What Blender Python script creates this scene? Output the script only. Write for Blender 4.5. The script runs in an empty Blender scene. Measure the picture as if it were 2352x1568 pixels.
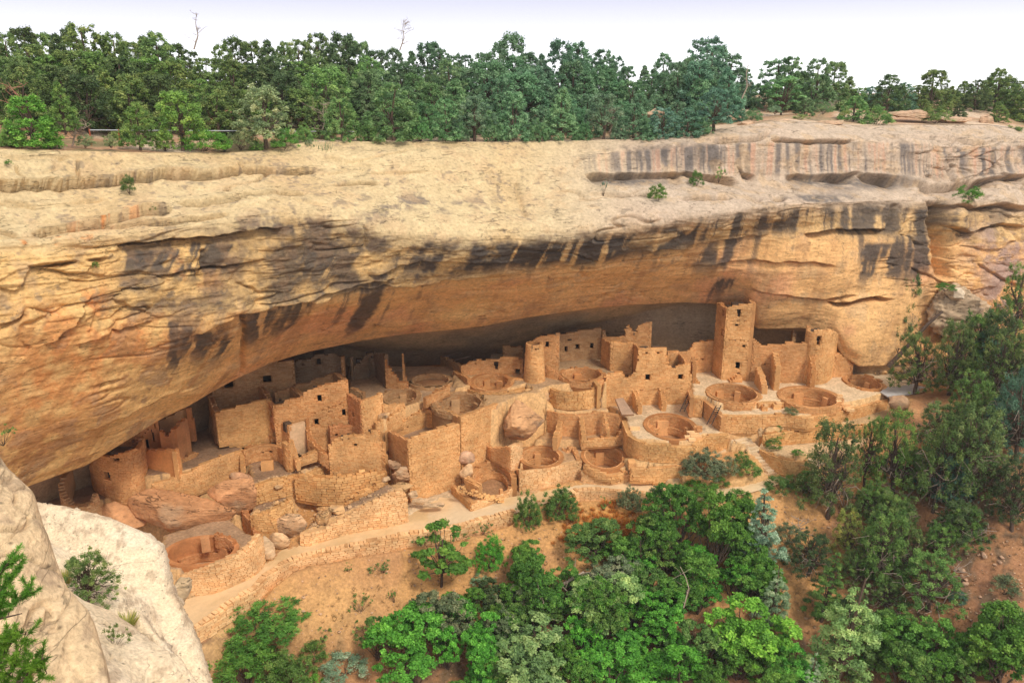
import bpy, math, random
import numpy as np
from mathutils import Vector, Matrix

# ---------------------------------------------------------------- camera, sky, sun, exposure
scene = bpy.context.scene
C = scene.collection
IW, IH, FOC = 2352.0, 1568.0, 1850.0          # photograph frame and focal length in the same units
CXP, CYP = IW / 2, IH / 2
PITCH = math.radians(17.4)
CP, SP = math.cos(PITCH), math.sin(PITCH)
EZ = 45.0                                      # height of the eye above the canyon path datum
cam_d = bpy.data.cameras.new("camera")
cam_d.sensor_width = 36.0
cam_d.lens = 36.0 * FOC / IW
cam_d.clip_start = 0.5
cam_d.clip_end = 6000
cam = bpy.data.objects.new("camera", cam_d)
cam.location = (0, 0, EZ)
cam.rotation_euler = (math.pi / 2 - PITCH, 0, 0)
C.objects.link(cam)
scene.camera = cam

SUN_EL, SUN_AZ = 49.0, 143.0                   # azimuth clockwise from +Y
world = bpy.data.worlds.new("World")
scene.world = world
world.use_nodes = True
wn, wl = world.node_tree.nodes, world.node_tree.links
bg = wn["Background"]
sky = wn.new("ShaderNodeTexSky")
sky.sky_type = 'NISHITA'
sky.sun_disc = False
sky.sun_elevation = math.radians(SUN_EL)
sky.sun_rotation = math.radians(SUN_AZ)
sky.dust_density = 3.0
tc = wn.new("ShaderNodeTexCoord")
sep = wn.new("ShaderNodeSeparateXYZ")
wl.new(tc.outputs["Generated"], sep.inputs[0])
ramp = wn.new("ShaderNodeValToRGB")            # thin overcast: white low down, faintly lavender higher up
ramp.color_ramp.elements[0].position = 0.0
ramp.color_ramp.elements[0].color = (0.30, 0.25, 0.18, 1)
ramp.color_ramp.elements[1].position = 1.0
ramp.color_ramp.elements[1].color = (0.58, 0.575, 0.60, 1)
for p_, c_ in ((0.48, (0.42, 0.37, 0.30)), (0.5, (1, 1, 1)), (0.516, (0.95, 0.95, 0.98)), (0.530, (0.58, 0.58, 0.65)), (0.5475, (0.44, 0.44, 0.53)), (0.62, (0.52, 0.515, 0.54))):
    e = ramp.color_ramp.elements.new(p_); e.color = (*c_, 1)
zmap = wn.new("ShaderNodeMapRange")
for i_, v_ in zip((1, 2, 3, 4), (-1, 1, 0, 1)): zmap.inputs[i_].default_value = v_
wl.new(sep.outputs["Z"], zmap.inputs[0]); wl.new(zmap.outputs[0], ramp.inputs[0])
mul = wn.new("ShaderNodeVectorMath"); mul.operation = 'SCALE'
mul.inputs["Scale"].default_value = 8.8
wl.new(ramp.outputs[0], mul.inputs[0])
mx = wn.new("ShaderNodeMix"); mx.data_type = 'RGBA'
mx.inputs[0].default_value = 0.96
wl.new(sky.outputs[0], mx.inputs[6])
wl.new(mul.outputs[0], mx.inputs[7])
wl.new(mx.outputs[2], bg.inputs[0])
bg.inputs[1].default_value = 0.12

sd = bpy.data.lights.new("sun", 'SUN')
sd.energy = 1.5
sd.angle = math.radians(13)
sd.color = (1.0, 0.93, 0.80)
sun = bpy.data.objects.new("sun", sd)
az, el = math.radians(SUN_AZ), math.radians(SUN_EL)
sdir = Vector((math.sin(az) * math.cos(el), math.cos(az) * math.cos(el), math.sin(el)))
sun.rotation_euler = sdir.to_track_quat('Z', 'Y').to_euler()
sun.location = (0, 0, 80)
C.objects.link(sun)
scene.view_settings.view_transform = 'Standard'
scene.view_settings.look = 'None'
scene.view_settings.gamma = 1.0
scene.view_settings.use_curve_mapping = False
scene.view_settings.exposure = 0.86
scene.cycles.max_bounces = 5
scene.cycles.diffuse_bounces = 4
scene.cycles.transmission_bounces = 2
scene.cycles.use_adaptive_sampling = True

rng = np.random.default_rng(7)
random.seed(7)

# ---------------------------------------------------------------- geometry of the view -> metres
def fwd(y): return FOC * CP - (np.asarray(y, float) - CYP) * SP
def down(y): return (np.asarray(y, float) - CYP) * CP + FOC * SP
def ratio(y): return down(y) / fwd(y)
def P_Y(x, y, Y):
    """point seen at (x, y) that stands Y metres ahead"""
    x = np.asarray(x, float); Y = np.asarray(Y, float)
    return np.stack(np.broadcast_arrays((x - CXP) / fwd(y) * Y, Y, EZ - ratio(y) * Y), -1)
def P_H(x, y, H):
    """point seen at (x, y) that lies H metres below the eye"""
    return P_Y(x, y, np.asarray(H, float) / ratio(y))
def proj(P):
    P = np.asarray(P, float)
    X, Y, D = P[..., 0], P[..., 1], EZ - P[..., 2]
    dep = Y * CP + D * SP
    return CXP + FOC * X / dep, CYP + FOC * (D * CP - Y * SP) / dep
REG = {1: (91.9, 826.9), 2: (459.4, 753.4), 3: (826.9, 716.7), 4: (1194.4, 679.9), 5: (1561.9, 679.9),
       6: (349.1, 1010.7), 7: (1010.7, 918.8), 8: (1488.4, 918.8)}
def RX(k, x): return x if k == 0 else REG[k][0] + np.asarray(x, float) * 0.2519
def RY(k, y): return y if k == 0 else REG[k][1] + np.asarray(y, float) * 0.2519

# ---------------------------------------------------------------- noise
def _h(ix, iy, iz, seed):
    h = (ix.astype(np.uint32) * np.uint32(374761393)) ^ (iy.astype(np.uint32) * np.uint32(668265263)) ^ \
        (iz.astype(np.uint32) * np.uint32(2147483647)) ^ np.uint32((seed * 1274126177) & 0xffffffff)
    h = (h ^ (h >> np.uint32(13))) * np.uint32(1274126177)
    h = (h ^ (h >> np.uint32(15))) * np.uint32(2246822519)
    h = h ^ (h >> np.uint32(16))
    return (h & np.uint32(0xffffff)).astype(np.float32) / np.float32(0xffffff)
def vn(x, y, z, seed=0):
    x, y, z = [np.asarray(a, np.float64) for a in np.broadcast_arrays(x, y, z)]
    fx, fy, fz = np.floor(x), np.floor(y), np.floor(z)
    ix, iy, iz = fx.astype(np.int64), fy.astype(np.int64), fz.astype(np.int64)
    tx, ty, tz = x - fx, y - fy, z - fz
    tx, ty, tz = [t * t * (3 - 2 * t) for t in (tx, ty, tz)]
    def c(a, b, d): return _h(ix + a, iy + b, iz + d, seed)
    x0 = c(0, 0, 0) * (1 - tx) + c(1, 0, 0) * tx
    x1 = c(0, 1, 0) * (1 - tx) + c(1, 1, 0) * tx
    x2 = c(0, 0, 1) * (1 - tx) + c(1, 0, 1) * tx
    x3 = c(0, 1, 1) * (1 - tx) + c(1, 1, 1) * tx
    a = x0 * (1 - ty) + x1 * ty
    b = x2 * (1 - ty) + x3 * ty
    return (a * (1 - tz) + b * tz) * 2 - 1
def fbm(P, sc, octv=4, seed=0, gain=0.5, an=(1, 1, 1)):
    v = 0; a = 1; s = 1.0 / sc
    for o in range(octv):
        v = v + a * vn(P[..., 0] * s * an[0] + 17.3 * o, P[..., 1] * s * an[1] - 9.1 * o, P[..., 2] * s * an[2] + 3.7 * o, seed + o)
        a *= gain; s *= 2.03
    return v
def worley(P, sc, seed=0, an=(1, 1, 1)):
    q = P / sc * np.array(an)
    f = np.floor(q).astype(np.int64)
    d1 = np.full(q.shape[:-1], 9.0); d2 = d1.copy(); idv = np.zeros(q.shape[:-1])
    for i in (-1, 0, 1):
        for j in (-1, 0, 1):
            for k in (-1, 0, 1):
                a, b, c = f[..., 0] + i, f[..., 1] + j, f[..., 2] + k
                px = a + _h(a, b, c, seed + 1); py = b + _h(a, b, c, seed + 2); pz = c + _h(a, b, c, seed + 3)
                d = np.sqrt((q[..., 0] - px) ** 2 + (q[..., 1] - py) ** 2 + (q[..., 2] - pz) ** 2)
                idn = _h(a, b, c, seed + 4)
                m = d < d1
                d2 = np.where(m, d1, np.minimum(d2, d))
                idv = np.where(m, idn, idv)
                d1 = np.where(m, d, d1)
    return d1, d2, idv
def sst(a, b, x):
    t = np.clip((x - a) / (b - a), 0, 1)
    return t * t * (3 - 2 * t)
def mix3(c0, c1, t):
    return c0 + (np.asarray(c1) - c0) * t[..., None]

# ---------------------------------------------------------------- mesh helpers
def mesh_np(name, V, Fq, col=None, smooth=False, mat=None, facecol=None):
    V = np.asarray(V, np.float32).reshape(-1, 3); Fq = np.asarray(Fq, np.int32)
    me = bpy.data.meshes.new(name)
    n = Fq.shape[1]
    me.vertices.add(len(V)); me.vertices.foreach_set("co", V.ravel())
    me.loops.add(Fq.size); me.loops.foreach_set("vertex_index", Fq.ravel())
    me.polygons.add(len(Fq)); me.polygons.foreach_set("loop_start", np.arange(0, Fq.size, n, dtype=np.int32))
    me.polygons.foreach_set("use_smooth", np.full(len(Fq), smooth))
    if col is not None:
        at = me.attributes.new("Col", 'FLOAT_COLOR', 'POINT')
        cc = np.ones((len(V), 4), np.float32); cc[:, :3] = col.reshape(-1, 3)
        at.data.foreach_set("color", cc.ravel())
    if facecol is not None:
        at = me.attributes.new("vary", 'FLOAT', 'FACE')
        at.data.foreach_set("value", np.asarray(facecol, np.float32).ravel())
    if mat: me.materials.append(mat)
    me.update(calc_edges=True)
    return me
def grid_faces(nu, nv):
    a = np.arange(nu * nv).reshape(nu, nv)
    return np.stack([a[:-1, :-1], a[1:, :-1], a[1:, 1:], a[:-1, 1:]], -1).reshape(-1, 4)
def link(name, me, parent=None, loc=None, **props):
    o = bpy.data.objects.new(name, me)
    C.objects.link(o)
    if parent is not None:
        o.parent = parent
    if loc is not None: o.location = loc
    for k, v in props.items(): o[k] = v
    return o
def thing(name, label, cat, loc=(0, 0, 0), group=None):
    o = bpy.data.objects.new(name, None); C.objects.link(o)
    o.location = loc; o.empty_display_size = 0.3
    o["label"] = label; o["category"] = cat
    if group: o["group"] = group
    return o
def setp(o, label=None, cat=None, group=None, kind=None):
    if label: o["label"] = label
    if cat: o["category"] = cat
    if group: o["group"] = group
    if kind: o["kind"] = kind
    return o

# ---------------------------------------------------------------- materials
def nodes_of(name, rough=0.9):
    m = bpy.data.materials.new(name); m.use_nodes = True
    nt = m.node_tree; b = nt.nodes["Principled BSDF"]
    b.inputs["Roughness"].default_value = rough
    b.inputs["Specular IOR Level"].default_value = 0.15
    return m, nt, b
def N(nt, kind, **kw):
    n = nt.nodes.new(kind)
    for k, v in kw.items(): setattr(n, k, v)
    return n
def noise_node(nt, scale, detail=6, rough=0.6, coord=None, vec=None):
    n = N(nt, "ShaderNodeTexNoise"); n.inputs["Scale"].default_value = scale
    n.inputs["Detail"].default_value = detail; n.inputs["Roughness"].default_value = rough
    if vec is None:
        g = N(nt, "ShaderNodeNewGeometry"); vec = g.outputs["Position"]
    nt.links.new(vec, n.inputs["Vector"])
    return n
def mapr(nt, sock, a, b, c, d):
    n = N(nt, "ShaderNodeMapRange")
    for i, v in zip((1, 2, 3, 4), (a, b, c, d)): n.inputs[i].default_value = v
    nt.links.new(sock, n.inputs[0]); return n.outputs[0]
def mulc(nt, csock, fsock):
    n = N(nt, "ShaderNodeVectorMath"); n.operation = 'SCALE'
    nt.links.new(csock, n.inputs[0]); nt.links.new(fsock, n.inputs["Scale"])
    return n.outputs[0]
def rock_mat(name, fine=3.0, contrast=0.35, bump=0.25, pits=0.0, stretch=(1, 1, 1), bdist=0.12, seams=0.0):
    m, nt, b = nodes_of(name)
    L = nt.links
    at = N(nt, "ShaderNodeAttribute"); at.attribute_name = "Col"
    g = N(nt, "ShaderNodeNewGeometry")
    mp = N(nt, "ShaderNodeMapping"); mp.inputs["Scale"].default_value = stretch
    L.new(g.outputs["Position"], mp.inputs["Vector"])
    n1 = noise_node(nt, fine, 8, 0.65, vec=mp.outputs[0])
    n2 = noise_node(nt, fine * 0.23, 5, 0.6, vec=mp.outputs[0])
    f1 = mapr(nt, n1.outputs[0], 0.25, 0.75, 1 - contrast, 1 + contrast)
    f2 = mapr(nt, n2.outputs[0], 0.3, 0.7, 1 - contrast * 0.4, 1 + contrast * 0.4)
    c = mulc(nt, mulc(nt, at.outputs["Color"], f1), f2)
    h = n1.outputs[0]
    if pits:
        v = N(nt, "ShaderNodeTexVoronoi"); v.inputs["Scale"].default_value = 2.6
        L.new(g.outputs["Position"], v.inputs["Vector"])
        mk = mapr(nt, v.outputs["Distance"], 0.05, 0.17, 1 - pits, 1.0)
        c = mulc(nt, c, mk)
    if seams:        # short thin bedding seams
        m2 = N(nt, "ShaderNodeMapping"); m2.inputs["Scale"].default_value = (0.22, 0.22, 2.0); m2.inputs["Rotation"].default_value = (0.05, 0.06, 0)
        L.new(g.outputs["Position"], m2.inputs["Vector"])
        ns = noise_node(nt, 0.8, 4, 0.55, vec=m2.outputs[0])
        df = N(nt, "ShaderNodeMath"); df.operation = 'SUBTRACT'; df.inputs[1].default_value = 0.5; L.new(ns.outputs[0], df.inputs[0])
        ab = N(nt, "ShaderNodeMath"); ab.operation = 'ABSOLUTE'; L.new(df.outputs[0], ab.inputs[0])
        nm = noise_node(nt, 0.35, 3, 0.6)
        wd = mapr(nt, nm.outputs[0], 0.42, 0.65, 0.0, 0.011)
        dv = N(nt, "ShaderNodeMath"); dv.operation = 'DIVIDE'; L.new(ab.outputs[0], dv.inputs[0]); 
        wa = N(nt, "ShaderNodeMath"); wa.operation = 'ADD'; wa.inputs[1].default_value = 0.0004; L.new(wd, wa.inputs[0]); L.new(wa.outputs[0], dv.inputs[1])
        sm_n = mapr(nt, dv.outputs[0], 0.3, 1.0, 1 - seams, 1.0)
        c = mulc(nt, c, sm_n)
        ad = N(nt, "ShaderNodeMath"); ad.operation = 'ADD'; L.new(h, ad.inputs[0]); L.new(sm_n, ad.inputs[1]); h = ad.outputs[0]
    L.new(c, b.inputs["Base Color"])
    bp = N(nt, "ShaderNodeBump"); bp.inputs["Strength"].default_value = bump; bp.inputs["Distance"].default_value = bdist
    L.new(h, bp.inputs["Height"]); L.new(bp.outputs[0], b.inputs["Normal"])
    return m
M = {}
M['cliff'] = rock_mat("sandstone_cliff", 3.2, 0.30, 0.7, 0.5, (1, 1, 1.25), 0.14, seams=0.5)
M['fore'] = rock_mat("pale_sandstone", 9.0, 0.32, 0.9, 0.6, (1, 1, 1.4), 0.09, seams=0.3)
M['soil'] = rock_mat("soil", 4.0, 0.38, 0.7, 0.0, (1, 1, 1), 0.10)
M['sand'] = rock_mat("trodden_sand", 2.0, 0.10, 0.25, 0.0)
M['boulder'] = rock_mat("boulder_stone", 2.4, 0.30, 0.9, 0.3, (0.8, 0.8, 1.4), 0.16, seams=0.6)
def stone_mat(name, rnd=(0.72, 1.18), fine=6.0, bump=0.5):
    m, nt, b = nodes_of(name); L = nt.links
    oi = N(nt, "ShaderNodeObjectInfo"); g = N(nt, "ShaderNodeNewGeometry")
    ad = N(nt, "ShaderNodeMath"); ad.operation = 'ADD'
    L.new(oi.outputs["Random"], ad.inputs[0]); L.new(g.outputs["Random Per Island"], ad.inputs[1])
    fr = N(nt, "ShaderNodeMath"); fr.operation = 'FRACT'; L.new(ad.outputs[0], fr.inputs[0])
    rp = N(nt, "ShaderNodeValToRGB")
    rp.color_ramp.elements[0].color = (0.92, 0.80, 0.70, 1); rp.color_ramp.elements[1].color = (1.12, 1.12, 1.10, 1)
    e = rp.color_ramp.elements.new(0.45); e.color = (0.99, 0.97, 0.93, 1)
    e = rp.color_ramp.elements.new(0.93); e.color = (1.08, 1.10, 1.10, 1)
    L.new(fr.outputs[0], rp.inputs[0])
    mm = N(nt, "ShaderNodeVectorMath"); mm.operation = 'MULTIPLY'
    L.new(rp.outputs[0], mm.inputs[0]); L.new(oi.outputs["Color"], mm.inputs[1])
    n1 = noise_node(nt, fine, 5, 0.65); n2 = noise_node(nt, 0.45, 4, 0.6)
    c = mulc(nt, mm.outputs[0], mapr(nt, n1.outputs[0], 0.3, 0.7, 0.86, 1.12))
    c = mulc(nt, c, mapr(nt, n2.outputs[0], 0.3, 0.7, 0.72, 1.18))
    L.new(c, b.inputs["Base Color"])
    bp = N(nt, "ShaderNodeBump"); bp.inputs["Strength"].default_value = bump; bp.inputs["Distance"].default_value = 0.05
    L.new(n1.outputs[0], bp.inputs["Height"]); L.new(bp.outputs[0], b.inputs["Normal"])
    return m
M['stone'] = stone_mat("masonry_stone")
M['mortar'] = stone_mat("mud_mortar", fine=4.0, bump=0.4)
def plain_mat(name, col, rough=0.85, var=0.2, sc=5.0):
    m, nt, b = nodes_of(name, rough)
    n1 = noise_node(nt, sc, 4, 0.6)
    rgb = N(nt, "ShaderNodeRGB"); rgb.outputs[0].default_value = (*col, 1)
    c = mulc(nt, rgb.outputs[0], mapr(nt, n1.outputs[0], 0.3, 0.7, 1 - var, 1 + var))
    nt.links.new(c, b.inputs["Base Color"])
    return m
M['wood_dark'] = plain_mat("weathered_dark_wood", (0.06, 0.04, 0.03))
M['bark'] = plain_mat("bark", (0.11, 0.075, 0.055), var=0.4, sc=9)
M['deadwood'] = plain_mat("grey_dead_wood", (0.36, 0.28, 0.22), var=0.35, sc=8)
M['redwood'] = plain_mat("reddish_snag_wood", (0.36, 0.17, 0.12), var=0.35, sc=8)
M['metal'] = plain_mat("galvanised_rail", (0.45, 0.47, 0.50), 0.5, 0.1)
M['redpost'] = plain_mat("rusty_post", (0.38, 0.10, 0.05))
M['white'] = plain_mat("white_panel", (0.72, 0.74, 0.80), 0.6, 0.08)
# ---------------------------------------------------------------- CLIFF
def itp(tab, xs, k, sm=0):
    t = np.array(tab, float)
    v = np.interp(xs, t[:, 0], t[:, k])
    if sm:
        r = np.arange(-3 * sm, 3 * sm + 1); w = np.exp(-r ** 2 / (2.0 * sm * sm)); w /= w.sum()
        v = np.convolve(np.pad(v, 3 * sm, mode='edge'), w, 'valid')
    return v
def pchip(xk, yk, x):
    h = np.diff(xk); d = np.diff(yk) / h
    m = np.zeros(len(xk)); m[0] = d[0]; m[-1] = d[-1]
    for i in range(1, len(xk) - 1):
        m[i] = 0 if d[i - 1] * d[i] <= 0 else 2 * d[i - 1] * d[i] / (d[i - 1] + d[i])
    i = np.clip(np.searchsorted(xk, x) - 1, 0, len(xk) - 2)
    t = (x - xk[i]) / h[i]
    return (2*t**3-3*t**2+1)*yk[i] + (t**3-2*t**2+t)*h[i]*m[i] + (-2*t**3+3*t**2)*yk[i+1] + (t**3-t**2)*h[i]*m[i+1]
ROWS = [
 [(-300,345,52),(0,341,60),(125,345,62.5),(210,346,64.5),(340,350,68),(520,351,72.5),(620,345,75.5),(700,326,79),(850,325,82),(1176,327,87),(1376,322,90),(1600,315,92.5),(1691,290,96),(1800,276,99),(1976,290,102),(2050,287,104),(2276,286,110),(2352,300,112),(2650,300,120)],
 [(-300,395,50),(0,382,58),(500,377,70.3),(740,357,77),(1000,365,81.5),(1176,370,84),(1341,350,87.5),(1566,335,89.6),(1700,324,91.2),(1816,322,93.6),(1976,324,96.6),(2126,330,98.6),(2352,338,103.5),(2650,345,112)],
 [(-300,450,48.5),(0,440,56.3),(500,420,68),(740,402,74.2),(1000,430,78.5),(1176,440,80.5),(1341,405,85.5),(1566,400,88.5),(1816,402,92.5),(1976,398,95.5),(2126,410,97.5),(2352,410,102),(2650,415,110)],
 [(-300,565,45.5),(0,550,52.5),(300,545,58),(550,507,63.5),(740,502,67),(900,545,70),(1050,560,72),(1176,545,74.5),(1376,535,77.5),(1526,510,80),(1691,485,82.8),(1876,467,86.5),(2100,460,92),(2200,470,94),(2352,470,98),(2650,480,106)],
 [(-300,760,45),(0,740,51),(200,720,55),(350,720,58.5),(500,715,62),(600,700,65),(740,690,68),(900,660,71.8),(1000,645,73.8),(1176,618,77),(1426,585,81),(1566,566,83.5),(1750,536,86.5),(1876,531,88),(2026,540,90),(2150,545,92.5),(2352,560,97),(2650,570,105)],
 [(-300,980,46),(0,930,52),(200,900,56.3),(350,860,60.7),(500,810,65),(600,775,69),(740,745,73),(900,715,77.2),(1000,700,79.4),(1176,675,82.3),(1426,645,85.4),(1566,632,86.8),(1750,630,88),(1876,640,88.8),(2026,660,90.5),(2150,680,93),(2352,680,97),(2650,690,105)],
 [(-300,1300,48),(0,1150,54.5),(65,1115,56.5),(200,1067,60),(300,1005,62.5),(375,960,65),(435,930,67),(500,890,69.5),(560,860,72),(620,833,74.5),(711,807,77.5),(812,786,80.5),(928,766,83),(1047,755,85),(1104,749,86),(1200,730,87.5),(1345,710,89),(1446,700,90),(1577,693,91),(1656,697,91.5),(1712,702,91.5),(1738,752,90.5),(1850,754,90),(1918,764,88.7),(1934,808,88.7),(1975,838,88),(2100,840,89.5),(2200,820,92.5),(2352,800,97),(2650,800,105)],
]
cxs = np.arange(-300, 2651, 2.8)
NX = len(cxs)
SM = [6, 5, 5, 5, 6, 7, 1]
RYs = np.array([itp(r, cxs, 1, s) for r, s in zip(ROWS, SM)])
RDs = np.array([itp(r, cxs, 2, 8 if i < 6 else 3) for i, r in enumerate(ROWS)])
NV, NI = 340, 36
yy = np.zeros((NX, NV)); DD = np.zeros((NX, NV))
tv = np.linspace(0, 1, NV)
for i in range(NX):
    yk = np.maximum.accumulate(RYs[:, i] + np.arange(7) * 0.01)
    ys = yk[0] + (yk[-1] - yk[0]) * tv
    yy[i] = ys; DD[i] = pchip(yk, RDs[:, i], ys)
xx = np.repeat(cxs[:, None], NV, 1)
PC = P_Y(xx, yy, DD)
# inside of the alcove: ceiling runs back and down to the rear wall
lipX, lipY, lipZ = PC[:, -1, 0], PC[:, -1, 1], PC[:, -1, 2]
lipH = EZ - lipZ
EH = np.interp(cxs, [0, 300, 700, 827, 1003, 1154, 1280, 1383, 1470, 1560, 1650, 1740, 1850, 1930, 2000], [34, 31.5, 27.5, 30.6, 31.4, 31.6, 29.2, 27.9, 26.4, 25.2, 24.6, 28.0, 28.0, 32, 34])
EY = np.interp(cxs, [0, 300, 700, 827, 1003, 1154, 1280, 1383, 1470, 1560, 1650, 1740, 1850, 1930, 2000], [64, 73, 89, 94, 96, 97, 97, 97, 96, 95.5, 95, 94.5, 93, 91, 90])
FH = np.interp(cxs, [0, 700, 900, 1500, 2000], [40, 36, 34, 34, 35.5])
FY = EY + np.interp(cxs, [0, 700, 1300, 1500, 2000], [2, 2, 2.5, 1.0, 1.0])
ti = np.linspace(0, 1, NI + 1)[1:]
IN = np.zeros((NX, NI, 3))
az_l = lipX / lipY
for j, t in enumerate(ti):
    if t < 0.6:
        u = t / 0.6
        Y = lipY + (EY - lipY) * u; Hh = lipH + (EH - lipH) * (u ** 1.5)
    else:
        u = (t - 0.6) / 0.4
        Y = EY + (FY - EY) * u; Hh = EH + (FH - EH) * u
    IN[:, j, 0] = az_l * Y; IN[:, j, 1] = Y; IN[:, j, 2] = EZ - Hh
PC = np.concatenate([PC, IN], 1)
NVT = NV + NI
xx = np.repeat(cxs[:, None], NVT, 1)
yfull = np.concatenate([yy, np.repeat(yy[:, -1:], NI, 1)], 1)
inside = np.concatenate([np.zeros((NX, NV)), np.repeat(ti[None], NX, 0)], 1)
du = np.gradient(PC, axis=0); dv = np.gradient(PC, axis=1)
nrm = np.cross(dv, du); nrm /= np.linalg.norm(nrm, axis=-1, keepdims=True) + 1e-9
# smooth normals
for _ in range(4):
    nrm[1:-1, 1:-1] = (nrm[1:-1, 1:-1] + nrm[:-2, 1:-1] + nrm[2:, 1:-1] + nrm[1:-1, :-2] + nrm[1:-1, 2:]) / 5
nrm /= np.linalg.norm(nrm, axis=-1, keepdims=True) + 1e-9
if nrm[NX // 2, 100, 1] > 0: nrm = -nrm
yb = np.repeat(RYs[3][:, None], NVT, 1)   # brow line
yc = np.repeat(RYs[4][:, None], NVT, 1)   # foot of the dark band
ym = np.repeat(RYs[2][:, None], NVT, 1)
yl = np.repeat(RYs[6][:, None], NVT, 1)
outer = 1 - sst(0.0, 0.15, inside)
rough = 0.35 + 0.65 * sst(60, -60, yfull - yc) * 1.0
rough = np.where(xx < 620, np.maximum(rough, 0.9 - 0.78 * sst(0, 90, yfull - np.interp(xx, [-300, 0, 300, 620], [720, 720, 740, 680]))), rough)
disp = 0.55 * fbm(PC, 9.0, 2, 3) * rough
disp += 0.27 * fbm(PC, 3.6, 3, 11, 0.5, (0.45, 0.45, 1.4)) * rough
rd = 1 - np.abs(fbm(PC, 4.5, 3, 71, 0.5, (0.35, 0.35, 2.0)))
disp -= 0.42 * sst(0.93, 1.0, rd) * sst(-0.1, 0.4, fbm(PC, 9, 2, 73)) * outer * (0.3 + 0.7 * rough)
disp += 0.13 * fbm(PC, 0.9, 3, 23, 0.6, (0.5, 0.5, 1.7)) * rough * outer * (0.35 + 0.65 * sst(-20, 40, yfull - np.repeat(RYs[3][:, None], NVT, 1)))
# bedding: thin ledges following gently tilted strata
bed = PC[..., 2] + 0.06 * PC[..., 0] + 0.5 * fbm(PC, 7, 2, 31)
q = bed / 0.85
saw = (q - np.floor(q))
bm = sst(0.0, 0.5, fbm(PC, 6.0, 2, 41) + 0.15)
disp += -0.13 * (saw ** 3) * bm * (1 - 0.7 * sst(0, 60, yfull - np.repeat(RYs[4][:, None], NVT, 1))) * rough * outer * (0.35 + 0.65 * (xx < 640) + 0.5 * (xx > 2100))
# fractured blocks, left face and right end
wp = PC + np.stack([fbm(PC, 4, 3, 61), fbm(PC, 4, 3, 62), 0.5 * fbm(PC, 4, 3, 63)], -1) * 1.3
w1, w2, wid = worley(wp, 2.4, 5, (0.38, 0.38, 1.15))
blk = np.clip(sst(560, 250, xx) * sst(-40, 40, yfull - yb) * sst(60, -80, yfull - np.interp(xx, [-300, 0, 200, 560], [880, 860, 840, 700])) + sst(2060, 2160, xx) * 0.9, 0, 1)
blk = blk * (1 - 0.65 * sst(-10, 90, yfull - np.repeat(RYs[4][:, None], NVT, 1)) * (xx < 700))
disp += blk * outer * ((wid - 0.5) * 0.85 - 0.28 * np.exp(-((w2 - w1) / 0.07) ** 2) * sst(-0.3, 0.3, fbm(PC, 3, 2, 66)))
w3, w4, wid2 = worley(wp * 1.0 + 5, 1.1, 9, (0.4, 0.4, 1.3))
disp += blk * outer * (wid2 - 0.5) * 0.14
scal = worley(PC + 9, 5.5, 12, (0.7, 0.7, 1.0))
disp += 0.55 * sst(0.2, 0.9, scal[0]) * sst(-20, 60, yfull - yc) * outer * (0.4 + 0.6 * sst(1450, 1700, xx))
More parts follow.
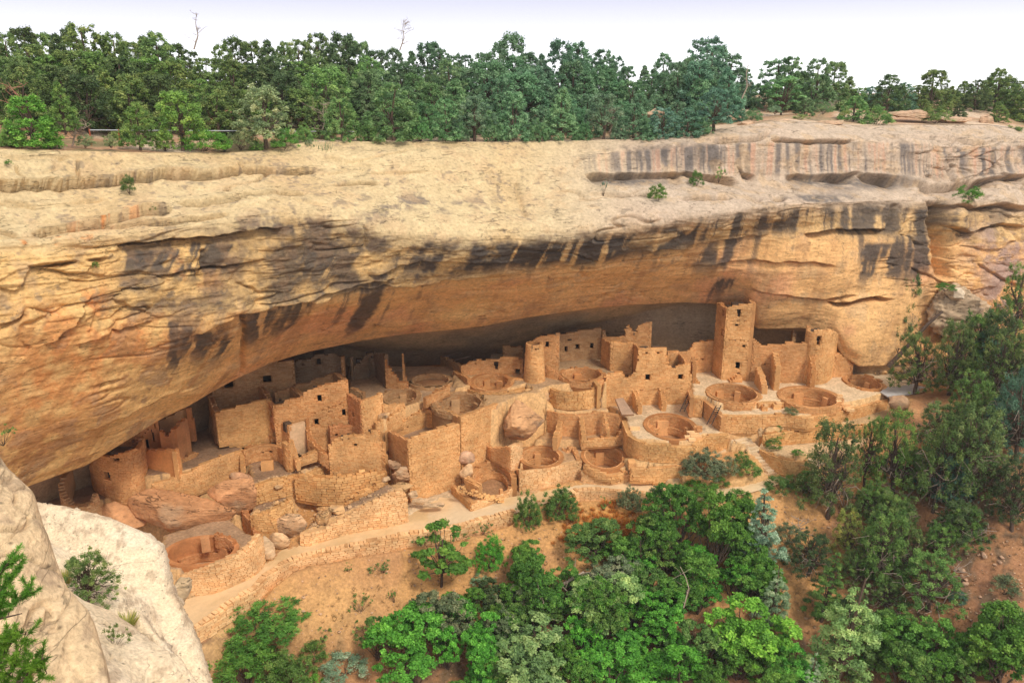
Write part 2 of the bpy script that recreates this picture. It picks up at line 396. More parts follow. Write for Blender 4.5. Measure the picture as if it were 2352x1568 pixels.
# named ledges and cracks, given along their course:  (pts, depth, width below, lip above)
CR = [
 ([(-60,428),(0,423),(60,418),(180,410),(250,408),(320,404),(400,396),(450,399),(520,395),(555,389)], 1.7, 7, 0.6),
 ([(555,389),(620,391),(690,390),(722,385)], 0.9, 6, 0.3),
 ([(-60,356),(0,355),(105,356),(210,353)], 0.8, 5, 0.25),
 ([(80,518),(110,515),(200,501),(280,492),(330,479),(392,477)], 1.1, 7, 0.35),
 ([(-60,515),(0,518),(40,525)], 0.4, 5, 0.2),
 ([(190,502),(300,508),(420,500),(520,492)], 0.7, 6, 0.2),
 ([(0,455),(100,458),(240,450)], 0.25, 5, 0.1),
 ([(410,458),(470,461),(560,450),(660,442),(700,443)], 0.7, 5, 0.2),
 ([(765,421),(800,419),(865,423)], 0.6, 4, 0.15),
 ([(660,455),(750,468)], 0.15, 4, 0.05),
 ([(280,562),(330,558),(400,548),(460,545),(520,538),(590,522),(640,520)], 0.8, 26, 0.3),
 ([(66,612),(90,606),(130,602),(178,600)], 0.8, 9, 0.2),
 ([(205,596),(225,590),(250,590)], 0.5, 7, 0.2),
 ([(0,746),(30,738),(58,722)], 0.5, 8, 0.2),
 ([(105,786),(130,770),(165,745),(190,715),(215,690)], 0.7, 10, 0.35),
 ([(180,790),(240,768),(300,752),(350,745)], 0.6, 10, 0.25),
 ([(290,668),(315,663),(342,661)], 0.4, 6, 0.1),
 ([(360,640),(430,620),(520,612),(600,590)], 0.3, 9, 0.15),
 ([(440,765),(480,742),(540,718),(620,700),(700,690),(760,672),(830,652),(900,640)], 0.6, 12, 0.3),
 ([(700,705),(760,690),(830,668),(880,660),(950,657),(1050,643),(1120,632)], 0.55, 10, 0.25),
 ([(850,632),(930,610),(1000,600),(1090,604),(1176,600)], 0.35, 9, 0.2),
 ([(1060,665),(1176,652),(1276,633),(1330,628),(1385,625)], 0.4, 5, 0.12),
 ([(860,742),(950,733),(1047,726),(1180,706),(1330,688)], 0.3, 10, 0.25),
 ([(1120,706),(1250,684),(1400,668),(1530,660)], 0.25, 14, 0.2),
 ([(1580,610),(1700,598),(1800,590),(1900,600)], 0.35, 12, 0.2),
 ([(200,985),(330,930),(420,885)], 0.2, 12, 0.2),
 ([(1346,402),(1400,401),(1480,400),(1566,397)], 0.7, 22, 0.15),
 ([(1566,397),(1640,402),(1700,412)], 0.6, 10, 0.2),
 ([(1700,385),(1712,400),(1740,402)], 0.5, 8, 0.2),
 ([(1812,404),(1860,399),(1976,396)], 0.65, 14, 0.2),
 ([(1976,396),(2040,410),(2126,425),(2200,420),(2270,410),(2352,405)], 0.9, 14, 0.3),
 ([(1350,450),(1400,452),(1480,448),(1520,442)], 0.35, 8, 0.1),
 ([(1560,455),(1640,457),(1680,450)], 0.35, 7, 0.1),
 ([(1476,575),(1500,568),(1540,565),(1572,567)], 0.9, 10, 0.25),
 ([(1600,556),(1700,545),(1760,536)], 0.4, 10, 0.2),
 ([(1850,536),(1900,528),(1960,525),(2030,526)], 1.1, 12, 0.35),
 ([(1728,660),(1800,668),(1860,680),(1916,682),(1960,676)], 0.5, 8, 0.25),
 ([(1900,690),(1921,693),(1960,689),(2012,681),(2040,684)], 1.3, 7, 0.3),
 ([(1590,315),(1640,319),(1690,318),(1740,312),(1770,302)], 0.8, 7, 0.3),
 ([(1772,318),(1820,323),(1900,322),(1960,321)], 0.6, 6, 0.25),
 ([(1870,288),(1920,287),(1990,284)], 0.5, 6, 0.2),
 ([(2050,306),(2180,310),(2240,322),(2340,322)], 0.4, 6, 0.15),
 ([(2146,462),(2170,470),(2240,478),(2300,470),(2352,480)], 0.8, 14, 0.4),
 ([(2170,520),(2230,532),(2300,515),(2352,520)], 0.5, 14, 0.3),
 ([(2090,610),(2150,640),(2210,665)], 0.3, 12, 0.08),
 ([(2240,600),(2300,640),(2352,660)], 0.25, 12, 0.08),
]
crk = np.zeros_like(disp)
for pts, dep, w, lip in CR:
    p = np.array(pts, float)
    ly = np.interp(cxs, p[:, 0], p[:, 1])
    ly = ly + 3.0 * vn(cxs * 0.035, 0 * cxs + p[0, 1], 0 * cxs, 77) + 0.8 * vn(cxs * 0.12, 0 * cxs, 0 * cxs + p[0, 0], 78)
    fade = sst(p[0, 0] - 8, p[0, 0] + 18, cxs) * sst(p[-1, 0] + 8, p[-1, 0] - 18, cxs)
    dep_x = dep * (0.7 + 0.45 * vn(cxs * 0.03, 0 * cxs + p[0, 0], 0 * cxs, 79)) * fade
    d = yfull - ly[:, None]
    below = np.exp(-(np.maximum(d, 0) / w) ** 1.5) * sst(-1.8, 2.6, d)
    above = np.exp(np.minimum(d, 0) / (w * 1.6)) * sst(2.0, -1.8, d)
    disp += (-1.5 * dep_x[:, None] * below + 1.3 * lip * fade[:, None] * above) * outer
    disp -= dep_x[:, None] * 1.3 * np.exp(-((d - 2.4) / 2.1) ** 2) * outer
    crk += below * fade[:, None] * outer * min(1, dep)
VC = [([(40,378),(42,395),(58,415)],0.5,3),([(182,362),(181,385),(182,408)],0.6,3),([(376,352),(382,372),(392,392)],0.35,3),([(553,365),(556,388)],0.4,3),
      ([(838,520),(840,545),(842,570)],0.3,3),([(2150,460),(2152,500),(2168,560),(2165,600),(2172,640)],2.2,13),([(1188,415),(1196,450),(1210,490)],0.35,5),
      ([(2058,470),(2050,500),(2046,525)],0.5,6),([(555,720),(558,760),(556,800),(552,860)],0.5,5),([(470,575),(468,610),(462,640)],0.5,7),([(1850,660),(1842,640),(1848,600)],0.3,4)]
for pts, dep, w in VC:
    p = np.array(pts, float)
    lx = np.interp(yfull, p[:, 1], p[:, 0]) + 2 * vn(yfull * 0.1, 0 * yfull, 0 * yfull + p[0, 0], 80)
    f = sst(p[0, 1] - 4, p[0, 1] + 4, yfull) * sst(p[-1, 1] + 4, p[-1, 1] - 4, yfull)
    g = np.exp(-((xx - lx) / w) ** 2) * f * outer
    disp -= dep * g; crk += g * min(1, dep) * 0.8
def blob(cx, cy, rx, ry, rot=0):
    c, s = math.cos(rot), math.sin(rot)
    u = ((xx - cx) * c + (yfull - cy) * s) / rx; v = (-(xx - cx) * s + (yfull - cy) * c) / ry
    return np.exp(-(u * u + v * v) ** 1.3)
disp -= 1.6 * blob(1788, 449, 14, 8) * outer
disp -= 0.8 * blob(1740, 455, 8, 4) * outer
disp += 1.3 * blob(2195, 500, 24, 38) * outer
disp += 0.9 * blob(1905, 620, 60, 60) * outer + 0.8 * blob(1800, 600, 60, 70) * outer
disp += 1.0 * blob(1960, 760, 40, 60) * outer
# keep the rim, the lip and what is seen of the silhouette steady
edge = sst(0, 0.06, np.concatenate([tv, np.full(NI, 0.5)])[None, :].repeat(NX, 0))
disp *= edge
disp = np.where(inside > 0, disp * 0.6, disp)
disp *= 1 - 0.75 * np.exp(-((yfull - yl) / 14) ** 2) * (inside <= 0)
PCd = PC + nrm * disp[..., None]
# --- colour (mostly what the stone itself is stained with)
T = lambda *a: np.array(a)
pale = T(0.55, 0.42, 0.235); buff = T(0.62, 0.39, 0.155); orange = T(0.72, 0.42, 0.18); pinkor = T(0.69, 0.36, 0.18)
grey = T(0.34, 0.30, 0.27); black = T(0.060, 0.055, 0.055); brown = T(0.30, 0.165, 0.075); goldn = T(0.76, 0.50, 0.215)
nA = fbm(PC, 6, 4, 101); nB = fbm(PC, 1.6, 4, 111, 0.6); nC = fbm(PC, 0.6, 3, 121, 0.6)
dyb = yfull - yb + nA * 12 + nB * 6
dyc = yfull - yc + nA * 8 + nB * 5
col = np.zeros(PC.shape) + pale
col = mix3(col, T(0.50, 0.34, 0.17), sst(-0.3, 0.7, nA) * 0.6)
col = mix3(col, T(0.44, 0.345, 0.285), sst(1150, 1550, xx) * 0.7)
# right, greyer and pinker
low = sst(-10, 40, dyb)
col = mix3(col, buff, low * 0.8)
und = sst(-15, 35, dyc)
col = mix3(col, orange, und)
col = mix3(col, goldn, und * sst(0.0, 0.7, nA) * sst(1500, 900, xx))
col = mix3(col, pinkor, und * sst(0.1, 0.8, -nA))
# left face mixture
lf = sst(620, 350, xx) * sst(0, 70, dyb)
col = mix3(col, T(0.66, 0.42, 0.17), lf * 0.8)
patch = np.clip(blob(330, 800, 130, 40, -0.3) * 0.8 + blob(120, 730, 80, 40) * 0.7 + blob(480, 640, 60, 30) * 0.7 + blob(150, 790, 110, 45, -0.1) + blob(215, 690, 40, 70, 0.5) + blob(140, 870, 120, 90) + blob(420, 620, 30, 50) + blob(250, 760, 90, 30) + blob(60, 980, 90, 90) * 0.6, 0, 1)
col = mix3(col, T(0.24, 0.15, 0.09), lf * sst(0.1, 0.5, nB * 0.8 + nA * 0.5) * 0.6)
col = mix3(col, T(0.64, 0.26, 0.085), patch * sst(-0.9, 0.4, nB) * 0.9)
# streak coordinate: drips run down the face and back under the roof
shear = np.interp(xx, [0, 700, 1200, 1700, 2352], [-0.75, -0.55, -0.55, -0.35, -0.08])
sx = xx - shear * (yfull - yb)
st1 = vn(sx * 0.050, yfull * 0.004, 0 * xx, 201) * 0.6 + vn(sx * 0.13, yfull * 0.007, 0 * xx, 202) * 0.45 + vn(sx * 0.33, yfull * 0.01, 0 * xx, 203) * 0.2
# the dark varnished band between brow and underside
band = sst(-8, 22, yfull - yb + nB * 8) * sst(16, -14, yfull - yc + nB * 6)
bw = np.interp(xx, [-300, 230, 330, 600, 760, 900, 1000, 1400, 1700, 2050, 2150, 2350], [0, 0, .55, .8, .85, .92, .95, .95, .9, .85, .6, .5])
streaks = sst(-0.35, 0.25, st1 + 0.15)
bandk = band * bw * np.clip(0.55 + 0.25 * streaks + 0.75 * nB + 0.35 * nA, 0, 1)
bandk = np.where(xx > 1150, band * bw * np.clip(sst(-0.52, 0.02, st1 + 0.34 * nB + 0.15 * nA + 0.25 * blob(1300, 560, 200, 60)), 0, 1), bandk)
# hanging streaks below the band
tail = np.interp(xx, [0, 300, 560, 760, 900, 1000, 1100, 1250, 1400, 1560, 1700, 1850, 2050, 2200], [120, 80, 150, 120, 130, 20, 15, 25, 30, 60, 110, 60, 130, 80])
hang = sst(1.0, 0.05, (yfull - yc) / (tail * (0.6 + 0.8 * np.clip(st1 + 0.3, 0, 1)))) * (yfull > yc - 20)
hangk = 0.85 * hang * sst(0.15, 0.6, st1 + 0.3 * nB) * np.interp(xx, [0, 400, 600, 1000, 1500, 2100, 2200], [0.25, .5, .9, .9, .85, .85, .6])
def quad_streak(x0a, x0b, y0, x1a, x1b, y1, s=6):
    t = np.clip((yfull - y0) / (y1 - y0), 0, 1)
    a = x0a + (x1a - x0a) * t; b = x0b + (x1b - x0b) * t
    n = nB * 9 + nA * 5 + vn(sx * 0.2, yfull * 0.01, 0 * xx, 205) * 7
    return sst(a - s, a + s, xx + n) * sst(b + s, b - s, xx + n) * sst(y0 - 8, y0 + 4, yfull) * sst(y1 + 26, y1 - 30, yfull + nB * 10)
strk = np.zeros_like(xx)
for a in [(835, 905, 655, 788, 815, 768), (562, 640, 712, 556, 590, 790), (640, 735, 700, 610, 640, 770), (1640, 1712, 545, 1585, 1650, 625), (1655, 1690, 640, 1610, 1655, 690),
          (1500, 1545, 555, 1470, 1500, 585), (1990, 2050, 560, 1960, 1990, 650), (2050, 2120, 540, 2040, 2110, 650), (2092, 2140, 480, 2105, 2145, 630), (390, 420, 740, 385, 405, 850), (450, 500, 760, 440, 470, 830), (420, 452, 745, 400, 425, 820), (500, 530, 735, 480, 505, 830), (300, 420, 575, 290, 420, 640), (430, 540, 560, 420, 540, 640), (700, 780, 560, 690, 780, 650), (905, 990, 590, 890, 980, 640),
          (1560, 1650, 330, 1560, 1650, 385), (1430, 1560, 335, 1440, 1560, 380)]:
    strk = np.maximum(strk, quad_streak(*a) * (0.9 if a[2] > 400 else 0.45))
strk *= sst(-0.6, 0.2, st1 + 0.25 + 0.35 * nB)
dark = np.clip(np.maximum(np.maximum(bandk, hangk), strk), 0, 1)
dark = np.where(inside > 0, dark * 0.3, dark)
# light gaps through the band
gap = quad_streak(536, 558, 690, 532, 556, 870, 3) * 1.1 + quad_streak(596, 612, 700, 588, 600, 800, 3) + quad_streak(752, 772, 670, 700, 722, 770, 4) + quad_streak(455, 466, 600, 450, 468, 660, 3) + quad_streak(1655, 1690, 490, 1615, 1650, 560, 4) + quad_streak(1455, 1560, 535, 1430, 1500, 562, 6) * 0.8
dark *= 1 - np.clip(gap, 0, 1) * 0.85
# streaked upper band on the right
ub = sst(1250, 1480, xx) * sst(0, 10, yfull - RYs[1][:, None] + 2) * sst(8, -14, yfull - ym)
stv = vn(xx * 0.09, yfull * 0.006, 0 * xx, 211) * 0.6 + vn(xx * 0.26, yfull * 0.01, 0 * xx, 212) * 0.4
col = mix3(col, T(0.10, 0.095, 0.10), ub * sst(0.0, 0.5, stv + 0.1 + 0.25 * blob(1640, 350, 70, 40)) * 0.75)
col = mix3(col, T(0.55, 0.27, 0.17), ub * sst(0.15, 0.5, -stv) * 0.5)
# grey grime in speckles on the upper slickrock; shelf undersides painted darker
gr = np.clip(blob(630, 512, 130, 18) + blob(880, 490, 70, 16, -0.3) + blob(1080, 465, 90, 14, -0.25) + blob(960, 470, 60, 18), 0, 1)
col = mix3(col, T(0.15, 0.12, 0.10), gr * sst(-0.3, 0.5, nB + nC * 0.6) * 0.85)
sp = blob(1440, 415, 110, 16) + blob(1890, 408, 80, 10) + blob(2000, 418, 110, 14) + blob(1850, 447, 40, 10) + blob(1910, 450, 60, 16)
col = mix3(col, T(0.11, 0.10, 0.095), np.clip(sp, 0, 1) * sst(-0.9, 0.0, nB) * 0.85)
nD = fbm(PC, 0.45, 2, 131, 0.7, (0.8, 0.8, 1.5)); speck = np.maximum(sst(0.5, 0.8, nC) * sst(-0.3, 0.4, nA), sst(0.45, 0.8, nD) * sst(-0.5, 0.3, nB))
col = mix3(col, T(0.50, 0.34, 0.19), sst(0.1, 0.7, nB) * 0.45 * (inside <= 0))
col = mix3(col, T(0.22, 0.17, 0.12), speck * 0.62 * (inside <= 0) * (1 - und))
lich = sst(0.25, 0.6, 0.5 * nB + 0.6 * nC + 0.5 * nD) * np.clip(blob(110, 550, 110, 14, -0.15) + blob(230, 500, 90, 10, -0.2) + blob(2235, 590, 22, 30) * 1.3, 0, 1)
rust = (yfull > yc) * sst(720, 560, xx) * sst(0.05, 0.45, -st1 + 0.3 * nB)
col = mix3(col, T(0.46, 0.23, 0.085), rust * 0.6)
col = mix3(col, T(0.47, 0.24, 0.10), und * sst(560, 720, xx) * sst(0.2, 0.55, -st1 + 0.3 * nB) * 0.45)
dk_col = mix3(np.zeros(PC.shape) + black, T(0.16, 0.105, 0.07), sst(0.0, 0.7, nB + 0.3 * nC) * sst(1150, 500, xx) + 0.0 * xx)
col = col * (1 - dark[..., None]) + dk_col * dark[..., None]
# right end: mauve grey weathered stone
re = sst(2190, 2290, xx) * sst(480, 560, yfull) * (inside <= 0)
col = mix3(col, T(0.36, 0.25, 0.21), re * sst(-0.6, 0.4, nB + nA) * 0.9)
col = mix3(col, T(0.70, 0.22, 0.04), lich * 0.7)
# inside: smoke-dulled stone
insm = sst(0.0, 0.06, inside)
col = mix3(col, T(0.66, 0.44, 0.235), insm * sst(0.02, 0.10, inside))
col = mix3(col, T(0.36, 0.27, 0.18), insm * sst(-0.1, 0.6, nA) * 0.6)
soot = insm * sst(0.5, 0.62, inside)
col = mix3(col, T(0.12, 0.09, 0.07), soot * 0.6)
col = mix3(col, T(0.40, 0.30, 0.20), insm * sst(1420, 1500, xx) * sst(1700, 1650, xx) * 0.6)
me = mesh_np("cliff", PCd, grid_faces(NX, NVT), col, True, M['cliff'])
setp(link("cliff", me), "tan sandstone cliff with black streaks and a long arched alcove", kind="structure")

# ---------------------------------------------------------------- MESA TOP (ground behind the rim)
def mesa_H(x):
    return np.interp(x, [-300, 0, 500, 1000, 1300, 1740, 2352, 2650], [0.2, 0.2, 0.2, 0.6, 1.2, 1.7, 1.5, 1.5])
mxs = np.arange(-2400, 4801, 20.0)
rimx = np.clip(mxs, -300, 2650)
r0 = P_Y(rimx, np.interp(rimx, cxs, RYs[0]), np.interp(rimx, cxs, RDs[0]))
r0[:, 0] = (mxs - CXP) / fwd(330) * r0[:, 1]
rowsY = [0.0, 2, 5, 9, 14, 20, 28, 38, 55, 80, 130, 220, 350, 520, 800]
G = []
Hr = EZ - r0[:, 2]
for k in range(0, 60):
    t = k / 59.0 * (len(rowsY) - 1)
    dY = np.interp(t, range(len(rowsY)), rowsY)
    Y = r0[:, 1] + dY
    hf = mesa_H(mxs)
    f = sst(0, 34, dY)
    Hh = Hr * (1 - f) + hf * f + max(0, dY - 60) * 0.004
    G.append(np.stack([r0[:, 0] / r0[:, 1] * Y, Y, EZ - Hh], -1))
G = np.array(G).transpose(1, 0, 2)
G[:, 1:, 2] += 0.25 * fbm(G[:, 1:], 7, 3, 301) * np.clip(np.arange(1, 60) / 12.0, 0, 1)[None]
gn = fbm(G, 5, 3, 311); gn2 = fbm(G, 1.5, 2, 315)
gcol = np.zeros(G.shape) + T(0.42, 0.235, 0.135)
gcol = mix3(gcol, T(0.58, 0.46, 0.33), sst(0.1, 0.5, gn) * 0.8)
gcol = mix3(gcol, T(0.16, 0.15, 0.07), sst(0.1, 0.6, -gn + 0.4 * gn2) * 0.8)
near = np.exp(-np.arange(60) / 5.0)[None, :] * np.ones((len(mxs), 1))
gcol = mix3(gcol, T(0.60, 0.45, 0.31), np.clip(near * 1.2, 0, 1) * (mxs[:, None] > 680))
me = mesh_np("mesa_top", G, grid_faces(*G.shape[:2]), gcol, True, M['soil'])
setp(link("mesa_ground", me), "reddish mesa top soil with pale rock showing under the trees", kind="structure")
def mesa_z(X, Y):
    """height of the mesa top under a point"""
    i = np.argmin(np.abs(G[:, 0, 0] / G[:, 0, 1] - X / Y))
    return float(np.interp(Y, G[i, :, 1], G[i, :, 2]))
# ---------------------------------------------------------------- CANYON GROUND
def pH(x): return np.interp(x, [420, 560, 700, 850, 1000, 1180, 1340, 1540, 1700, 1830], [41.2, 40.4, 39.9, 39.5, 39.1, 38.8, 38.3, 38.0, 37.6, 37.2])
path_in = [(1822,1080),(1800,1092),(1770,1099),(1700,1117),(1620,1124),(1540,1112),(1480,1104),(1430,1110),(1345,1112),(1300,1118),(1250,1128),(1190,1142),(1150,1150),(1085,1150),(1035,1150),(1000,1150),(937,1184),(878,1204),(828,1220),(752,1237),(694,1254),(650,1266),(625,1284),(601,1305),(563,1333),(488,1363),(437,1381),(380,1400)]
path_out = [(1832,1093),(1815,1104),(1790,1112),(1715,1134),(1640,1148),(1560,1150),(1500,1146),(1450,1136),(1372,1130),(1330,1132),(1290,1145),(1240,1160),(1180,1180),(1120,1196),(1060,1213),(1010,1222),(937,1232),(895,1241),(853,1250),(777,1265),(702,1280),(664,1295),(632,1316),(614,1328),(588,1356),(525,1396),(459,1444),(380,1490)]
pin = np.array(path_in, float); pout = np.array(path_out, float)
PIN = P_H(pin[:, 0], pin[:, 1], pH(pin[:, 0])); POUT = P_H(pout[:, 0], pout[:, 1], pH(pout[:, 0]))
ctrl = []
for (x, y) in path_out[::2]: ctrl.append((x, y, float(pH(x)) + 0.1))
for a in [(1620,1078,36.5),(1700,1062,35.9),(1745,1088,36.8),(1560,1100,37.8),(1480,1098,38.0),(1650,1105,37.2),(700,1500,44.3),(700,1567,46.2),(560,1567,46.5),(1000,1300,42.0),(1000,1500,45.6),(1176,1300,41.5),(1176,1500,45.9),(1176,1640,49),(1500,1300,42.2),(1500,1500,46.6),(1500,1640,49.5),
          (1800,1200,39.6),(1800,1300,42.0),(1800,1500,46.6),(1950,1150,38.6),(2050,1100,36.6),(2150,1050,34.4),(2300,1000,32.0),(2300,1200,36.2),(2300,1500,43.0),(2100,1300,40.6),(2100,1500,45.0),(2560,1200,35),(2560,1500,42),
          (2050,950,32.8),(2150,900,32.0),(2220,850,30.8),(2000,1000,33.8),(2320,880,29.5),(2330,800,27.2),(2500,800,25.5),(2100,860,31.2),(2010,850,31.2),(2200,790,28.0),(1960,960,33.2),(2080,1010,34.3),
          (1950,1040,35.6),(300,1567,48),(0,1600,50)]:
    ctrl.append(a)
cpts = [P_H(*c) for c in ctrl]
for a in [(-60, 75, 8), (-60, 60, 5), (-30, 85, 7), (0, 95, 6), (20, 97, 8), (-20, 72, 5.0), (-8, 74, 5.6), (5, 80, 6.2), (18, 80, 7.5), (26, 92, 10), (0, 40, -8), (-30, 40, -6), (40, 40, -4), (0, 15, -22), (-40, 15, -18), (60, 15, -12), (75, 60, 8), (90, 100, 18), (70, 120, 20), (-80, 40, 0), (-90, 15, -12), (120, 60, 16), (130, 10, 6), (0, -40, -20), (100, -40, 0), (-100, -40, -10)]:
    cpts.append(np.array(a, float))
cpts = np.array(cpts)
def _rbf_fit(P):
    XY = P[:, :2]; n = len(P)
    r = np.linalg.norm(XY[:, None] - XY[None], axis=-1)
    A = np.zeros((n + 3, n + 3)); A[:n, :n] = r + np.eye(n) * -0.6
    A[:n, n] = 1; A[:n, n + 1:] = XY; A[n, :n] = 1; A[n + 1:, :n] = XY.T
    return np.linalg.solve(A, np.concatenate([P[:, 2], [0, 0, 0]]))
_w = _rbf_fit(cpts)
def base_z(X, Y):
    X = np.asarray(X, float); Y = np.asarray(Y, float)
    out = _w[-3] + _w[-2] * X + _w[-1] * Y
    for i in range(len(cpts)):
        out = out + _w[i] * np.sqrt((X - cpts[i, 0]) ** 2 + (Y - cpts[i, 1]) ** 2)
    return out
def inpoly(X, Y, P):
    ins = np.zeros(X.shape, bool); n = len(P)
    for i in range(n):
        x1, y1 = P[i][:2]; x2, y2 = P[(i + 1) % n][:2]
        c = ((y1 > Y) != (y2 > Y))
        with np.errstate(divide='ignore', invalid='ignore'):
            xi = (x2 - x1) * (Y - y1) / (y2 - y1 + 1e-12) + x1
        ins ^= c & (X < xi)
    return ins
def reg(k, pts, H=None):
    out = []
    for p in pts:
        h = p[2] if len(p) > 2 else H
        out.append(P_H(RX(k, p[0]), RY(k, p[1]), h))
    return np.array(out)
# terrace floors, rear ones first; every one a plane through its corners
TERR = []
def floor_(k, pts, H=None, col=(0.44, 0.27, 0.135), name=None): TERR.append((reg(k, pts, H), col))
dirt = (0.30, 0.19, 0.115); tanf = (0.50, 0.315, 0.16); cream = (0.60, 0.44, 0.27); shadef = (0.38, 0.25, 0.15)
floor_(0, [(60,1190,37.5),(300,1130,36.6),(420,1110,36.4),(560,1075,36.4),(560,1000,36.4),(60,1100,37.5)], None, dirt)
floor_(0, [(330,1096),(404,1086),(440,1079),(495,1059),(558,1038),(585,1010),(560,960),(440,960),(330,1000)], 35.2, dirt)
floor_(0, [(560,1075),(640,1090),(700,1088),(755,1066),(790,1060),(790,1020),(700,1010),(560,1030)], 36.5, dirt)
floor_(0, [(575,1115),(676,1096),(756,1068),(800,1060),(880,1040),(880,1000),(700,1020),(575,1060)], 36.5, dirt)
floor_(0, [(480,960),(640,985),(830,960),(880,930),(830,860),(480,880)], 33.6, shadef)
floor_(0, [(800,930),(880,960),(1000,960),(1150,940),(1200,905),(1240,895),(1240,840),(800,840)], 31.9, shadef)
floor_(0, [(895,1024),(939,1058),(1057,1024),(1002,988),(980,981),(930,1000)], 34.8, dirt)
floor_(0, [(1050,912),(1078,915),(1150,928),(1200,905),(1290,900),(1295,850),(1240,830),(1040,850)], 31.4, (0.50,0.32,0.165))
floor_(0, [(1180,880),(1264,895),(1300,900),(1370,897),(1395,880),(1400,862),(1450,850),(1600,850),(1600,800),(1200,810)], 31.2, (0.40,0.265,0.15))
floor_(0, [(1490,905),(1578,897),(1586,915),(1613,918),(1632,925),(1937,932),(1973,934),(2038,915),(2060,905),(2110,882),(2075,850),(2005,838),(1950,800),(1900,780),(1500,800)], 32.0, cream)
floor_(5, [(205,968),(330,1015),(480,1042),(640,1035),(760,1000),(940,1000),(1020,1045),(1160,1060),(1350,1045),(1470,1010),(1500,1035),(1160,1110),(960,1085),(650,1093),(380,1090)], 32.6, cream)
floor_(5, [(790,1155,33.35),(960,1162,33.4),(1160,1190,33.5),(1500,1140,33.8),(1895,1030,33.8),(2042,1100,34.2),(1758,1165,34.2),(1558,1185,34.2),(1208,1216,34.2),(1038,1228,34.2),(888,1246,34.2),(753,1268,34.2)], None, (0.40,0.26,0.13))
floor_(8, [(1060,394),(1240,402),(1500,387),(1850,347),(2334,245),(2334,330),(2000,450),(1470,568),(1290,550),(1150,510),(1020,450)], 35.4, (0.60,0.40,0.215))
floor_(8, [(730,345),(900,335),(1060,392),(1020,450),(880,400),(740,372)], 34.9, cream)
floor_(4, [(740,960),(930,1080),(945,1170),(985,1280),(1090,1330),(1180,1350),(1590,1365),(1680,1272),(1900,1265),(1835,1210),(1700,1085),(1550,1065),(1545,930),(760,930)], 34.1, cream)
floor_(4, [(230,1050),(905,1090),(935,1075),(760,1010),(745,950),(280,985)], 33.4, (0.46,0.30,0.165))
floor_(4, [(150,1290),(240,1235),(930,1240),(935,1330),(950,1415),(500,1420),(20,1400)], 35.9, (0.44,0.27,0.14))
floor_(0, [(1190,1072),(1240,1075),(1330,1065),(1345,1085),(1400,1094),(1440,1084),(1445,1050),(1430,1024),(1300,1024),(1195,1026)], 36.6, (0.44,0.27,0.14))
floor_(0, [(1432,1052),(1450,1073),(1560,1074),(1580,1070),(1590,1056),(1500,1052)], 36.1, (0.50,0.31,0.14))
floor_(0, [(1190,1140),(1240,1128),(1240,1106),(1185,1106)], 38.6, tanf)
floor_(7, [(110,850),(285,1036),(660,955),(720,860),(650,725),(330,725),(200,780)], 38.9, (0.40,0.25,0.13))
floor_(0, [(1000,1175),(1080,1185),(1190,1142),(1190,1106),(1100,1102),(1057,1117),(938,1154),(900,1195),(940,1190)], 39.05, cream)
floor_(6, [(900,705),(1290,520),(1290,480),(920,600)], 38.0, dirt)
floor_(6, [(1335,855,38.9),(2250,445,36.3),(2150,385,36.1),(1470,740,38.4)], None, dirt)
floor_(6, [(130,1180),(300,1215),(500,1165),(700,1070),(850,990),(950,900),(940,880),(820,640),(100,860),(60,1100)], 38.7, (0.40,0.255,0.15))
# kivas: (region, left, right, top, bottom, H of rim, depth)
KIV = {}
def kiva_geo(k, l, r, t, b, H, dep):
    yt, ybm = RY(k, t), RY(k, b)
    Yt, Yb = H / ratio(yt), H / ratio(ybm)
    Yc = (Yt + Yb) / 2
    ymid = CYP + 0 * Yc
    ym_ = (yt + ybm) / 2
    fw = fwd(ym_)
    Xl = (RX(k, l) - CXP) / fw * Yc; Xr = (RX(k, r) - CXP) / fw * Yc
    return (Xl + Xr) / 2, Yc, (Xr - Xl) / 2, (Yt - Yb) / 2, EZ - H, dep
kspec = {
 'k1': (5, 275, 695, 808, 975, 32.0, 2.1), 'k2': (5, 930, 1430, 833, 1015, 32.0, 2.1), 'k3': (5, 1530, 1815, 718, 858, 32.0, 2.2),
 'k4': (4, 1165, 1580, 1082, 1305, 34.1, 2.3), 'k5': (7, 750, 1090, 432, 608, 36.6, 1.9), 'k6': (7, 1320, 1665, 415, 625, 36.6, 2.1),
 'k9': (3, 690, 1110, 742, 925, 31.9, 2.2), 'k10': (4, 385, 748, 660, 775, 30.9, 2.2), 'k11': (3, 1035, 1365, 566, 706, 31.4, 2.1),
 'k8b': (3, 215, 520, 700, 850, 31.9, 1.8), 'k12': (6, 160, 740, 890, 1135, 38.6, 2.3), 'k7': (7, 300, 655, 640, 930, 38.2, 0.9),
 'k13': (3, 480, 810, 570, 680, 31.6, 0.6)}
for kk, sp_ in kspec.items(): KIV[kk] = kiva_geo(*sp_)
fx = np.concatenate([np.arange(-160, -48, 2.0), np.arange(-48, 46, 0.26), np.arange(46, 170, 2.0)])
fy = np.concatenate([np.arange(-60, 50, 2.0), np.arange(50, 98, 0.24), np.arange(98, 160, 2.0)])
GX, GY = np.meshgrid(fx, fy, indexing='ij')
GZ = base_z(GX, GY)
noisy = fbm(np.stack([GX, GY, 0 * GX], -1), 5.0, 4, 401) * 0.35 + fbm(np.stack([GX, GY, 0 * GX], -1), 1.0, 2, 405) * 0.06
GZ = GZ + noisy
G3 = np.stack([GX, GY, GZ], -1)
n1_ = fbm(G3, 4.0, 4, 411); n2_ = fbm(G3, 1.2, 3, 415)
TC = np.zeros(G3.shape) + T(0.54, 0.285, 0.11)
TC = mix3(TC, T(0.42, 0.20, 0.10), sst(0.1, 0.7, n1_) * 0.6)
gx, gy = proj(G3)
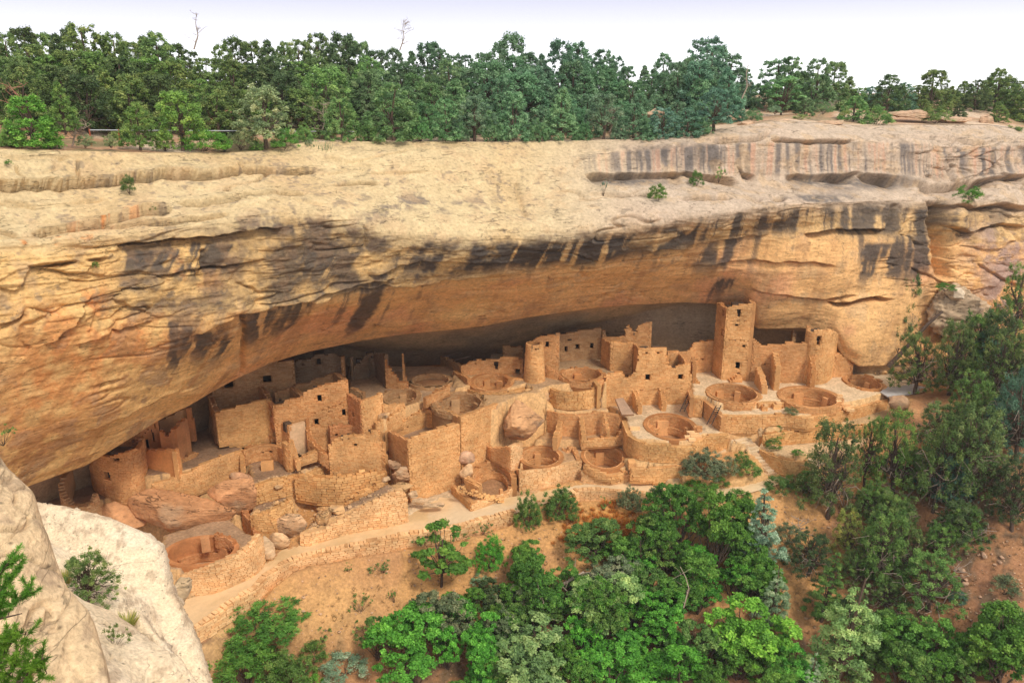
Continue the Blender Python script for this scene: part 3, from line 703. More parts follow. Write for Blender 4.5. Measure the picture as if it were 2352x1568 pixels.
wood = np.clip(sst(1850, 2050, gx) * sst(1080, 1200, gy) + sst(2150, 2300, gx) * sst(760, 900, gy) + sst(1350, 1500, gy), 0, 1)
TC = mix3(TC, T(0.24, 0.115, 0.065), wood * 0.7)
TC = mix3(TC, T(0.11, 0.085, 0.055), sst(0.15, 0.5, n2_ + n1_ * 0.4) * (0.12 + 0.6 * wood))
TC = mix3(TC, T(0.60, 0.30, 0.07), np.clip(np.exp(-((gx - 1400) / 80) ** 2 - ((gy - 1215) / 42) ** 2) * 1.3, 0, 1) * sst(-0.6, 0.2, n2_))
TC = mix3(TC, T(0.55, 0.32, 0.13), np.exp(-((gx - 760) / 220) ** 2 - ((gy - 1400) / 110) ** 2) * 0.7)
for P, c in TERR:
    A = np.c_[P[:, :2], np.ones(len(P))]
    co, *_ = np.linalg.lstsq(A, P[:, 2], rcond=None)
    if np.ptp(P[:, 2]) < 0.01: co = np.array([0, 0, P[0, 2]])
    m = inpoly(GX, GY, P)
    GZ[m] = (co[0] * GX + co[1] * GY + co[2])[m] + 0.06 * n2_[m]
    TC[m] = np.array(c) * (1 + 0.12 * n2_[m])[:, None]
for kk, (kx, ky, rx_, ry_, rz_, dep) in KIV.items():
    m = ((GX - kx) / (rx_ + 0.22)) ** 2 + ((GY - ky) / (ry_ + 0.22)) ** 2 < 1
    GZ[m] = rz_ - dep; TC[m] = np.array((0.36, 0.20, 0.10))
# trodden path, laid as its own sheet; the ground stays just beneath it
def resamp(P, n):
    d = np.r_[0, np.cumsum(np.linalg.norm(np.diff(P[:, :2], axis=0), axis=1))]
    t = np.linspace(0, d[-1], n)
    return np.stack([np.interp(t, d, P[:, i]) for i in range(P.shape[1])], -1)
npt = 240
idx = np.linspace(0, len(PIN) - 1, npt)
pa = np.stack([np.interp(idx, range(len(PIN)), PIN[:, i]) for i in range(3)], -1)
pb = np.stack([np.interp(idx, range(len(POUT)), POUT[:, i]) for i in range(3)], -1)
tt = np.linspace(-0.12, 1.0, 14)
PS = pa[:, None] * (1 - tt[None, :, None]) + pb[:, None] * tt[None, :, None]
PS[..., 2] += 0.03 * fbm(PS, 2.0, 3, 421) + 0.03
pcol = mix3(np.zeros(PS.shape) + T(0.72, 0.50, 0.275), T(0.62, 0.42, 0.21), sst(-0.3, 0.6, fbm(PS, 3.0, 4, 425)))
pcol = mix3(pcol, T(0.66, 0.52, 0.34), (PS[..., 0] > -8) * sst(-0.5, 0.5, fbm(PS, 4, 3, 427)) * 0.6)
me = mesh_np("path", PS, grid_faces(npt, 14), pcol, True, M['sand'])
setp(link("path", me), "pale trodden sandy path curving below the ruins", kind="structure")
poly = np.concatenate([pa, pb[::-1]])
m = inpoly(GX, GY, poly)
near_z = np.zeros(GX.shape)
ii = np.argwhere(m)
cen = (pa + pb) / 2
for a, b in ii:
    j = np.argmin((cen[:, 0] - GX[a, b]) ** 2 + (cen[:, 1] - GY[a, b]) ** 2)
    GZ[a, b] = cen[j, 2] - 0.12
# small pale paved strip on the right leading out of the plaza
CARVE = []
CARVE_PT = []
def finish_ground():
    """the soil drops to the foot of every retaining wall, then the ground becomes one sheet"""
    for px_, py_, pz_, rr_ in CARVE_PT:
        w = (GX - px_) ** 2 + (GY - py_) ** 2 < rr_ * rr_
        GZ[w] = np.minimum(GZ[w], pz_)
    for Q, nor in CARVE:
        for i in range(len(Q) - 1):
            a, b = Q[i], Q[i + 1]; L_ = math.hypot(b[0] - a[0], b[1] - a[1])
            if L_ < 1e-4: continue
            tx, ty = (b[0] - a[0]) / L_, (b[1] - a[1]) / L_; nx, ny = nor[i]
            i0, i1 = np.searchsorted(fx, [min(a[0], b[0]) - 1.4, max(a[0], b[0]) + 1.4]); j0, j1 = np.searchsorted(fy, [min(a[1], b[1]) - 1.4, max(a[1], b[1]) + 1.4])
            sx_ = GX[i0:i1, j0:j1] - a[0]; sy_ = GY[i0:i1, j0:j1] - a[1]
            u = sx_ * tx + sy_ * ty; d = sx_ * nx + sy_ * ny
            zb_ = a[3] + (b[3] - a[3]) * np.clip(u / L_, 0, 1)
            w = (u > -0.15) & (u < L_ + 0.15) & (d > -0.27) & (d < 1.2)
            lim = zb_ + np.clip((d - 0.45) / 0.75, 0, 1) * 1.5
            sub_ = GZ[i0:i1, j0:j1]
            sub_[w] = np.minimum(sub_[w], lim[w] + 0.02)
    gzx = np.abs(np.gradient(GZ, axis=0)) / np.gradient(fx)[:, None]; gzy = np.abs(np.gradient(GZ, axis=1)) / np.gradient(fy)[None]
    steep = sst(0.9, 1.8, np.hypot(gzx, gzy))     # cut banks between the floors are bare tan rock
    TC[:] = mix3(TC, T(0.62, 0.37, 0.165), steep * 0.9)
    G3[..., 2] = GZ
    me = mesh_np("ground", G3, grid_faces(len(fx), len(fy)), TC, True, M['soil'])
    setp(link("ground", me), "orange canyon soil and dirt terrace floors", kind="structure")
def gz(X, Y):
    i = int(np.clip(np.searchsorted(fx, X) - 1, 0, len(fx) - 2)); j = int(np.clip(np.searchsorted(fy, Y) - 1, 0, len(fy) - 2))
    u = (X - fx[i]) / (fx[i + 1] - fx[i]); v = (Y - fy[j]) / (fy[j + 1] - fy[j])
    return float((GZ[i, j] * (1 - u) + GZ[i + 1, j] * u) * (1 - v) + (GZ[i, j + 1] * (1 - u) + GZ[i + 1, j + 1] * u) * v)
def ground_hit(x, y, y0=28.0, y1=105.0):
    r = float(ratio(y)); k = (x - CXP) / float(fwd(y))
    Y = y0
    while Y < y1:
        if EZ - r * Y <= gz(k * Y, Y): break
        Y += 0.25
    return np.array([k * Y, Y, gz(k * Y, Y)])

# ---------------------------------------------------------------- MASONRY
def srgb(r, g, b):
    f = lambda c: ((c / 255 + 0.055) / 1.055) ** 2.4 if c > 10 else c / 255 / 12.92
    return (f(r), f(g), f(b))
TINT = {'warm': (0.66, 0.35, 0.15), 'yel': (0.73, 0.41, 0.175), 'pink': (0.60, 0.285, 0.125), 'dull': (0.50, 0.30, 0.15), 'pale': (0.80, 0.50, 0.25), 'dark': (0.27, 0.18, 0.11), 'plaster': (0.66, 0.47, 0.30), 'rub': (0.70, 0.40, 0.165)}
BOXV = np.array([[-1,-1,-1],[1,-1,-1],[1,1,-1],[-1,1,-1],[-1,-1,1],[1,-1,1],[1,1,1],[-1,1,1]], float)
BOXF = np.array([[0,1,5,4],[1,2,6,5],[2,3,7,6],[3,0,4,7],[4,5,6,7],[0,3,2,1]])
STONE_MESHES = []
for i in range(10):
    v = BOXV * 0.5
    v = v + rng.uniform(-0.07, 0.07, v.shape)
    v[4:, :] *= np.array([0.9, 0.93, 1.0])
    # two extra rings would be lost at this size: eight uneven corners, softened by the shader bump
    STONE_MESHES.append(mesh_np("stone", v, BOXF, None, False, M['stone']))
N_IND = [0]
PXM = 1.0884
def put_stones(parent, Cn, Tn, Nn, L, Dp, Hh, tint, maxind=80, thr=14.0):
    """Cn centres, Tn tangents, Nn outward normals (n x 3); the larger ones become stones of their own"""
    n = len(Cn)
    if n == 0: return
    Cn, Tn, Nn = map(np.asarray, (Cn, Tn, Nn)); L, Dp, Hh = map(np.asarray, (L, Dp, Hh))
    dist = np.linalg.norm(Cn - np.array([0, 0, EZ]), axis=1)
    vis = np.abs((Tn * (Cn - np.array([0, 0, EZ]))).sum(1) / dist)
    pxl = L * np.sqrt(1 - np.minimum(vis, 0.999) ** 2) * FOC / dist * PXM
    order = np.argsort(-pxl)
    ind = [i for i in order[:maxind] if pxl[i] >= thr * 0.85]
    mask = np.ones(n, bool); mask[ind] = False
    Up = np.cross(Tn, Nn); Up = np.where(Up[:, 2:3] < 0, -Up, Up)
    for i in ind:
        me = STONE_MESHES[int(rng.integers(len(STONE_MESHES)))]
        o = bpy.data.objects.new("stone", me)
        t, u_, w = Tn[i], Nn[i], Up[i]
        s = (L[i], Dp[i], Hh[i])
        o.matrix_world = Matrix(((t[0]*s[0], u_[0]*s[1], w[0]*s[2], Cn[i][0]), (t[1]*s[0], u_[1]*s[1], w[1]*s[2], Cn[i][1]), (t[2]*s[0], u_[2]*s[1], w[2]*s[2], Cn[i][2]), (0, 0, 0, 1)))
        o.color = (*tint, 1); C.objects.link(o); o.parent = parent
        N_IND[0] += 1
    r = np.flatnonzero(mask); k = len(r)
    if k:
        loc = BOXV[None] * 0.5 + rng.uniform(-0.07, 0.07, (k, 8, 3))
        V = Cn[r, None] + loc[..., 0:1] * (Tn[r] * L[r, None])[:, None] + loc[..., 1:2] * (Nn[r] * Dp[r, None])[:, None] + loc[..., 2:3] * (Up[r] * Hh[r, None])[:, None]
        Fq = (BOXF[[1, 2, 3, 4]][None, :, :] + 8 * np.arange(k)[:, None, None]).reshape(-1, 4)
        me = mesh_np("masonry", V, Fq, None, False, M['stone'])
        o = link("masonry", me, parent); o["kind"] = "stuff"; o.color = (*tint, 1)
def dens(P, step):
    d = np.r_[0, np.cumsum(np.linalg.norm(np.diff(P[:, :2], axis=0), axis=1))]
    n = max(2, int(math.ceil(d[-1] / step)) + 1)
    t = np.linspace(0, d[-1], n)
    return t, np.stack([np.interp(t, d, P[:, i]) for i in range(P.shape[1])], -1), d
def build_wall(parent, XYT, th=0.4, tint='warm', ops=(), jag=0.12, closed=False, away=True, st='front', big=1.0, course=(0.12, 0.2), ln=(0.2, 0.52), maxind=80, thr=14.0, name="wall", flip=False, emb=0.5, sm=1.0, niche=True, plaster=False, carve=False, taper=0.0, cen=None, dep_niche=1.3):
    """XYT rows: X, Y, ztop, zbase along the visible face.  ops: openings (x0, x1, y0, y1) in view units."""
    tint = TINT[tint] if isinstance(tint, str) else tint
    P = np.asarray(XYT, float)
    t, Q, dk = dens(P, 0.24)
    # split lines at the edges of openings
    opsw = []
    dense_t, dQ, _ = dens(P, 0.03)
    for (x0, x1, y0, y1) in ops:
        ym_ = (y0 + y1) / 2
        def find(x):
            rr = dQ[:, 0] / dQ[:, 1] - (x - CXP) / float(fwd(ym_))
            j = int(np.argmin(np.abs(rr))); return dense_t[j], dQ[j, 1]
        s0, Ya = find(x0); s1, Yb_ = find(x1)
        if s1 < s0: s0, s1 = s1, s0
        if s1 - s0 < 0.04: s1 = s0 + 0.3
        Ym = (Ya + Yb_) / 2
        opsw.append((s0, s1, EZ - float(ratio(y1)) * Ym, EZ - float(ratio(y0)) * Ym))
    ts = np.unique(np.round(np.concatenate([t] + [[a, b] for a, b, _, _ in opsw]), 3))
    ts = ts[np.r_[True, np.diff(ts) > 0.02]]
    keep = set()
    Q = np.stack([np.interp(ts, dk, P[:, i]) for i in range(4)], -1)
    tan = np.gradient(Q[:, :2], axis=0)
    if closed: tan[0] = tan[-1] = Q[1, :2] - Q[-2, :2]
    tan /= np.linalg.norm(tan, axis=1, keepdims=True) + 1e-9
    nor = np.stack([tan[:, 1], -tan[:, 0]], -1)
    if cen is not None:      # outward from the centre of a round room
        mid = Q[:, :2] - np.array(cen)
        if (nor * mid).sum() < 0: nor = -nor
        if flip: nor = -nor
    else:
        mid = Q[:, :2].mean(0)
        if ((nor * (-Q[:, :2])).sum(1)).mean() < 0: nor = -nor
        if flip: nor = -nor
    if carve or (parent.name.startswith(('retaining_wall', 'parapet')) and name != 'return_wall'): CARVE.append((Q.copy(), nor.copy()))
    zb = float(Q[:, 3].min()) - emb; zt = float(Q[:, 2].max()) + jag + 0.05
    zl = np.arange(zb, zt + 0.19, 0.19)
    zl = np.unique(np.round(np.concatenate([zl] + [[c, d] for _, _, c, d in opsw]), 3))
    zl = zl[np.r_[True, np.diff(zl) > 0.015]]
    sm_ = (ts[:-1] + ts[1:]) / 2
    topc = np.interp(sm_, ts, Q[:, 2]) + jag * (vn(sm_ / 0.7, P[0, 0] + 0 * sm_, 0 * sm_, 501) + 0.6 * vn(sm_ / 0.28, P[0, 0] + 0 * sm_, 0 * sm_, 502))
    basec = np.interp(sm_, ts, Q[:, 3]) - emb
    zc = (zl[:-1] + zl[1:]) / 2
    pres = (zc[None] < topc[:, None]) & (zc[None] > basec[:, None])
    for a, b, c, d in opsw:
        pres &= ~((sm_[:, None] > a) & (sm_[:, None] < b) & (zc[None] > c) & (zc[None] < d))
    ns, nz = pres.shape
    V = []; F = []; vid = {}
    nzl = len(zl)
    # solid core: front sheet (0) and back sheet (1)
    fr = np.zeros((len(ts), nzl, 3)); bk = np.zeros((len(ts), nzl, 3))
    hgt = (zl[None] - zb)
    off = nor[:, None, :] * (-(taper) * hgt[..., None])
    fr[..., :2] = Q[:, None, :2] + off; fr[..., 2] = zl[None]
    bk[..., :2] = Q[:, None, :2] - nor[:, None] * th + off; bk[..., 2] = zl[None]
    A = np.arange(len(ts) * nzl).reshape(len(ts), nzl); B = A + len(ts) * nzl
    ii, jj = np.nonzero(pres)
    Fq = [np.stack([A[ii, jj], A[ii + 1, jj], A[ii + 1, jj + 1], A[ii, jj + 1]], -1),
          np.stack([B[ii, jj], B[ii, jj + 1], B[ii + 1, jj + 1], B[ii + 1, jj]], -1)]
    pp = np.pad(pres, 1)
    if closed: pp[0, 1:-1] = pres[-1]; pp[-1, 1:-1] = pres[0]
    def sides(di, dj, e):
        m = pres & ~pp[1 + di:1 + di + ns, 1 + dj:1 + dj + nz]
        i, j = np.nonzero(m)
        if not len(i): return
        (a0, b0), (a1, b1) = e
        Fq.append(np.stack([A[i + a0, j + b0], A[i + a1, j + b1], B[i + a1, j + b1], B[i + a0, j + b0]], -1))
    sides(0, 1, ((0, 1), (1, 1))); sides(0, -1, ((1, 0), (0, 0))); sides(-1, 0, ((0, 0), (0, 1))); sides(1, 0, ((1, 1), (1, 0)))
    Vn = np.concatenate([fr.reshape(-1, 3), bk.reshape(-1, 3)]); Fq = np.concatenate(Fq)
    used = np.unique(Fq); re_ = np.zeros(len(Vn), int); re_[used] = np.arange(len(used))
    me = mesh_np(name, Vn[used], re_[Fq], None, False, M['mortar'])
    o = link(name, me, parent); k_ = 0.95 if plaster else 0.74
    o.color = (tint[0] * k_, tint[1] * k_ * 0.95, tint[2] * k_ * 0.9, 1)
    # stones
    faces = [] if plaster else (['front'] if st == 'front' else (['back'] if st == 'back' else ['front', 'back']))
    for side in faces:
        Cn, Tn, Nn, Ls, Ds, Hs = [], [], [], [], [], []
        sgn = 1 if side == 'front' else -1
        z = zb + 0.1
        smax = ts[-1]
        while z < zt:
            h = rng.uniform(*course) * big
            s = rng.uniform(-0.3, 0)
            zc_ = z + h / 2
            while s < smax:
                l = rng.uniform(*ln) * big
                sc = s + l / 2; s += l
                if sc < 0.03 or sc > smax - 0.03: continue
                j = min(max(int(np.searchsorted(sm_, sc)), 0), len(sm_) - 1)
                if zc_ > topc[j] + 0.03 or zc_ < basec[j] + 0.25: continue
                bad = False
                for a, b, c, d in opsw:
                    if a - l * 0.35 < sc < b + l * 0.35 and c - h * 0.3 < zc_ < d + h * 0.3: bad = True; break
                if bad: continue
                if sc + l / 2 > smax: l = 2 * (smax - sc)
                if sc - l / 2 < 0: l = 2 * sc
                tx = np.interp(sc, ts, tan[:, 0]); ty = np.interp(sc, ts, tan[:, 1]); tn = math.hypot(tx, ty) + 1e-9
                nx_ = np.interp(sc, ts, nor[:, 0]); ny_ = np.interp(sc, ts, nor[:, 1]); nn = math.hypot(nx_, ny_) + 1e-9
                px_ = np.interp(sc, ts, Q[:, 0]); py_ = np.interp(sc, ts, Q[:, 1])
                d0 = 0.0 if sgn > 0 else -th
                pr = rng.uniform(-0.012, 0.02) * big
                oo = d0 + sgn * pr - taper * (zc_ - zb)
                Cn.append((px_ + nx_ / nn * oo, py_ + ny_ / nn * oo, zc_)); Tn.append((tx / tn, ty / tn, rng.uniform(-0.02, 0.02)))
                Nn.append((sgn * nx_ / nn, sgn * ny_ / nn, 0)); Ls.append(l * 0.97 - 0.008); Ds.append(0.13 * big); Hs.append(h * 0.84)
            z += h
        put_stones(parent, Cn, Tn, Nn, Ls, Ds, Hs, tint, maxind, thr)
    # window recesses: added box behind every opening, painted dark for the room's shade
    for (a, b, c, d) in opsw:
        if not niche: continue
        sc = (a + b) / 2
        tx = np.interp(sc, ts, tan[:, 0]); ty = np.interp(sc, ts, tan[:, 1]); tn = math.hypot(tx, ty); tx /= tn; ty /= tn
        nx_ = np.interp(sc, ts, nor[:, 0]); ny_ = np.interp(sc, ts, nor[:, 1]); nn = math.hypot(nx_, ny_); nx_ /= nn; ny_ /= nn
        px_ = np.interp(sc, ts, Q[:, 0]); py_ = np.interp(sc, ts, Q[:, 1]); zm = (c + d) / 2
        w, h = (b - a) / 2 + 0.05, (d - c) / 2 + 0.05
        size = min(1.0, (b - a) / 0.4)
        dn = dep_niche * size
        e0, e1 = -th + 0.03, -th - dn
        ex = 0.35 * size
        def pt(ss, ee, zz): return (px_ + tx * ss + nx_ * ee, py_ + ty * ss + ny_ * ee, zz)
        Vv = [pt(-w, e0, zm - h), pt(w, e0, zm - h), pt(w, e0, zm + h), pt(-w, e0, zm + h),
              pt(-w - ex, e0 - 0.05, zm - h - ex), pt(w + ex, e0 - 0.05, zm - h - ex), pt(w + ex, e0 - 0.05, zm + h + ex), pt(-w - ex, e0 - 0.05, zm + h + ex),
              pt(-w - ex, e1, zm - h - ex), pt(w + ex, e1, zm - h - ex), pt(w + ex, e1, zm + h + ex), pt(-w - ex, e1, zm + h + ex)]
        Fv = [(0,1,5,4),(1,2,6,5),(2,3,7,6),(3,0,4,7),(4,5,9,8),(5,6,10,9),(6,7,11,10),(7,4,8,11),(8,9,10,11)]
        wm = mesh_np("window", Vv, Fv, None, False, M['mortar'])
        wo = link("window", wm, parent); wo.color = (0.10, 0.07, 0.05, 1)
        if b - a > 0.35 and d - c > 0.62:      # lintel slab and sill of the larger openings
            for zz, nm in ((d + 0.05, "lintel"), (c - 0.04, "sill")):
                Vb = np.array([pt(x_ * (w + 0.12), 0.035 if y_ < 0 else -th * 0.9, zz + z_ * 0.045) for x_, y_, z_ in BOXV])
                lo = link(nm, mesh_np(nm, Vb, BOXF, None, False, M['stone']), wo); lo.color = (tint[0] * 1.1, tint[1] * 1.08, tint[2] * 1.05, 1)
    return Q
def W(t_, k, pts, ref='base', H=None, ops=(), **kw):
    """wall from what is seen of it: pts (x, y_top, y_base[, Y or H])"""
    rows = []
    for p in pts:
        x, yt, yb_ = RX(k, p[0]), RY(k, p[1]), RY(k, p[2])
        h = p[3] if len(p) > 3 else H
        if ref == 'base': Y = h / ratio(yb_)
        elif ref == 'top': Y = h / ratio(yt)
        else: Y = h
        rows.append((float((x - CXP) / fwd(yt) * Y), float(Y), float(EZ - ratio(yt) * Y), float(EZ - ratio(yb_) * Y)))
    o2 = []
    for (cx, cy, w, h) in ops:
        o2.append((RX(k, cx - w / 2), RX(k, cx + w / 2), RY(k, cy - h / 2), RY(k, cy + h / 2)))
    return build_wall(t_, rows, ops=o2, **kw)
def block(parent, name, k, cx, cy_top, cy_base, wpx, depth, H=None, Y=None, tint='warm', rot=0.0, taper=0.0):
    """small masonry block standing at a seen place"""
    xb = RX(k, cx); yb_, yt = RY(k, cy_base), RY(k, cy_top)
    if Y is None: Y = float(H / ratio(yb_))
    X = float((xb - CXP) / fwd((yb_ + yt) / 2) * Y)
    w = wpx * 0.2519 / float(fwd(yb_)) * Y
    z0 = EZ - float(ratio(yb_)) * Y; z1 = EZ - float(ratio(yt)) * Y
    v = BOXV.copy()
    v = v * np.array([w / 2, depth / 2, (z1 - z0) / 2 + 0.05]) + np.array([0, depth / 2, (z1 - z0) / 2 - 0.05])
    v[4:, 0] *= 1 - taper
    v += rng.uniform(-0.03, 0.03, v.shape)
    c, s = math.cos(rot), math.sin(rot)
    v = np.stack([v[:, 0] * c - v[:, 1] * s + X, v[:, 0] * s + v[:, 1] * c + Y, v[:, 2] + z0], -1)
    o = link(name, mesh_np(name, v, BOXF, None, False, M['stone']), parent)
    tn = TINT[tint]; o.color = (*tn, 1)
    return o
def ring_pts(kx, ky, rx_, ry_, zt, zb, a0=0, a1=360, n=72):
    a = np.radians(np.linspace(a0, a1, n))
    zt_ = zt(np.degrees(a)) if callable(zt) else np.full(n, zt)
    return np.stack([kx + rx_ * np.cos(a), ky + ry_ * np.sin(a), zt_, np.full(n, zb)], -1)
def kiva(kk, label, tint='warm', rimw=0.42, pil=(), front_out=0.5, rise=0.06, bench=True, jag=0.06, cat="kiva", plaster=False):
    kx, ky, rx_, ry_, rz_, dep = KIV[kk]
    t = thing("kiva", label, cat, group=None)
    zf = rz_ - dep
    # inner lining
    build_wall(t, ring_pts(kx, ky, rx_, ry_, rz_ + rise, zf), th=rimw, tint=tint, jag=jag, closed=True, cen=(kx, ky), flip=True, maxind=26, thr=13, emb=0.1, name="ring_wall", plaster=plaster)
    # outer face of the front of the ring, where the ground drops away
    if front_out:
        build_wall(t, ring_pts(kx, ky, rx_ + rimw + 0.05, ry_ + rimw + 0.05, rz_ + rise - 0.02, rz_ - front_out, 185, 355, 50), th=0.3, tint=tint, jag=jag, cen=(kx, ky), maxind=40, thr=13, name="outer_wall", emb=0.4)
    a = np.radians(np.linspace(0, 360, 49))[:-1]
    V = np.concatenate([[[kx, ky, zf + 0.03]], np.stack([kx + (rx_ - 0.02) * np.cos(a), ky + (ry_ - 0.02) * np.sin(a), np.full(48, zf + 0.03)], -1)])
    F3 = np.array([[0, 1 + i, 1 + (i + 1) % 48] for i in range(48)])
    o = link("floor", mesh_np("floor", V, F3, None, False, M['mortar']), t); o.color = (0.40, 0.24, 0.13, 1)
    if bench:
        build_wall(t, ring_pts(kx, ky, rx_ - 0.3, ry_ - 0.3, zf + dep * 0.42, zf, 20, 160, 30), th=0.34, tint=tint, jag=0.03, cen=(kx, ky), flip=True, maxind=10, thr=14, emb=0.05, name="bench")
    for (ang, w) in pil:
        r = math.radians(ang)
        c = np.array([kx + (rx_ - 0.10) * math.cos(r), ky + (ry_ - 0.10) * math.sin(r)])
        z0, z1 = zf, rz_ - 0.6; w *= 1.2
        d = np.array([math.cos(r), math.sin(r)]); tt_ = np.array([-d[1], d[0]])
        V = np.array([[c[0] + tt_[0] * x_ * w / 2 + d[0] * y_ * 0.34, c[1] + tt_[1] * x_ * w / 2 + d[1] * y_ * 0.34, (z0 + z1) / 2 + z_ * (z1 - z0) / 2] for x_, y_, z_ in BOXV])
        o = link("pilaster", mesh_np("pilaster", V, BOXF, None, False, M['stone']), t); o.color = (*[c_ * 1.08 for c_ in TINT[tint]], 1)
    return t
# ---------------------------------------------------------------- THE RUIN, from right to left
# -- square tower and the front it stands in
t = thing("square_tower", "tall square four-storey masonry tower reaching the alcove roof, T-shaped door near its top", "tower")
W(t, 5, [(340,55,690,32.0),(425,112,760,32.0)], H=32, ops=[(395,150,12,60),(385,330,10,50)], name="side_wall", tint='warm', jag=0.1, maxind=20)
W(t, 5, [(425,115,762),(470,100,764),(530,88,766),(560,76,767),(665,74,772)], H=32, name="front_wall", tint='yel', jag=0.06, maxind=70, thr=12,
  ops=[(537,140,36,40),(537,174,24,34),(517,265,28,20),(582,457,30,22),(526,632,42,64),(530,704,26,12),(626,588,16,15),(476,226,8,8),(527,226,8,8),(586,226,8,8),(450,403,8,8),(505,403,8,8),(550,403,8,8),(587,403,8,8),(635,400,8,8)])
r_ = build_wall(t, [P_Y(RX(5,665), RY(5,74), 86.9).tolist() + [13.0], [P_Y(RX(5,665), RY(5,74), 86.9)[0] + 0.3, 90.0, P_Y(RX(5,665), RY(5,74), 86.9)[2], 13.0]], th=0.35, tint='warm', name="side_wall", maxind=0, flip=False)
t = thing("stone_steps", "rounded stone steps piled against the door of the square tower", "steps")
for i, (cx, cy, w) in enumerate([(512,790,110),(524,775,90),(533,758,66),(537,742,44)]):
    block(t, "step", 5, cx, cy - 16, cy, w, 0.9 - 0.15 * i, H=32 - 0.22 * i + 0.0, tint='yel')
t = thing("masonry_wall", "high plain wall with three projecting buttresses between the square tower and round corner tower", "wall")
W(t, 5, [(665,402,773),(700,420,775),(720,445,776),(830,450,782),(940,462,786),(965,428,788),(1040,430,790),(1140,432,792),(1192,440,794)], H=32, ops=[(775,622,16,13)], tint='warm', maxind=80, thr=12)
t2 = thing("buttress", "short slanting buttress wall beside the square tower steps", "buttress")
W(t2, 5, [(692,648,790),(722,700,830),(752,830,893)], H=32, th=0.5, tint='yel', maxind=20, st='both')
t2 = thing("buttress", "tall buttress wall between the two plaza kivas", "buttress")
W(t2, 5, [(846,515,790),(858,560,825),(878,640,862)], H=32, th=0.5, tint='yel', maxind=20, st='both')
t2 = thing("buttress", "thin buttress wall touching the left side of the round corner tower", "buttress")
W(t2, 5, [(1182,540,795),(1192,560,815),(1206,690,838)], H=32, th=0.45, tint='yel', maxind=20, st='both')
t = thing("round_tower", "round-cornered right hand tower with a T-shaped door under the cliff foot", "tower")
W(t, 5, [(1155,300,782),(1200,322,800),(1260,318,808),(1320,316,806),(1375,310,790),(1415,330,768),(1438,350,735),(1440,372,705)], H=32, tint='yel', jag=0.08, maxind=90, thr=11,
  ops=[(1268,385,46,44),(1266,425,30,48),(1245,493,10,9),(1415,460,8,14)])
W(t, 5, [(1155,276,500,88.6),(1190,300,500,87.2)], ref='Y', tint='warm', name="wall_stub", maxind=0, niche=False)
t = thing("masonry_wall", "narrow broken wall stub standing in the dark hollow behind the front", "wall")
W(t, 5, [(1030,320,440,91.0),(1064,330,440,91.0)], ref='Y', th=0.5, tint='dull', maxind=0)
t = thing("masonry_wall", "leaning smooth wall between the round corner tower and the last kiva", "wall")
W(t, 5, [(1408,500,740,88.0),(1450,520,735,88.3),(1540,580,730,88.6),(1580,640,725,88.4)], ref='Y', tint='warm', maxind=10)
t = thing("masonry_wall", "ragged high wall running left from the square tower", "wall")
W(t, 4, [(1355,610,800,88.6),(1450,515,800,89.0),(1550,500,790,89.3),(1600,425,780,89.6),(1700,415,770,90.0),(1800,405,760,90.3)], ref='Y', tint='warm', maxind=60, thr=12, jag=0.12,
  ops=[(1605,577,20,10),(1665,575,20,10)])
W(t, 4, [(1560,560,700,87.0),(1580,650,760,86.0)], ref='Y', name="wall_end", tint='warm', maxind=0)
t = thing("masonry_wall", "low curved wall remnant on the plaza left of the square tower", "wall")
W(t, 4, [(1580,745,800,86.5),(1600,760,805,86.0),(1638,795,808,85.8)], ref='Y', th=0.3, tint='yel', maxind=6)
kiva('k3', "sunken round kiva farthest right, beside the leaning wall", pil=[(100,0.6),(40,0.5),(160,0.5)], front_out=0.35)
kiva('k2', "sunken round kiva in the middle of the upper plaza with a square pilaster", pil=[(95,0.9),(150,0.5),(30,0.5)], front_out=0.6)
kiva('k1', "sunken round kiva in front of the square tower", pil=[(112,0.75),(60,0.5),(170,0.5)], front_out=0.6)
t = thing("masonry_wall", "low wall joining the rims of the two plaza kivas above the bright ledge", "wall")
W(t, 5, [(715,978,1022),(800,968,1020),(880,966,1018),(948,975,1020)], ref='top', H=31.98, tint='yel', maxind=10, jag=0.04)
t = thing("retaining_wall", "long upper retaining wall with a bright ledge, carrying the two plaza kivas", "wall")
W(t, 5, [(375,1088,1215),(500,1092,1228),(650,1094,1238),(770,1090,1200),(850,1088,1152),(960,1085,1162),(1160,1112,1190),(1330,1078,1168),(1500,1040,1140),(1630,1012,1110),(1760,975,1075),(1895,938,1030)], ref='top', H=32.6, tint='yel', big=1.15, maxind=210, thr=12, jag=0.08)
W(t, 4, [(1668,952,1080),(1745,1015,1150),(1838,1092,1212)], ref='top', H=32.3, name="side_wall", tint='warm', maxind=30, thr=12)
W(t, 4, [(1545,935,1068),(1670,948,1085)], ref='top', H=32, name="return_wall", tint='yel', maxind=30, thr=12)
t = thing("masonry_wall", "short dark edge wall behind the left ladder, at the end of the plaza", "wall")
W(t, 4, [(1528,845,985),(1552,935,1068)], ref='top', H=31.8, tint='warm', maxind=10)
for nm, pts in (("small square stone block beside the first plaza kiva on the bright ledge", (775,1010,1045,48)), ("pair of stone steps between the two plaza kivas", (890,990,1035,70))):
    t = thing("stone_block", nm, "block")
    block(t, "stone", 5, pts[0], pts[1], pts[2], pts[3], 0.6, H=32.6, tint='yel')
    block(t, "stone", 5, pts[0] + 12, pts[1] - 14, pts[2] - 8, pts[3] * 0.7, 0.5, H=32.5, tint='pale')
t = thing("stone_steps", "flat stone steps at the right edge of the middle plaza kiva", "steps")
for i in range(5):
    block(t, "step", 5, 1525 + i * 8 - 20 * (i % 2), 985 + i * 12, 998 + i * 12, 70, 0.5, H=32.1 + i * 0.1, tint='pale')
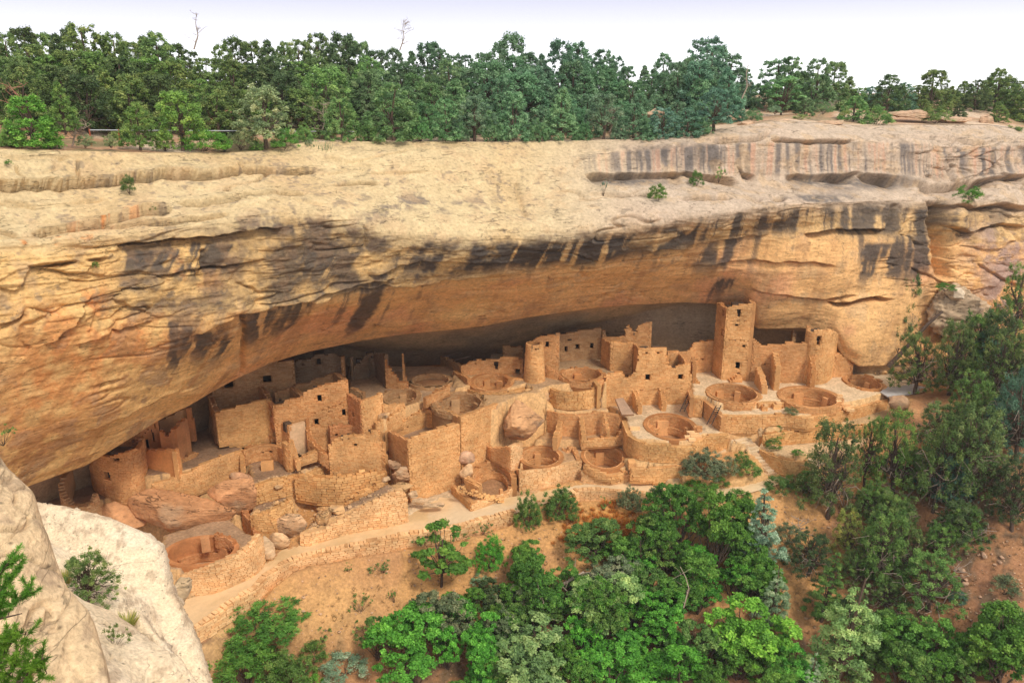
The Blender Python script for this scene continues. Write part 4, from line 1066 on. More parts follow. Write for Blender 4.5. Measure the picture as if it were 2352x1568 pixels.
for i in range(4):
    block(t, "step", 5, 1462 - i * 3, 905 + i * 18, 915 + i * 18, 46, 0.4, H=32.0, tint='pale')
t = thing("retaining_wall", "orange retaining wall below the planted strip, on the right", "wall")
W(t, 8, [(1045,322,395),(1180,300,410),(1330,282,400),(1500,270,385),(1660,255,370),(1850,240,350),(2050,235,310),(2334,215,250)], ref='top', H=34.2, tint='rub', big=1.2, maxind=150, thr=12, jag=0.12)
t = thing("retaining_wall", "curved reddish retaining wall behind the foot of the two stairways", "wall")
W(t, 8, [(1018,448,560),(1080,480,600),(1150,510,630),(1220,535,655),(1290,552,665),(1380,560,660),(1470,566,640)], ref='top', H=35.4, tint='rub', big=1.1, maxind=110, thr=12)
# stairways
def stair(label, pts, k, wid, H0, H1):
    t = thing("stairway", label, "stairs")
    n = len(pts)
    for i, (x, y) in enumerate(pts):
        Hh = H0 + (H1 - H0) * i / (n - 1)
        p = P_H(RX(k, x), RY(k, y), Hh)
        CARVE_PT.append((p[0], p[1], p[2] - 0.16, 0.75))
        v = BOXV * np.array([wid / 2, 0.24, 0.13]) + rng.uniform(-0.03, 0.03, (8, 3))
        a = rng.uniform(-0.15, 0.15) + (0.35 if x < 1200 else -0.45)
        v = np.stack([v[:, 0] * math.cos(a) - v[:, 1] * math.sin(a) + p[0], v[:, 0] * math.sin(a) + v[:, 1] * math.cos(a) + p[1], v[:, 2] + p[2] - 0.06], -1)
        o = link("step", mesh_np("step", v, BOXF, None, False, M['stone']), t); o.color = (0.66, 0.50, 0.32, 1)
stair("long stone stairway descending from the plaza to the path, left of the curved wall", [(850,362),(885,385),(915,408),(950,438),(975,462),(1000,490),(1025,520),(1052,548),(1080,578),(1105,606),(1132,634),(1112,668)], 8, 1.6, 34.9, 37.1)
stair("shorter stone stairway rising right from the path, behind the conifer", [(1345,672),(1372,650),(1402,628),(1430,606),(1462,588),(1495,572),(1530,556)], 8, 1.5, 37.0, 35.6)
# -- second plaza
kiva('k4', "large open kiva of the middle terrace with two square pilasters", tint='warm', pil=[(97,1.05),(150,0.8),(20,0.5)], front_out=0.0)
t = thing("retaining_wall", "tall curved retaining wall carrying the middle terrace kiva", "wall")
W(t, 4, [(905,1085,1260),(930,1130,1320),(948,1185,1380),(985,1272,1430),(1040,1310,1455),(1090,1330,1470),(1180,1348,1490),(1290,1356,1500),(1400,1360,1505),(1500,1364,1505),(1600,1366,1500)], ref='top', H=34.1, tint='rub', big=1.1, maxind=200, thr=12, jag=0.06)
t = thing("retaining_wall", "square corner block of masonry at the right end of the middle terrace", "wall")
W(t, 4, [(1600,1366,1490),(1688,1275,1430),(1900,1262,1390)], ref='top', H=34.15, tint='rub', big=1.1, maxind=60, thr=12)
t = thing("stone_steps", "cut stone steps at the right rim of the middle terrace kiva", "steps")
for i, (x, y, w) in enumerate([(1560,1250,70),(1590,1268,90),(1610,1290,100),(1570,1310,60),(1530,1290,50),(1050,1210,90)]):
    block(t, "step", 4, x, y - 10, y + 6, w, 0.4, H=34.0, tint='pale')
t = thing("masonry_wall", "small square pit wall right of the middle terrace kiva", "wall")
W(t, 4, [(1590,1182,1240,34.2),(1665,1188,1245,34.2)], H=34.3, tint='warm', maxind=0)
t = thing("retaining_wall", "low straight ochre wall along the path under the middle terrace", "wall")
W(t, 7, [(1735,622,712),(1850,626,722),(1960,622,728),(2080,612,735),(2210,602,745)], ref='top', H=36.1, tint='yel', maxind=90, thr=12)
block(t, "box", 7, 1752, 572, 625, 62, 0.9, H=36.6, tint='yel')
# -- central house
t = thing("stone_house", "central square house with two dark windows and small square holes above", "house")
W(t, 4, [(742,870,1005),(768,800,1004),(790,715,1003),(870,700,1001),(950,685,999),(953,752,998),(1000,748,997),(1028,712,996),(1085,690,995),(1088,484,995),(1240,478,990),(1335,470,988),(1346,460,988),(1350,618,988),(1372,652,987),(1420,662,985),(1450,640,984),(1500,620,982),(1556,605,978),(1562,800,976)],
  H=34.1, tint='yel', jag=0.07, maxind=180, thr=12, name="front_wall", ops=[(1165,740,42,58),(1463,735,42,52),(1151,521,24,14),(1260,518,24,15),(1095,857,8,8),(1220,848,8,8),(1258,846,9,9),(1285,846,8,8),(1345,843,8,8),(1475,843,8,8)])
W(t, 4, [(1028,428,720,88.4),(1060,455,720,86.6),(1089,484,720,84.95)], ref='Y', tint='warm', name="side_wall", maxind=15, jag=0.05)
W(t, 4, [(1345,518,720,87.6),(1400,516,720,87.7),(1450,513,720,87.8)], ref='Y', tint='warm', name="rear_wall", maxind=8, ops=[(1368,583,9,9),(1407,583,9,9)])
W(t, 4, [(1450,513,700,87.7),(1480,560,700,86.4),(1503,600,700,85.3)], ref='Y', tint='warm', name="side_wall", maxind=8)
for lab, pts in (("left buttress wall under the central house, above the middle terrace", [(1026,850,992),(1050,900,1030),(1078,1010,1078)]), ("right buttress wall under the central house, above the middle terrace", [(1268,845,988),(1282,880,1015),(1300,975,1048)])):
    t = thing("buttress", lab, "buttress"); W(t, 4, pts, H=34.1, th=0.42, tint='yel', maxind=16, st='both')
t = thing("stone_slab", "big pale slab leaning against the wall on the middle terrace", "slab")
v = [P_Y(RX(4,870),RY(4,935),83.3), P_Y(RX(4,940),RY(4,925),83.3), P_Y(RX(4,1040),RY(4,1075),79.6), P_Y(RX(4,930),RY(4,1080),79.5)]
v = np.array(v); v2 = v + np.array([0, 0.25, -0.3]); VV = np.concatenate([v, v2])
o = link("slab", mesh_np("slab", VV, [(0,1,2,3),(7,6,5,4),(0,4,5,1),(1,5,6,2),(2,6,7,3),(3,7,4,0)], None, False, M['stone']), t); o.color = (0.50, 0.36, 0.26, 1)
t = thing("stone_slab", "thin pointed slab propped under the back kiva wall", "slab")
v = np.array([P_H(RX(4,690),RY(4,1010),33.4), P_H(RX(4,745),RY(4,1020),33.4), P_Y(RX(4,740),RY(4,925),81.6)])
VV = np.concatenate([v, v + np.array([0.1, 0.35, 0.0])])
me = bpy.data.meshes.new("slab"); me.from_pydata([tuple(a) for a in VV], [], [(0,1,2),(5,4,3),(0,3,4,1),(1,4,5,2),(2,5,3,0)]); me.materials.append(M['stone'])
o = link("slab", me, t); o.color = (0.55, 0.36, 0.20, 1)
# -- houses behind
t = thing("stone_house", "shaded block house behind, left of the central house, with broken stepped rear wall", "house")
W(t, 4, [(745,390,650,91.0),(790,412,660,89.6),(828,432,668,88.1)], ref='Y', tint='warm', name="side_wall", maxind=8)
W(t, 4, [(828,430,668,88.1),(930,425,672,88.0),(1032,428,690,87.6)], ref='Y', tint='yel', name="front_wall", maxind=30, thr=12)
W(t, 4, [(762,385,480,91.5),(880,375,480,91.5),(965,370,480,91.4),(970,232,480,91.4),(992,236,480,91.4),(1000,292,480,91.4),(1018,294,480,91.4),(1020,364,480,91.4),(1062,364,480,91.3),(1066,300,480,91.3),(1110,262,480,91.3),(1180,245,480,91.2),(1205,238,480,91.2)], ref='Y', tint='warm', name="rear_wall", jag=0.03, maxind=20, thr=12)
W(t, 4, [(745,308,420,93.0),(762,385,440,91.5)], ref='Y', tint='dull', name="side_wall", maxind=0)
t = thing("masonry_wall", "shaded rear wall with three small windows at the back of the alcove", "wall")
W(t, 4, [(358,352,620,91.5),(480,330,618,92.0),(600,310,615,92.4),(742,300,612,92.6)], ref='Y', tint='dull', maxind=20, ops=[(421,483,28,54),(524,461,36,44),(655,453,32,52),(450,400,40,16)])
t = thing("stone_house", "flat walled house just behind the tapering round tower", "house")
W(t, 4, [(125,420,690,88.0),(140,385,690,88.0),(180,370,690,88.0),(270,362,690,88.0),(357,358,690,88.0)], ref='Y', tint='warm', name="front_wall", maxind=25, ops=[(247,440,32,54)])
W(t, 4, [(357,340,690,88.0),(362,338,640,91.0)], ref='Y', tint='dull', name="side_wall", maxind=0)
W(t, 4, [(225,620,760,86.0),(280,660,780,85.6),(345,700,790,85.2)], ref='Y', tint='warm', name="low_wall", maxind=6)
# tapering round tower
t = thing("round_tower", "slender tapering round tower with one small window near the top", "tower")
ky = 84.0 + 1.1; kx = float((RX(4,130) - CXP) / fwd(RY(4,800)) * ky)
zt = EZ - float(ratio(RY(4,440))) * 84.9; zb = EZ - float(ratio(RY(4,806))) * 83.95
tp = ring_pts(kx, ky, 1.2, 1.2, zt, zb, 90, 450, 48)
Yf = 84.0
wx = lambda cx, cy, w, h: (RX(4, cx - w / 2), RX(4, cx + w / 2), RY(4, cy - h / 2), RY(4, cy + h / 2))
half = ring_pts(kx, ky, 1.2, 1.2, zt, zb, 175, 365, 40)
build_wall(t, half, th=0.3, tint='yel', jag=0.08, cen=(kx, ky), maxind=60, thr=11, taper=0.062, ops=[wx(150,490,24,18), wx(100,562,11,11), wx(135,625,8,8)], name="front_wall", dep_niche=0.5)
build_wall(t, ring_pts(kx, ky, 1.2, 1.2, zt, zb, -5, 185, 40), th=0.3, tint='yel', jag=0.08, cen=(kx, ky), maxind=0, taper=0.062, name="rear_wall")
kiva('k10', "round kiva behind the rubble terrace wall, right of the round tower", tint='warm', pil=[(100,0.7)], front_out=0.5)
t = thing("retaining_wall", "bulging rubble wall under the kiva right of the round tower", "wall")
W(t, 4, [(272,838,990),(340,868,1005),(430,880,1010),(520,880,1012),(610,868,1010),(690,850,1005),(738,822,990)], ref='top', H=31.3, tint='rub', big=1.3, maxind=80, thr=12, jag=0.1)
W(t, 4, [(738,822,990,81.9),(700,780,900,83.5),(760,740,860,85.0)], ref='Y', tint='rub', name="return_wall", maxind=10)
# plastered pedestal rock under the round tower
# -- rooms with partitions
t = thing("masonry_wall", "long back wall of the row of roofless rooms right of the great boulder", "wall")
W(t, 4, [(243,1045,1250),(300,1062,1260),(350,1075,1270),(520,1085,1290),(640,1072,1292),(740,1062,1290),(850,1075,1275),(910,1092,1260)], ref='top', H=33.4, tint='warm', maxind=90, thr=12)
for lab, pts in (("leaning partition wall nearest the great boulder", [(388,1118,1262),(370,1190,1310),(338,1290,1372)]), ("middle partition wall of the roofless rooms", [(542,1098,1285),(548,1150,1320),(562,1270,1358)]), ("right partition wall of the roofless rooms, sloping down", [(752,1072,1290),(775,1120,1298),(795,1240,1308)])):
    t = thing("partition_wall", lab, "wall"); W(t, 4, pts, H=35.9, th=0.42, tint='yel', maxind=22, thr=12, st='both')
t = thing("masonry_wall", "low front wall closing the middle roofless room", "wall")
W(t, 4, [(562,1315,1362),(700,1302,1352),(830,1290,1345),(905,1278,1340),(912,1225,1335),(945,1225,1330)], H=35.95, tint='yel', maxind=20, thr=12)
# -- K5, K6 and their front walls
kiva('k5', "square-sided kiva behind the pale front wall, left of its twin", tint='warm', pil=[(100,0.55),(170,0.5),(20,0.6)], front_out=0.0)
kiva('k6', "deep round kiva with a double front wall beside the path", tint='warm', pil=[(95,0.75)], front_out=0.0)
t = thing("masonry_wall", "pale straight front wall above the path in the middle of the ruin", "wall")
W(t, 7, [(722,642,835),(780,652,828),(900,640,812),(1000,620,795),(1140,592,765),(1228,568,745),(1290,572,738)], ref='base', H=38.75, tint='pale', big=1.15, maxind=140, thr=12, jag=0.05, carve=True)
W(t, 7, [(650,605,745,77.0),(690,620,790,75.6),(724,642,840,74.0)], ref='Y', tint='warm', name="return_wall", maxind=12, carve=True)
t = thing("masonry_wall", "low curved double wall in front of the deep round kiva", "wall")
W(t, 7, [(1288,645,738),(1330,668,752),(1400,700,765),(1480,716,775),(1560,718,778),(1640,705,770),(1700,685,760),(1740,662,745)], ref='base', H=38.25, tint='pale', maxind=70, thr=12, jag=0.06, carve=True)
W(t, 7, [(1310,590,650,74.2),(1400,640,680,73.4),(1480,665,700,73.1),(1560,680,715,73.0),(1640,665,700,73.3),(1712,630,680,74.0)], ref='Y', tint='yel', name="inner_wall", maxind=25, thr=12)
W(t, 7, [(1665,520,660,77.0),(1720,560,680,75.0),(1735,600,690,74.0)], ref='Y', tint='warm', name="side_wall", maxind=8)
t = thing("masonry_wall", "broken dividing stub between the two small front kivas", "wall")
W(t, 7, [(1115,445,520,78.3),(1160,470,530,77.6),(1205,420,540,78.0),(1235,500,560,76.5),(1250,540,570,75.6)], ref='Y', tint='warm', maxind=8)
t = thing("masonry_wall", "bright square-cornered wall block right of the great boulder's foot", "wall")
W(t, 7, [(420,420,500,77.6),(470,440,530,76.4),(520,436,545,76.0),(642,432,620,74.6)], ref='Y', tint='warm', name="side_wall", maxind=15)
W(t, 7, [(642,432,620,74.6),(690,405,615,75.2),(752,392,610,76.0)], ref='Y', tint='pale', name="front_wall", maxind=15)
# -- K7, ruined room complex at the corner
t = thing("stone_house", "ruined low corner rooms with a stone-floored round chamber, jutting into the path", "house")
W(t, 7, [(105,770,845,73.2),(180,845,930,71.6),(282,935,1032,69.3)], ref='Y', tint='yel', name="left_wall", maxind=20, thr=12, carve=True)
W(t, 7, [(282,935,1032,69.3),(420,900,1010,70.3),(540,880,985,71.2),(640,830,955,72.2),(660,790,930,72.8)], ref='Y', tint='pale', name="front_wall", maxind=40, thr=12, jag=0.12, carve=True)
W(t, 7, [(655,820,880,72.9),(690,770,870,73.2),(718,775,860,73.6)], ref='Y', tint='yel', name="corner_wall", maxind=5)
kx, ky, rx_, ry_, rz_, dep = KIV['k7']
build_wall(t, ring_pts(kx, ky, rx_, ry_, rz_ + 0.9, rz_ - 0.9, -10, 190, 50), th=0.5, tint='warm', cen=(kx, ky), flip=True, maxind=30, thr=12, emb=0.1, name="inner_wall", jag=0.25, ops=[(RX(7,482),RX(7,508),RY(7,720),RY(7,735))])
build_wall(t, ring_pts(kx, ky, rx_ - 0.35, ry_ - 0.35, rz_ - 0.05, rz_ - 0.9, 0, 180, 40), th=0.4, tint='warm', cen=(kx, ky), flip=True, maxind=15, thr=12, emb=0.1, name="bench")
W(t, 7, [(222,700,790,72.6),(350,790,855,71.0)], ref='Y', tint='yel', name="partition", th=0.45, maxind=8, st='both')
block(t, "pillar", 7, 560, 815, 895, 30, 0.3, Y=71.4, tint='warm', rot=0.3)
for q in range(90):      # loose rubble fill of the broken wall tops
    u = rng.random(); px_ = 160 + 420 * u; py_ = 800 + 120 * u + rng.uniform(-25, 25)
    p = P_Y(RX(7, px_), RY(7, min(py_, 925)), 71.6 - 1.6 * (1 - abs(u - 0.4)))
    if q == 0: RB = []
    RB.append(p)
RB = np.array(RB); k = len(RB)
put_stones(t, RB, np.tile([1, 0.2, 0], (k, 1)), np.tile([0, -1, 0.2], (k, 1)), rng.uniform(0.12, 0.35, k), rng.uniform(0.15, 0.3, k), rng.uniform(0.1, 0.2, k), TINT['rub'], 10, 12)
# -- the great front wall W1
t = thing("stone_house", "massive high front wall with a sharp left corner and a round room behind its top", "house")
W(t, 0, [(936.5,1011,1160,71.6),(985,993,1165,72.8),(1020,981,1160,73.7),(1056,973,1150,74.8)], ref='Y', tint='yel', name="front_wall", maxind=110, thr=12, jag=0.04, ln=(0.25, 0.6))
W(t, 0, [(1057.5,958,1150,74.9),(1104,941,1120,76.8),(1155,923,1070,79.2)], ref='Y', tint='yel', name="front_wall", maxind=110, thr=12, jag=0.04, ln=(0.25, 0.6))
W(t, 0, [(892,990,1070,75.3),(912,1000,1085,73.6),(936.5,1011,1100,71.65)], ref='Y', tint='warm', name="side_wall", maxind=20, jag=0.04)
W(t, 3, [(262,1090,1220,75.4),(285,1050,1174,76.6),(350,1015,1140,77.6),(450,960,1097,78.8),(550,900,1065,79.8),(600,870,1049,80.3),(650,895,1058,79.9),(700,905,1077,79.4),(800,908,1140,77.6),(905,965,1228,75.2)], ref='Y', tint='yel', name="rear_wall", maxind=50, carve=True, thr=12, jag=0.08, ops=[(345,1062,26,8),(430,1050,20,8),(380,1075,16,8),(600,930,10,8),(640,930,14,8),(655,958,10,8)])
kiva('k9', "round kiva on the terrace right behind the massive front wall", tint='dull', pil=[(105,0.75),(35,0.7),(165,0.4)], front_out=0.3)
kiva('k8b', "dark kiva partly covered by rubble behind the shaded house corner", tint='dull', pil=[(90,0.6),(30,0.5)], front_out=0.0)
kiva('k13', "shallow shaded round kiva at the back of the alcove", tint='dull', front_out=0.3, bench=False)
kiva('k11', "round kiva in front of the windowed wall, left of the tapering tower", tint='warm', pil=[(110,0.6),(60,0.6)], front_out=0.3)
t = thing("retaining_wall", "rubble retaining wall under the kiva left of the tapering tower", "wall")
W(t, 3, [(985,700,745),(1100,738,790),(1200,745,805),(1290,742,815),(1400,722,850),(1505,698,870)], ref='top', H=31.7, tint='rub', maxind=50, thr=12)
t = thing("masonry_wall", "windowed wall behind the kiva, left of the tapering round tower", "wall")
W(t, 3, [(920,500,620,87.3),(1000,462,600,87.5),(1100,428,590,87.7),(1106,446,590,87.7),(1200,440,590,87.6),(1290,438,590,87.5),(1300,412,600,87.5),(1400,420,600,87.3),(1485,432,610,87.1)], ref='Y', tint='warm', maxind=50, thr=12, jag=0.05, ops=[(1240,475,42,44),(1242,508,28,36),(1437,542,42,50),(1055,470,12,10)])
W(t, 3, [(850,538,650,88.0),(920,575,700,86.0),(985,605,725,84.0)], ref='Y', tint='warm', name="side_wall", maxind=20)
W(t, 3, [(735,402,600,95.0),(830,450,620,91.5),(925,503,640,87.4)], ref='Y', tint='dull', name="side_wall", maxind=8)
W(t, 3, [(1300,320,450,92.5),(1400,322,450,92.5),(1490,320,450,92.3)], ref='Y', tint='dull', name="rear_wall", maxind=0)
t = thing("wooden_beam", "old roof beam spanning the dark gap below the alcove ceiling", "beam")
def tube(pts, r0, r1, seg=6):
    P = np.array(pts, float); n = len(P); V = []; F = []
    for i in range(n):
        d = P[min(i + 1, n - 1)] - P[max(i - 1, 0)]; d /= np.linalg.norm(d) + 1e-9
        a = np.cross(d, [0.3, 0.2, 1.0]) if abs(d[2]) < 0.9 else np.cross(d, [1, 0, 0.1]); a /= np.linalg.norm(a); b = np.cross(d, a)
        r = r0 + (r1 - r0) * i / (n - 1)
        for s in range(seg):
            th_ = 2 * math.pi * s / seg
            V.append(P[i] + r * (math.cos(th_) * a + math.sin(th_) * b))
    for i in range(n - 1):
        for s in range(seg):
            F.append((i * seg + s, i * seg + (s + 1) % seg, (i + 1) * seg + (s + 1) % seg, (i + 1) * seg + s))
    return np.array(V), np.array(F)
V, F = tube([P_Y(RX(3,750),RY(3,405),91), P_Y(RX(3,920),RY(3,372),90)], 0.07, 0.07); o = link("beam", mesh_np("beam", V, F, None, True, M['bark']), t)
V, F = tube([P_Y(RX(3,850),RY(3,445),89), P_Y(RX(3,1000),RY(3,405),88.5)], 0.07, 0.07); o = link("beam", mesh_np("beam", V, F, None, True, M['bark']), t)
# -- main house, left centre
t = thing("stone_house", "large two-storey house with three tall dark windows and a row of beam holes", "house")
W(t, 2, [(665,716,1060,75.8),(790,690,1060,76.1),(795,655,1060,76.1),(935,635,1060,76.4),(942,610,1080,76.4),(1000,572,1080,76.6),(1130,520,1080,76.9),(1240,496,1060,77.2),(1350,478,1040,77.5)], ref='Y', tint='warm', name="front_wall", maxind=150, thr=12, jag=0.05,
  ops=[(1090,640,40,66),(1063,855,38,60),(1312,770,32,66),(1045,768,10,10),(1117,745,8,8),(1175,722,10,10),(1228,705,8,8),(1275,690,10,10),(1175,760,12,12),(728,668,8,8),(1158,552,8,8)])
W(t, 2, [(590,655,900,78.6),(630,690,900,77.1),(665,718,900,75.85)], ref='Y', tint='pink', name="side_wall", maxind=10, ops=[(643,770,20,50)])
W(t, 2, [(1345,600,930,77.3),(1400,632,940,76.3),(1462,668,945,75.3)], ref='Y', tint='pink', name="side_wall", maxind=10, ops=[(1400,788,18,42)])
W(t, 2, [(1462,668,945,75.3),(1560,630,900,76.2),(1662,596,870,77.2)], ref='Y', tint='yel', name="front_wall", maxind=30, thr=12, jag=0.12)
W(t, 2, [(680,600,760,79.6),(820,548,700,80.2),(990,500,660,80.8),(1100,455,640,81.2),(1218,412,600,81.6)], ref='Y', tint='dull', name="rear_wall", maxind=12)
W(t, 2, [(1218,412,600,81.6),(1260,440,600,79.8),(1308,468,600,78.2)], ref='Y', tint='dull', name="side_wall", maxind=0)
W(t, 2, [(818,545,680,80.2),(880,585,680,78.4),(938,625,680,76.5)], ref='Y', tint='dull', name="partition", maxind=0, st='both')
W(t, 2, [(505,495,640,82.5),(560,560,700,80.2),(620,625,730,78.2)], ref='Y', tint='dull', name="side_wall", maxind=6, jag=0.2)
t = thing("masonry_wall", "stepped low wall of pale stones behind the massive front wall's corner", "wall")
W(t, 2, [(1662,700,900,77.0),(1760,695,890,77.6),(1860,700,860,78.4),(1870,705,850,78.5)], ref='Y', tint='yel', maxind=15, jag=0.15)
W(t, 2, [(1600,870,960,75.4),(1700,830,930,76.2),(1800,780,900,77.2),(1840,740,880,77.8)], ref='Y', tint='yel', name="lower_wall", maxind=12, jag=0.2)
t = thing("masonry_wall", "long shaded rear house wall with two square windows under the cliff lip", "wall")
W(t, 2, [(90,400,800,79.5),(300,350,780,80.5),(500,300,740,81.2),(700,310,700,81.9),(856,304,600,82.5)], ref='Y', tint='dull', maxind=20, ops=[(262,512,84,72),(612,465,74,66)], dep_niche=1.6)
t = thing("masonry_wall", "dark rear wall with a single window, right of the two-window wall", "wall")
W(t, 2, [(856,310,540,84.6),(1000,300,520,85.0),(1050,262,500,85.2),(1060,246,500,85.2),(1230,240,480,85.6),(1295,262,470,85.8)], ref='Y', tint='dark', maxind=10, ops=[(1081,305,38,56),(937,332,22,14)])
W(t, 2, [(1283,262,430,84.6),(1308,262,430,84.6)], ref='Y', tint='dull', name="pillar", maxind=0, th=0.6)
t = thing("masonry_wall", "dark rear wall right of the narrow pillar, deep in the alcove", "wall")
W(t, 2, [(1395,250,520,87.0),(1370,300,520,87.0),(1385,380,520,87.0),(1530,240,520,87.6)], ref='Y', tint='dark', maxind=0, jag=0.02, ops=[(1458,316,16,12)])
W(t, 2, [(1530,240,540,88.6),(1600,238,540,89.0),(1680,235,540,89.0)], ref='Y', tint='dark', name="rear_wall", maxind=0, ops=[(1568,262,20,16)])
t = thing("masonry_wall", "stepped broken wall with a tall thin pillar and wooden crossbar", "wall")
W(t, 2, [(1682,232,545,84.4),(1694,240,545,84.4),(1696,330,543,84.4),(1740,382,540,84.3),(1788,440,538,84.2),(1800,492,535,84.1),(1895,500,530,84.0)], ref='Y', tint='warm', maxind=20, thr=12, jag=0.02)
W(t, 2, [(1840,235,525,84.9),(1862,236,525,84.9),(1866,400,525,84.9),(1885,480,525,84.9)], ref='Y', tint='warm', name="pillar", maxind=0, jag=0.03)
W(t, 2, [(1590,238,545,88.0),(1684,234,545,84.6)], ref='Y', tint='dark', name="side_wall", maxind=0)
V, F = tube([P_Y(RX(2,1745),RY(2,390),84.3), P_Y(RX(2,1855),RY(2,383),84.6)], 0.05, 0.05); link("crossbar", mesh_np("crossbar", V, F, None, True, M['bark']), t)
# left front
t = thing("masonry_wall", "big wall dotted with pale inset stones left of the large house", "wall")
W(t, 2, [(140,775,1040,75.2),(250,742,1040,75.7),(350,722,1050,76.1),(352,712,1050,76.1),(480,685,1040,76.7),(600,655,1000,77.4),(640,700,1000,77.0)], ref='Y', tint='rub', maxind=60, thr=12, jag=0.04)
W(t, 2, [(70,600,1020,79.5),(100,680,1020,77.2),(140,775,1040,75.3)], ref='Y', tint='dull', name="wall_end", maxind=8, jag=0.1, st='both')
t = thing("kiva", "wide half-round room with plastered wall and square niches, left of the small tower room", "kiva")
W(t, 2, [(395,1118,1215,74.1),(470,1080,1200,75.0),(560,1066,1195,75.6),(640,1066,1195,75.6),(710,1078,1200,75.2),(756,1110,1230,74.0)], ref='Y', tint='warm', name="curved_wall", maxind=10, ops=[(577,1131,22,14),(645,1125,24,16)], jag=0.03)
W(t, 2, [(345,1040,1110,76.6),(460,1000,1100,77.0),(640,990,1080,77.2),(740,1000,1090,76.6)], ref='Y', tint='warm', name="upper_wall", maxind=8, ops=[(405,1085,100,26),(560,1055,90,10)], jag=0.08, dep_niche=0.8)
t = thing("stone_block", "squared free-standing masonry block on the dirt floor of the half-round room", "block")
block(t, "block", 2, 612, 1232, 1300, 108, 0.7, H=36.5, tint='yel', rot=0.25)
t = thing("stone_house", "small square tower room with a white plastered face and a dark keyhole window", "house")
W(t, 2, [(705,850,1060,76.6),(760,875,1060,75.6),(812,897,1080,74.7)], ref='Y', tint='warm', name="side_wall", maxind=10)
W(t, 2, [(812,897,1110,74.7),(880,878,1110,75.2),(958,858,1110,75.8)], ref='Y', tint='plaster', name="plastered_wall", maxind=0, plaster=True, ops=[(826,918,20,38)], jag=0.02)
W(t, 2, [(808,1020,1140,74.5),(840,1110,1200,73.3),(880,1235,1262,72.0)], ref='Y', tint='yel', name="wing_wall", maxind=12, st='both', th=0.35)
W(t, 2, [(958,812,1080,76.2),(985,1005,1120,75.0),(1040,1060,1160,74.2),(1100,1115,1210,73.4),(1172,1150,1260,73.1)], ref='Y', tint='warm', name="wing_wall", maxind=15, st='both', th=0.35)
W(t, 2, [(885,1198,1222,72.3),(960,1165,1205,72.9),(1082,1112,1160,73.8)], ref='Y', tint='yel', name="low_wall", maxind=10, st='both', th=0.35)
W(t, 2, [(750,1040,1240,73.6),(775,1050,1272,72.9),(820,1060,1272,72.6)], ref='Y', tint='yel', name="broken_wall", maxind=8)
t = thing("stone_house", "square-fronted wall with one tiny window and ragged top above the rubble", "house")
W(t, 2, [(1170,1080,1360,73.0),(1225,1055,1360,73.0),(1250,1012,1360,73.0),(1330,988,1350,73.1),(1420,965,1340,73.2),(1425,990,1340,73.2),(1510,978,1330,73.4),(1528,952,1330,73.4),(1640,928,1300,73.7),(1662,1080,1290,73.6),(1690,1215,1290,73.4)], ref='Y', tint='yel', name="front_wall", maxind=130, thr=12, jag=0.06,
  ops=[(1418,1062,30,27),(1355,1006,12,12),(1300,1020,12,12),(1556,960,10,10)])
W(t, 2, [(1180,905,1060,76.0),(1260,892,1050,76.5),(1380,890,1050,76.7),(1450,915,1040,76.0),(1465,940,1040,75.3)], ref='Y', tint='pink', name="curved_wall", maxind=10, ops=[(1245,975,26,30)])
t = thing("masonry_wall", "low triangular wall end right of the large house's upper rooms", "wall")
W(t, 2, [(1370,545,610,79.8),(1430,570,625,79.3),(1485,595,640,78.9)], ref='Y', tint='dull', maxind=4)
t = thing("masonry_wall", "low ridge of masonry between the two kivas behind the massive front wall", "wall")
W(t, 3, [(600,790,835,79.2),(700,730,790,80.6),(820,668,725,82.2)], ref='Y', tint='warm', maxind=10, jag=0.12)
t = thing("masonry_wall", "short stepped wall between the windowed wall's kiva and the tapering tower", "wall")
W(t, 3, [(1372,640,695,84.0),(1405,596,650,85.0),(1495,602,655,84.8)], ref='Y', tint='yel', maxind=8)
t = thing("masonry_wall", "broken cross wall on the dirt floor behind the climbing front wall", "wall")
W(t, 1, [(1290,900,975,72.4),(1400,850,930,73.4),(1440,835,900,74.2)], ref='Y', tint='warm', maxind=6, jag=0.2)
t = thing("masonry_wall", "low dividing wall stub behind the half-round room", "wall")
W(t, 2, [(640,990,1050,77.0),(700,960,1030,77.6),(720,900,1010,78.0)], ref='Y', tint='warm', maxind=6, jag=0.15)
# far left structures
t = thing("round_tower", "broad round tower at the left end with two dark openings, built on a red boulder", "tower")
c0 = P_H(285, 1150, 37.0); kx, ky = float(c0[0]) + 0.1, 70.2
pts = []
for (px_, yt, yb_, Y) in [(208,1085,1120,71.4),(207,1070,1150,70.6),(212,1054,1165,69.4),(232,1050,1172,68.4),(262,1046,1176,67.9),(290,1040,1176,67.9),(306,1034,1170,68.3),(318,1030,1160,69.0),(327,1022,1140,70.2),(330,1000,1120,71.4)]:
    pts.append((px_, yt, yb_, Y))
W(t, 0, pts, ref='Y', tint='warm', name="curved_wall", maxind=120, thr=11, jag=0.07, ops=[(267,1055,15,7),(246,1092,13,19)])
W(t, 1, [(700,780,900,71.2),(780,720,900,71.8),(870,640,900,72.0),(880,800,900,71.2)], ref='Y', tint='warm', name="rear_wall", maxind=10, ops=[(770,738,14,14),(848,735,18,14)])
t = thing("stone_house", "dim painted house wall with a column of narrow windows behind the broad round tower", "house")
W(t, 1, [(875,600,850,72.2),(930,590,850,72.5),(1000,570,840,72.9),(1075,545,830,73.3)], ref='Y', tint='pink', maxind=10, name="front_wall", plaster=True, ops=[(983,765,24,90),(1035,700,18,80),(1018,645,10,34),(1048,600,10,44),(935,695,14,12),(960,662,14,12),(985,632,14,12),(905,715,12,10)])
t = thing("stone_house", "red walled roofless house with a notched front in deep shade", "house")
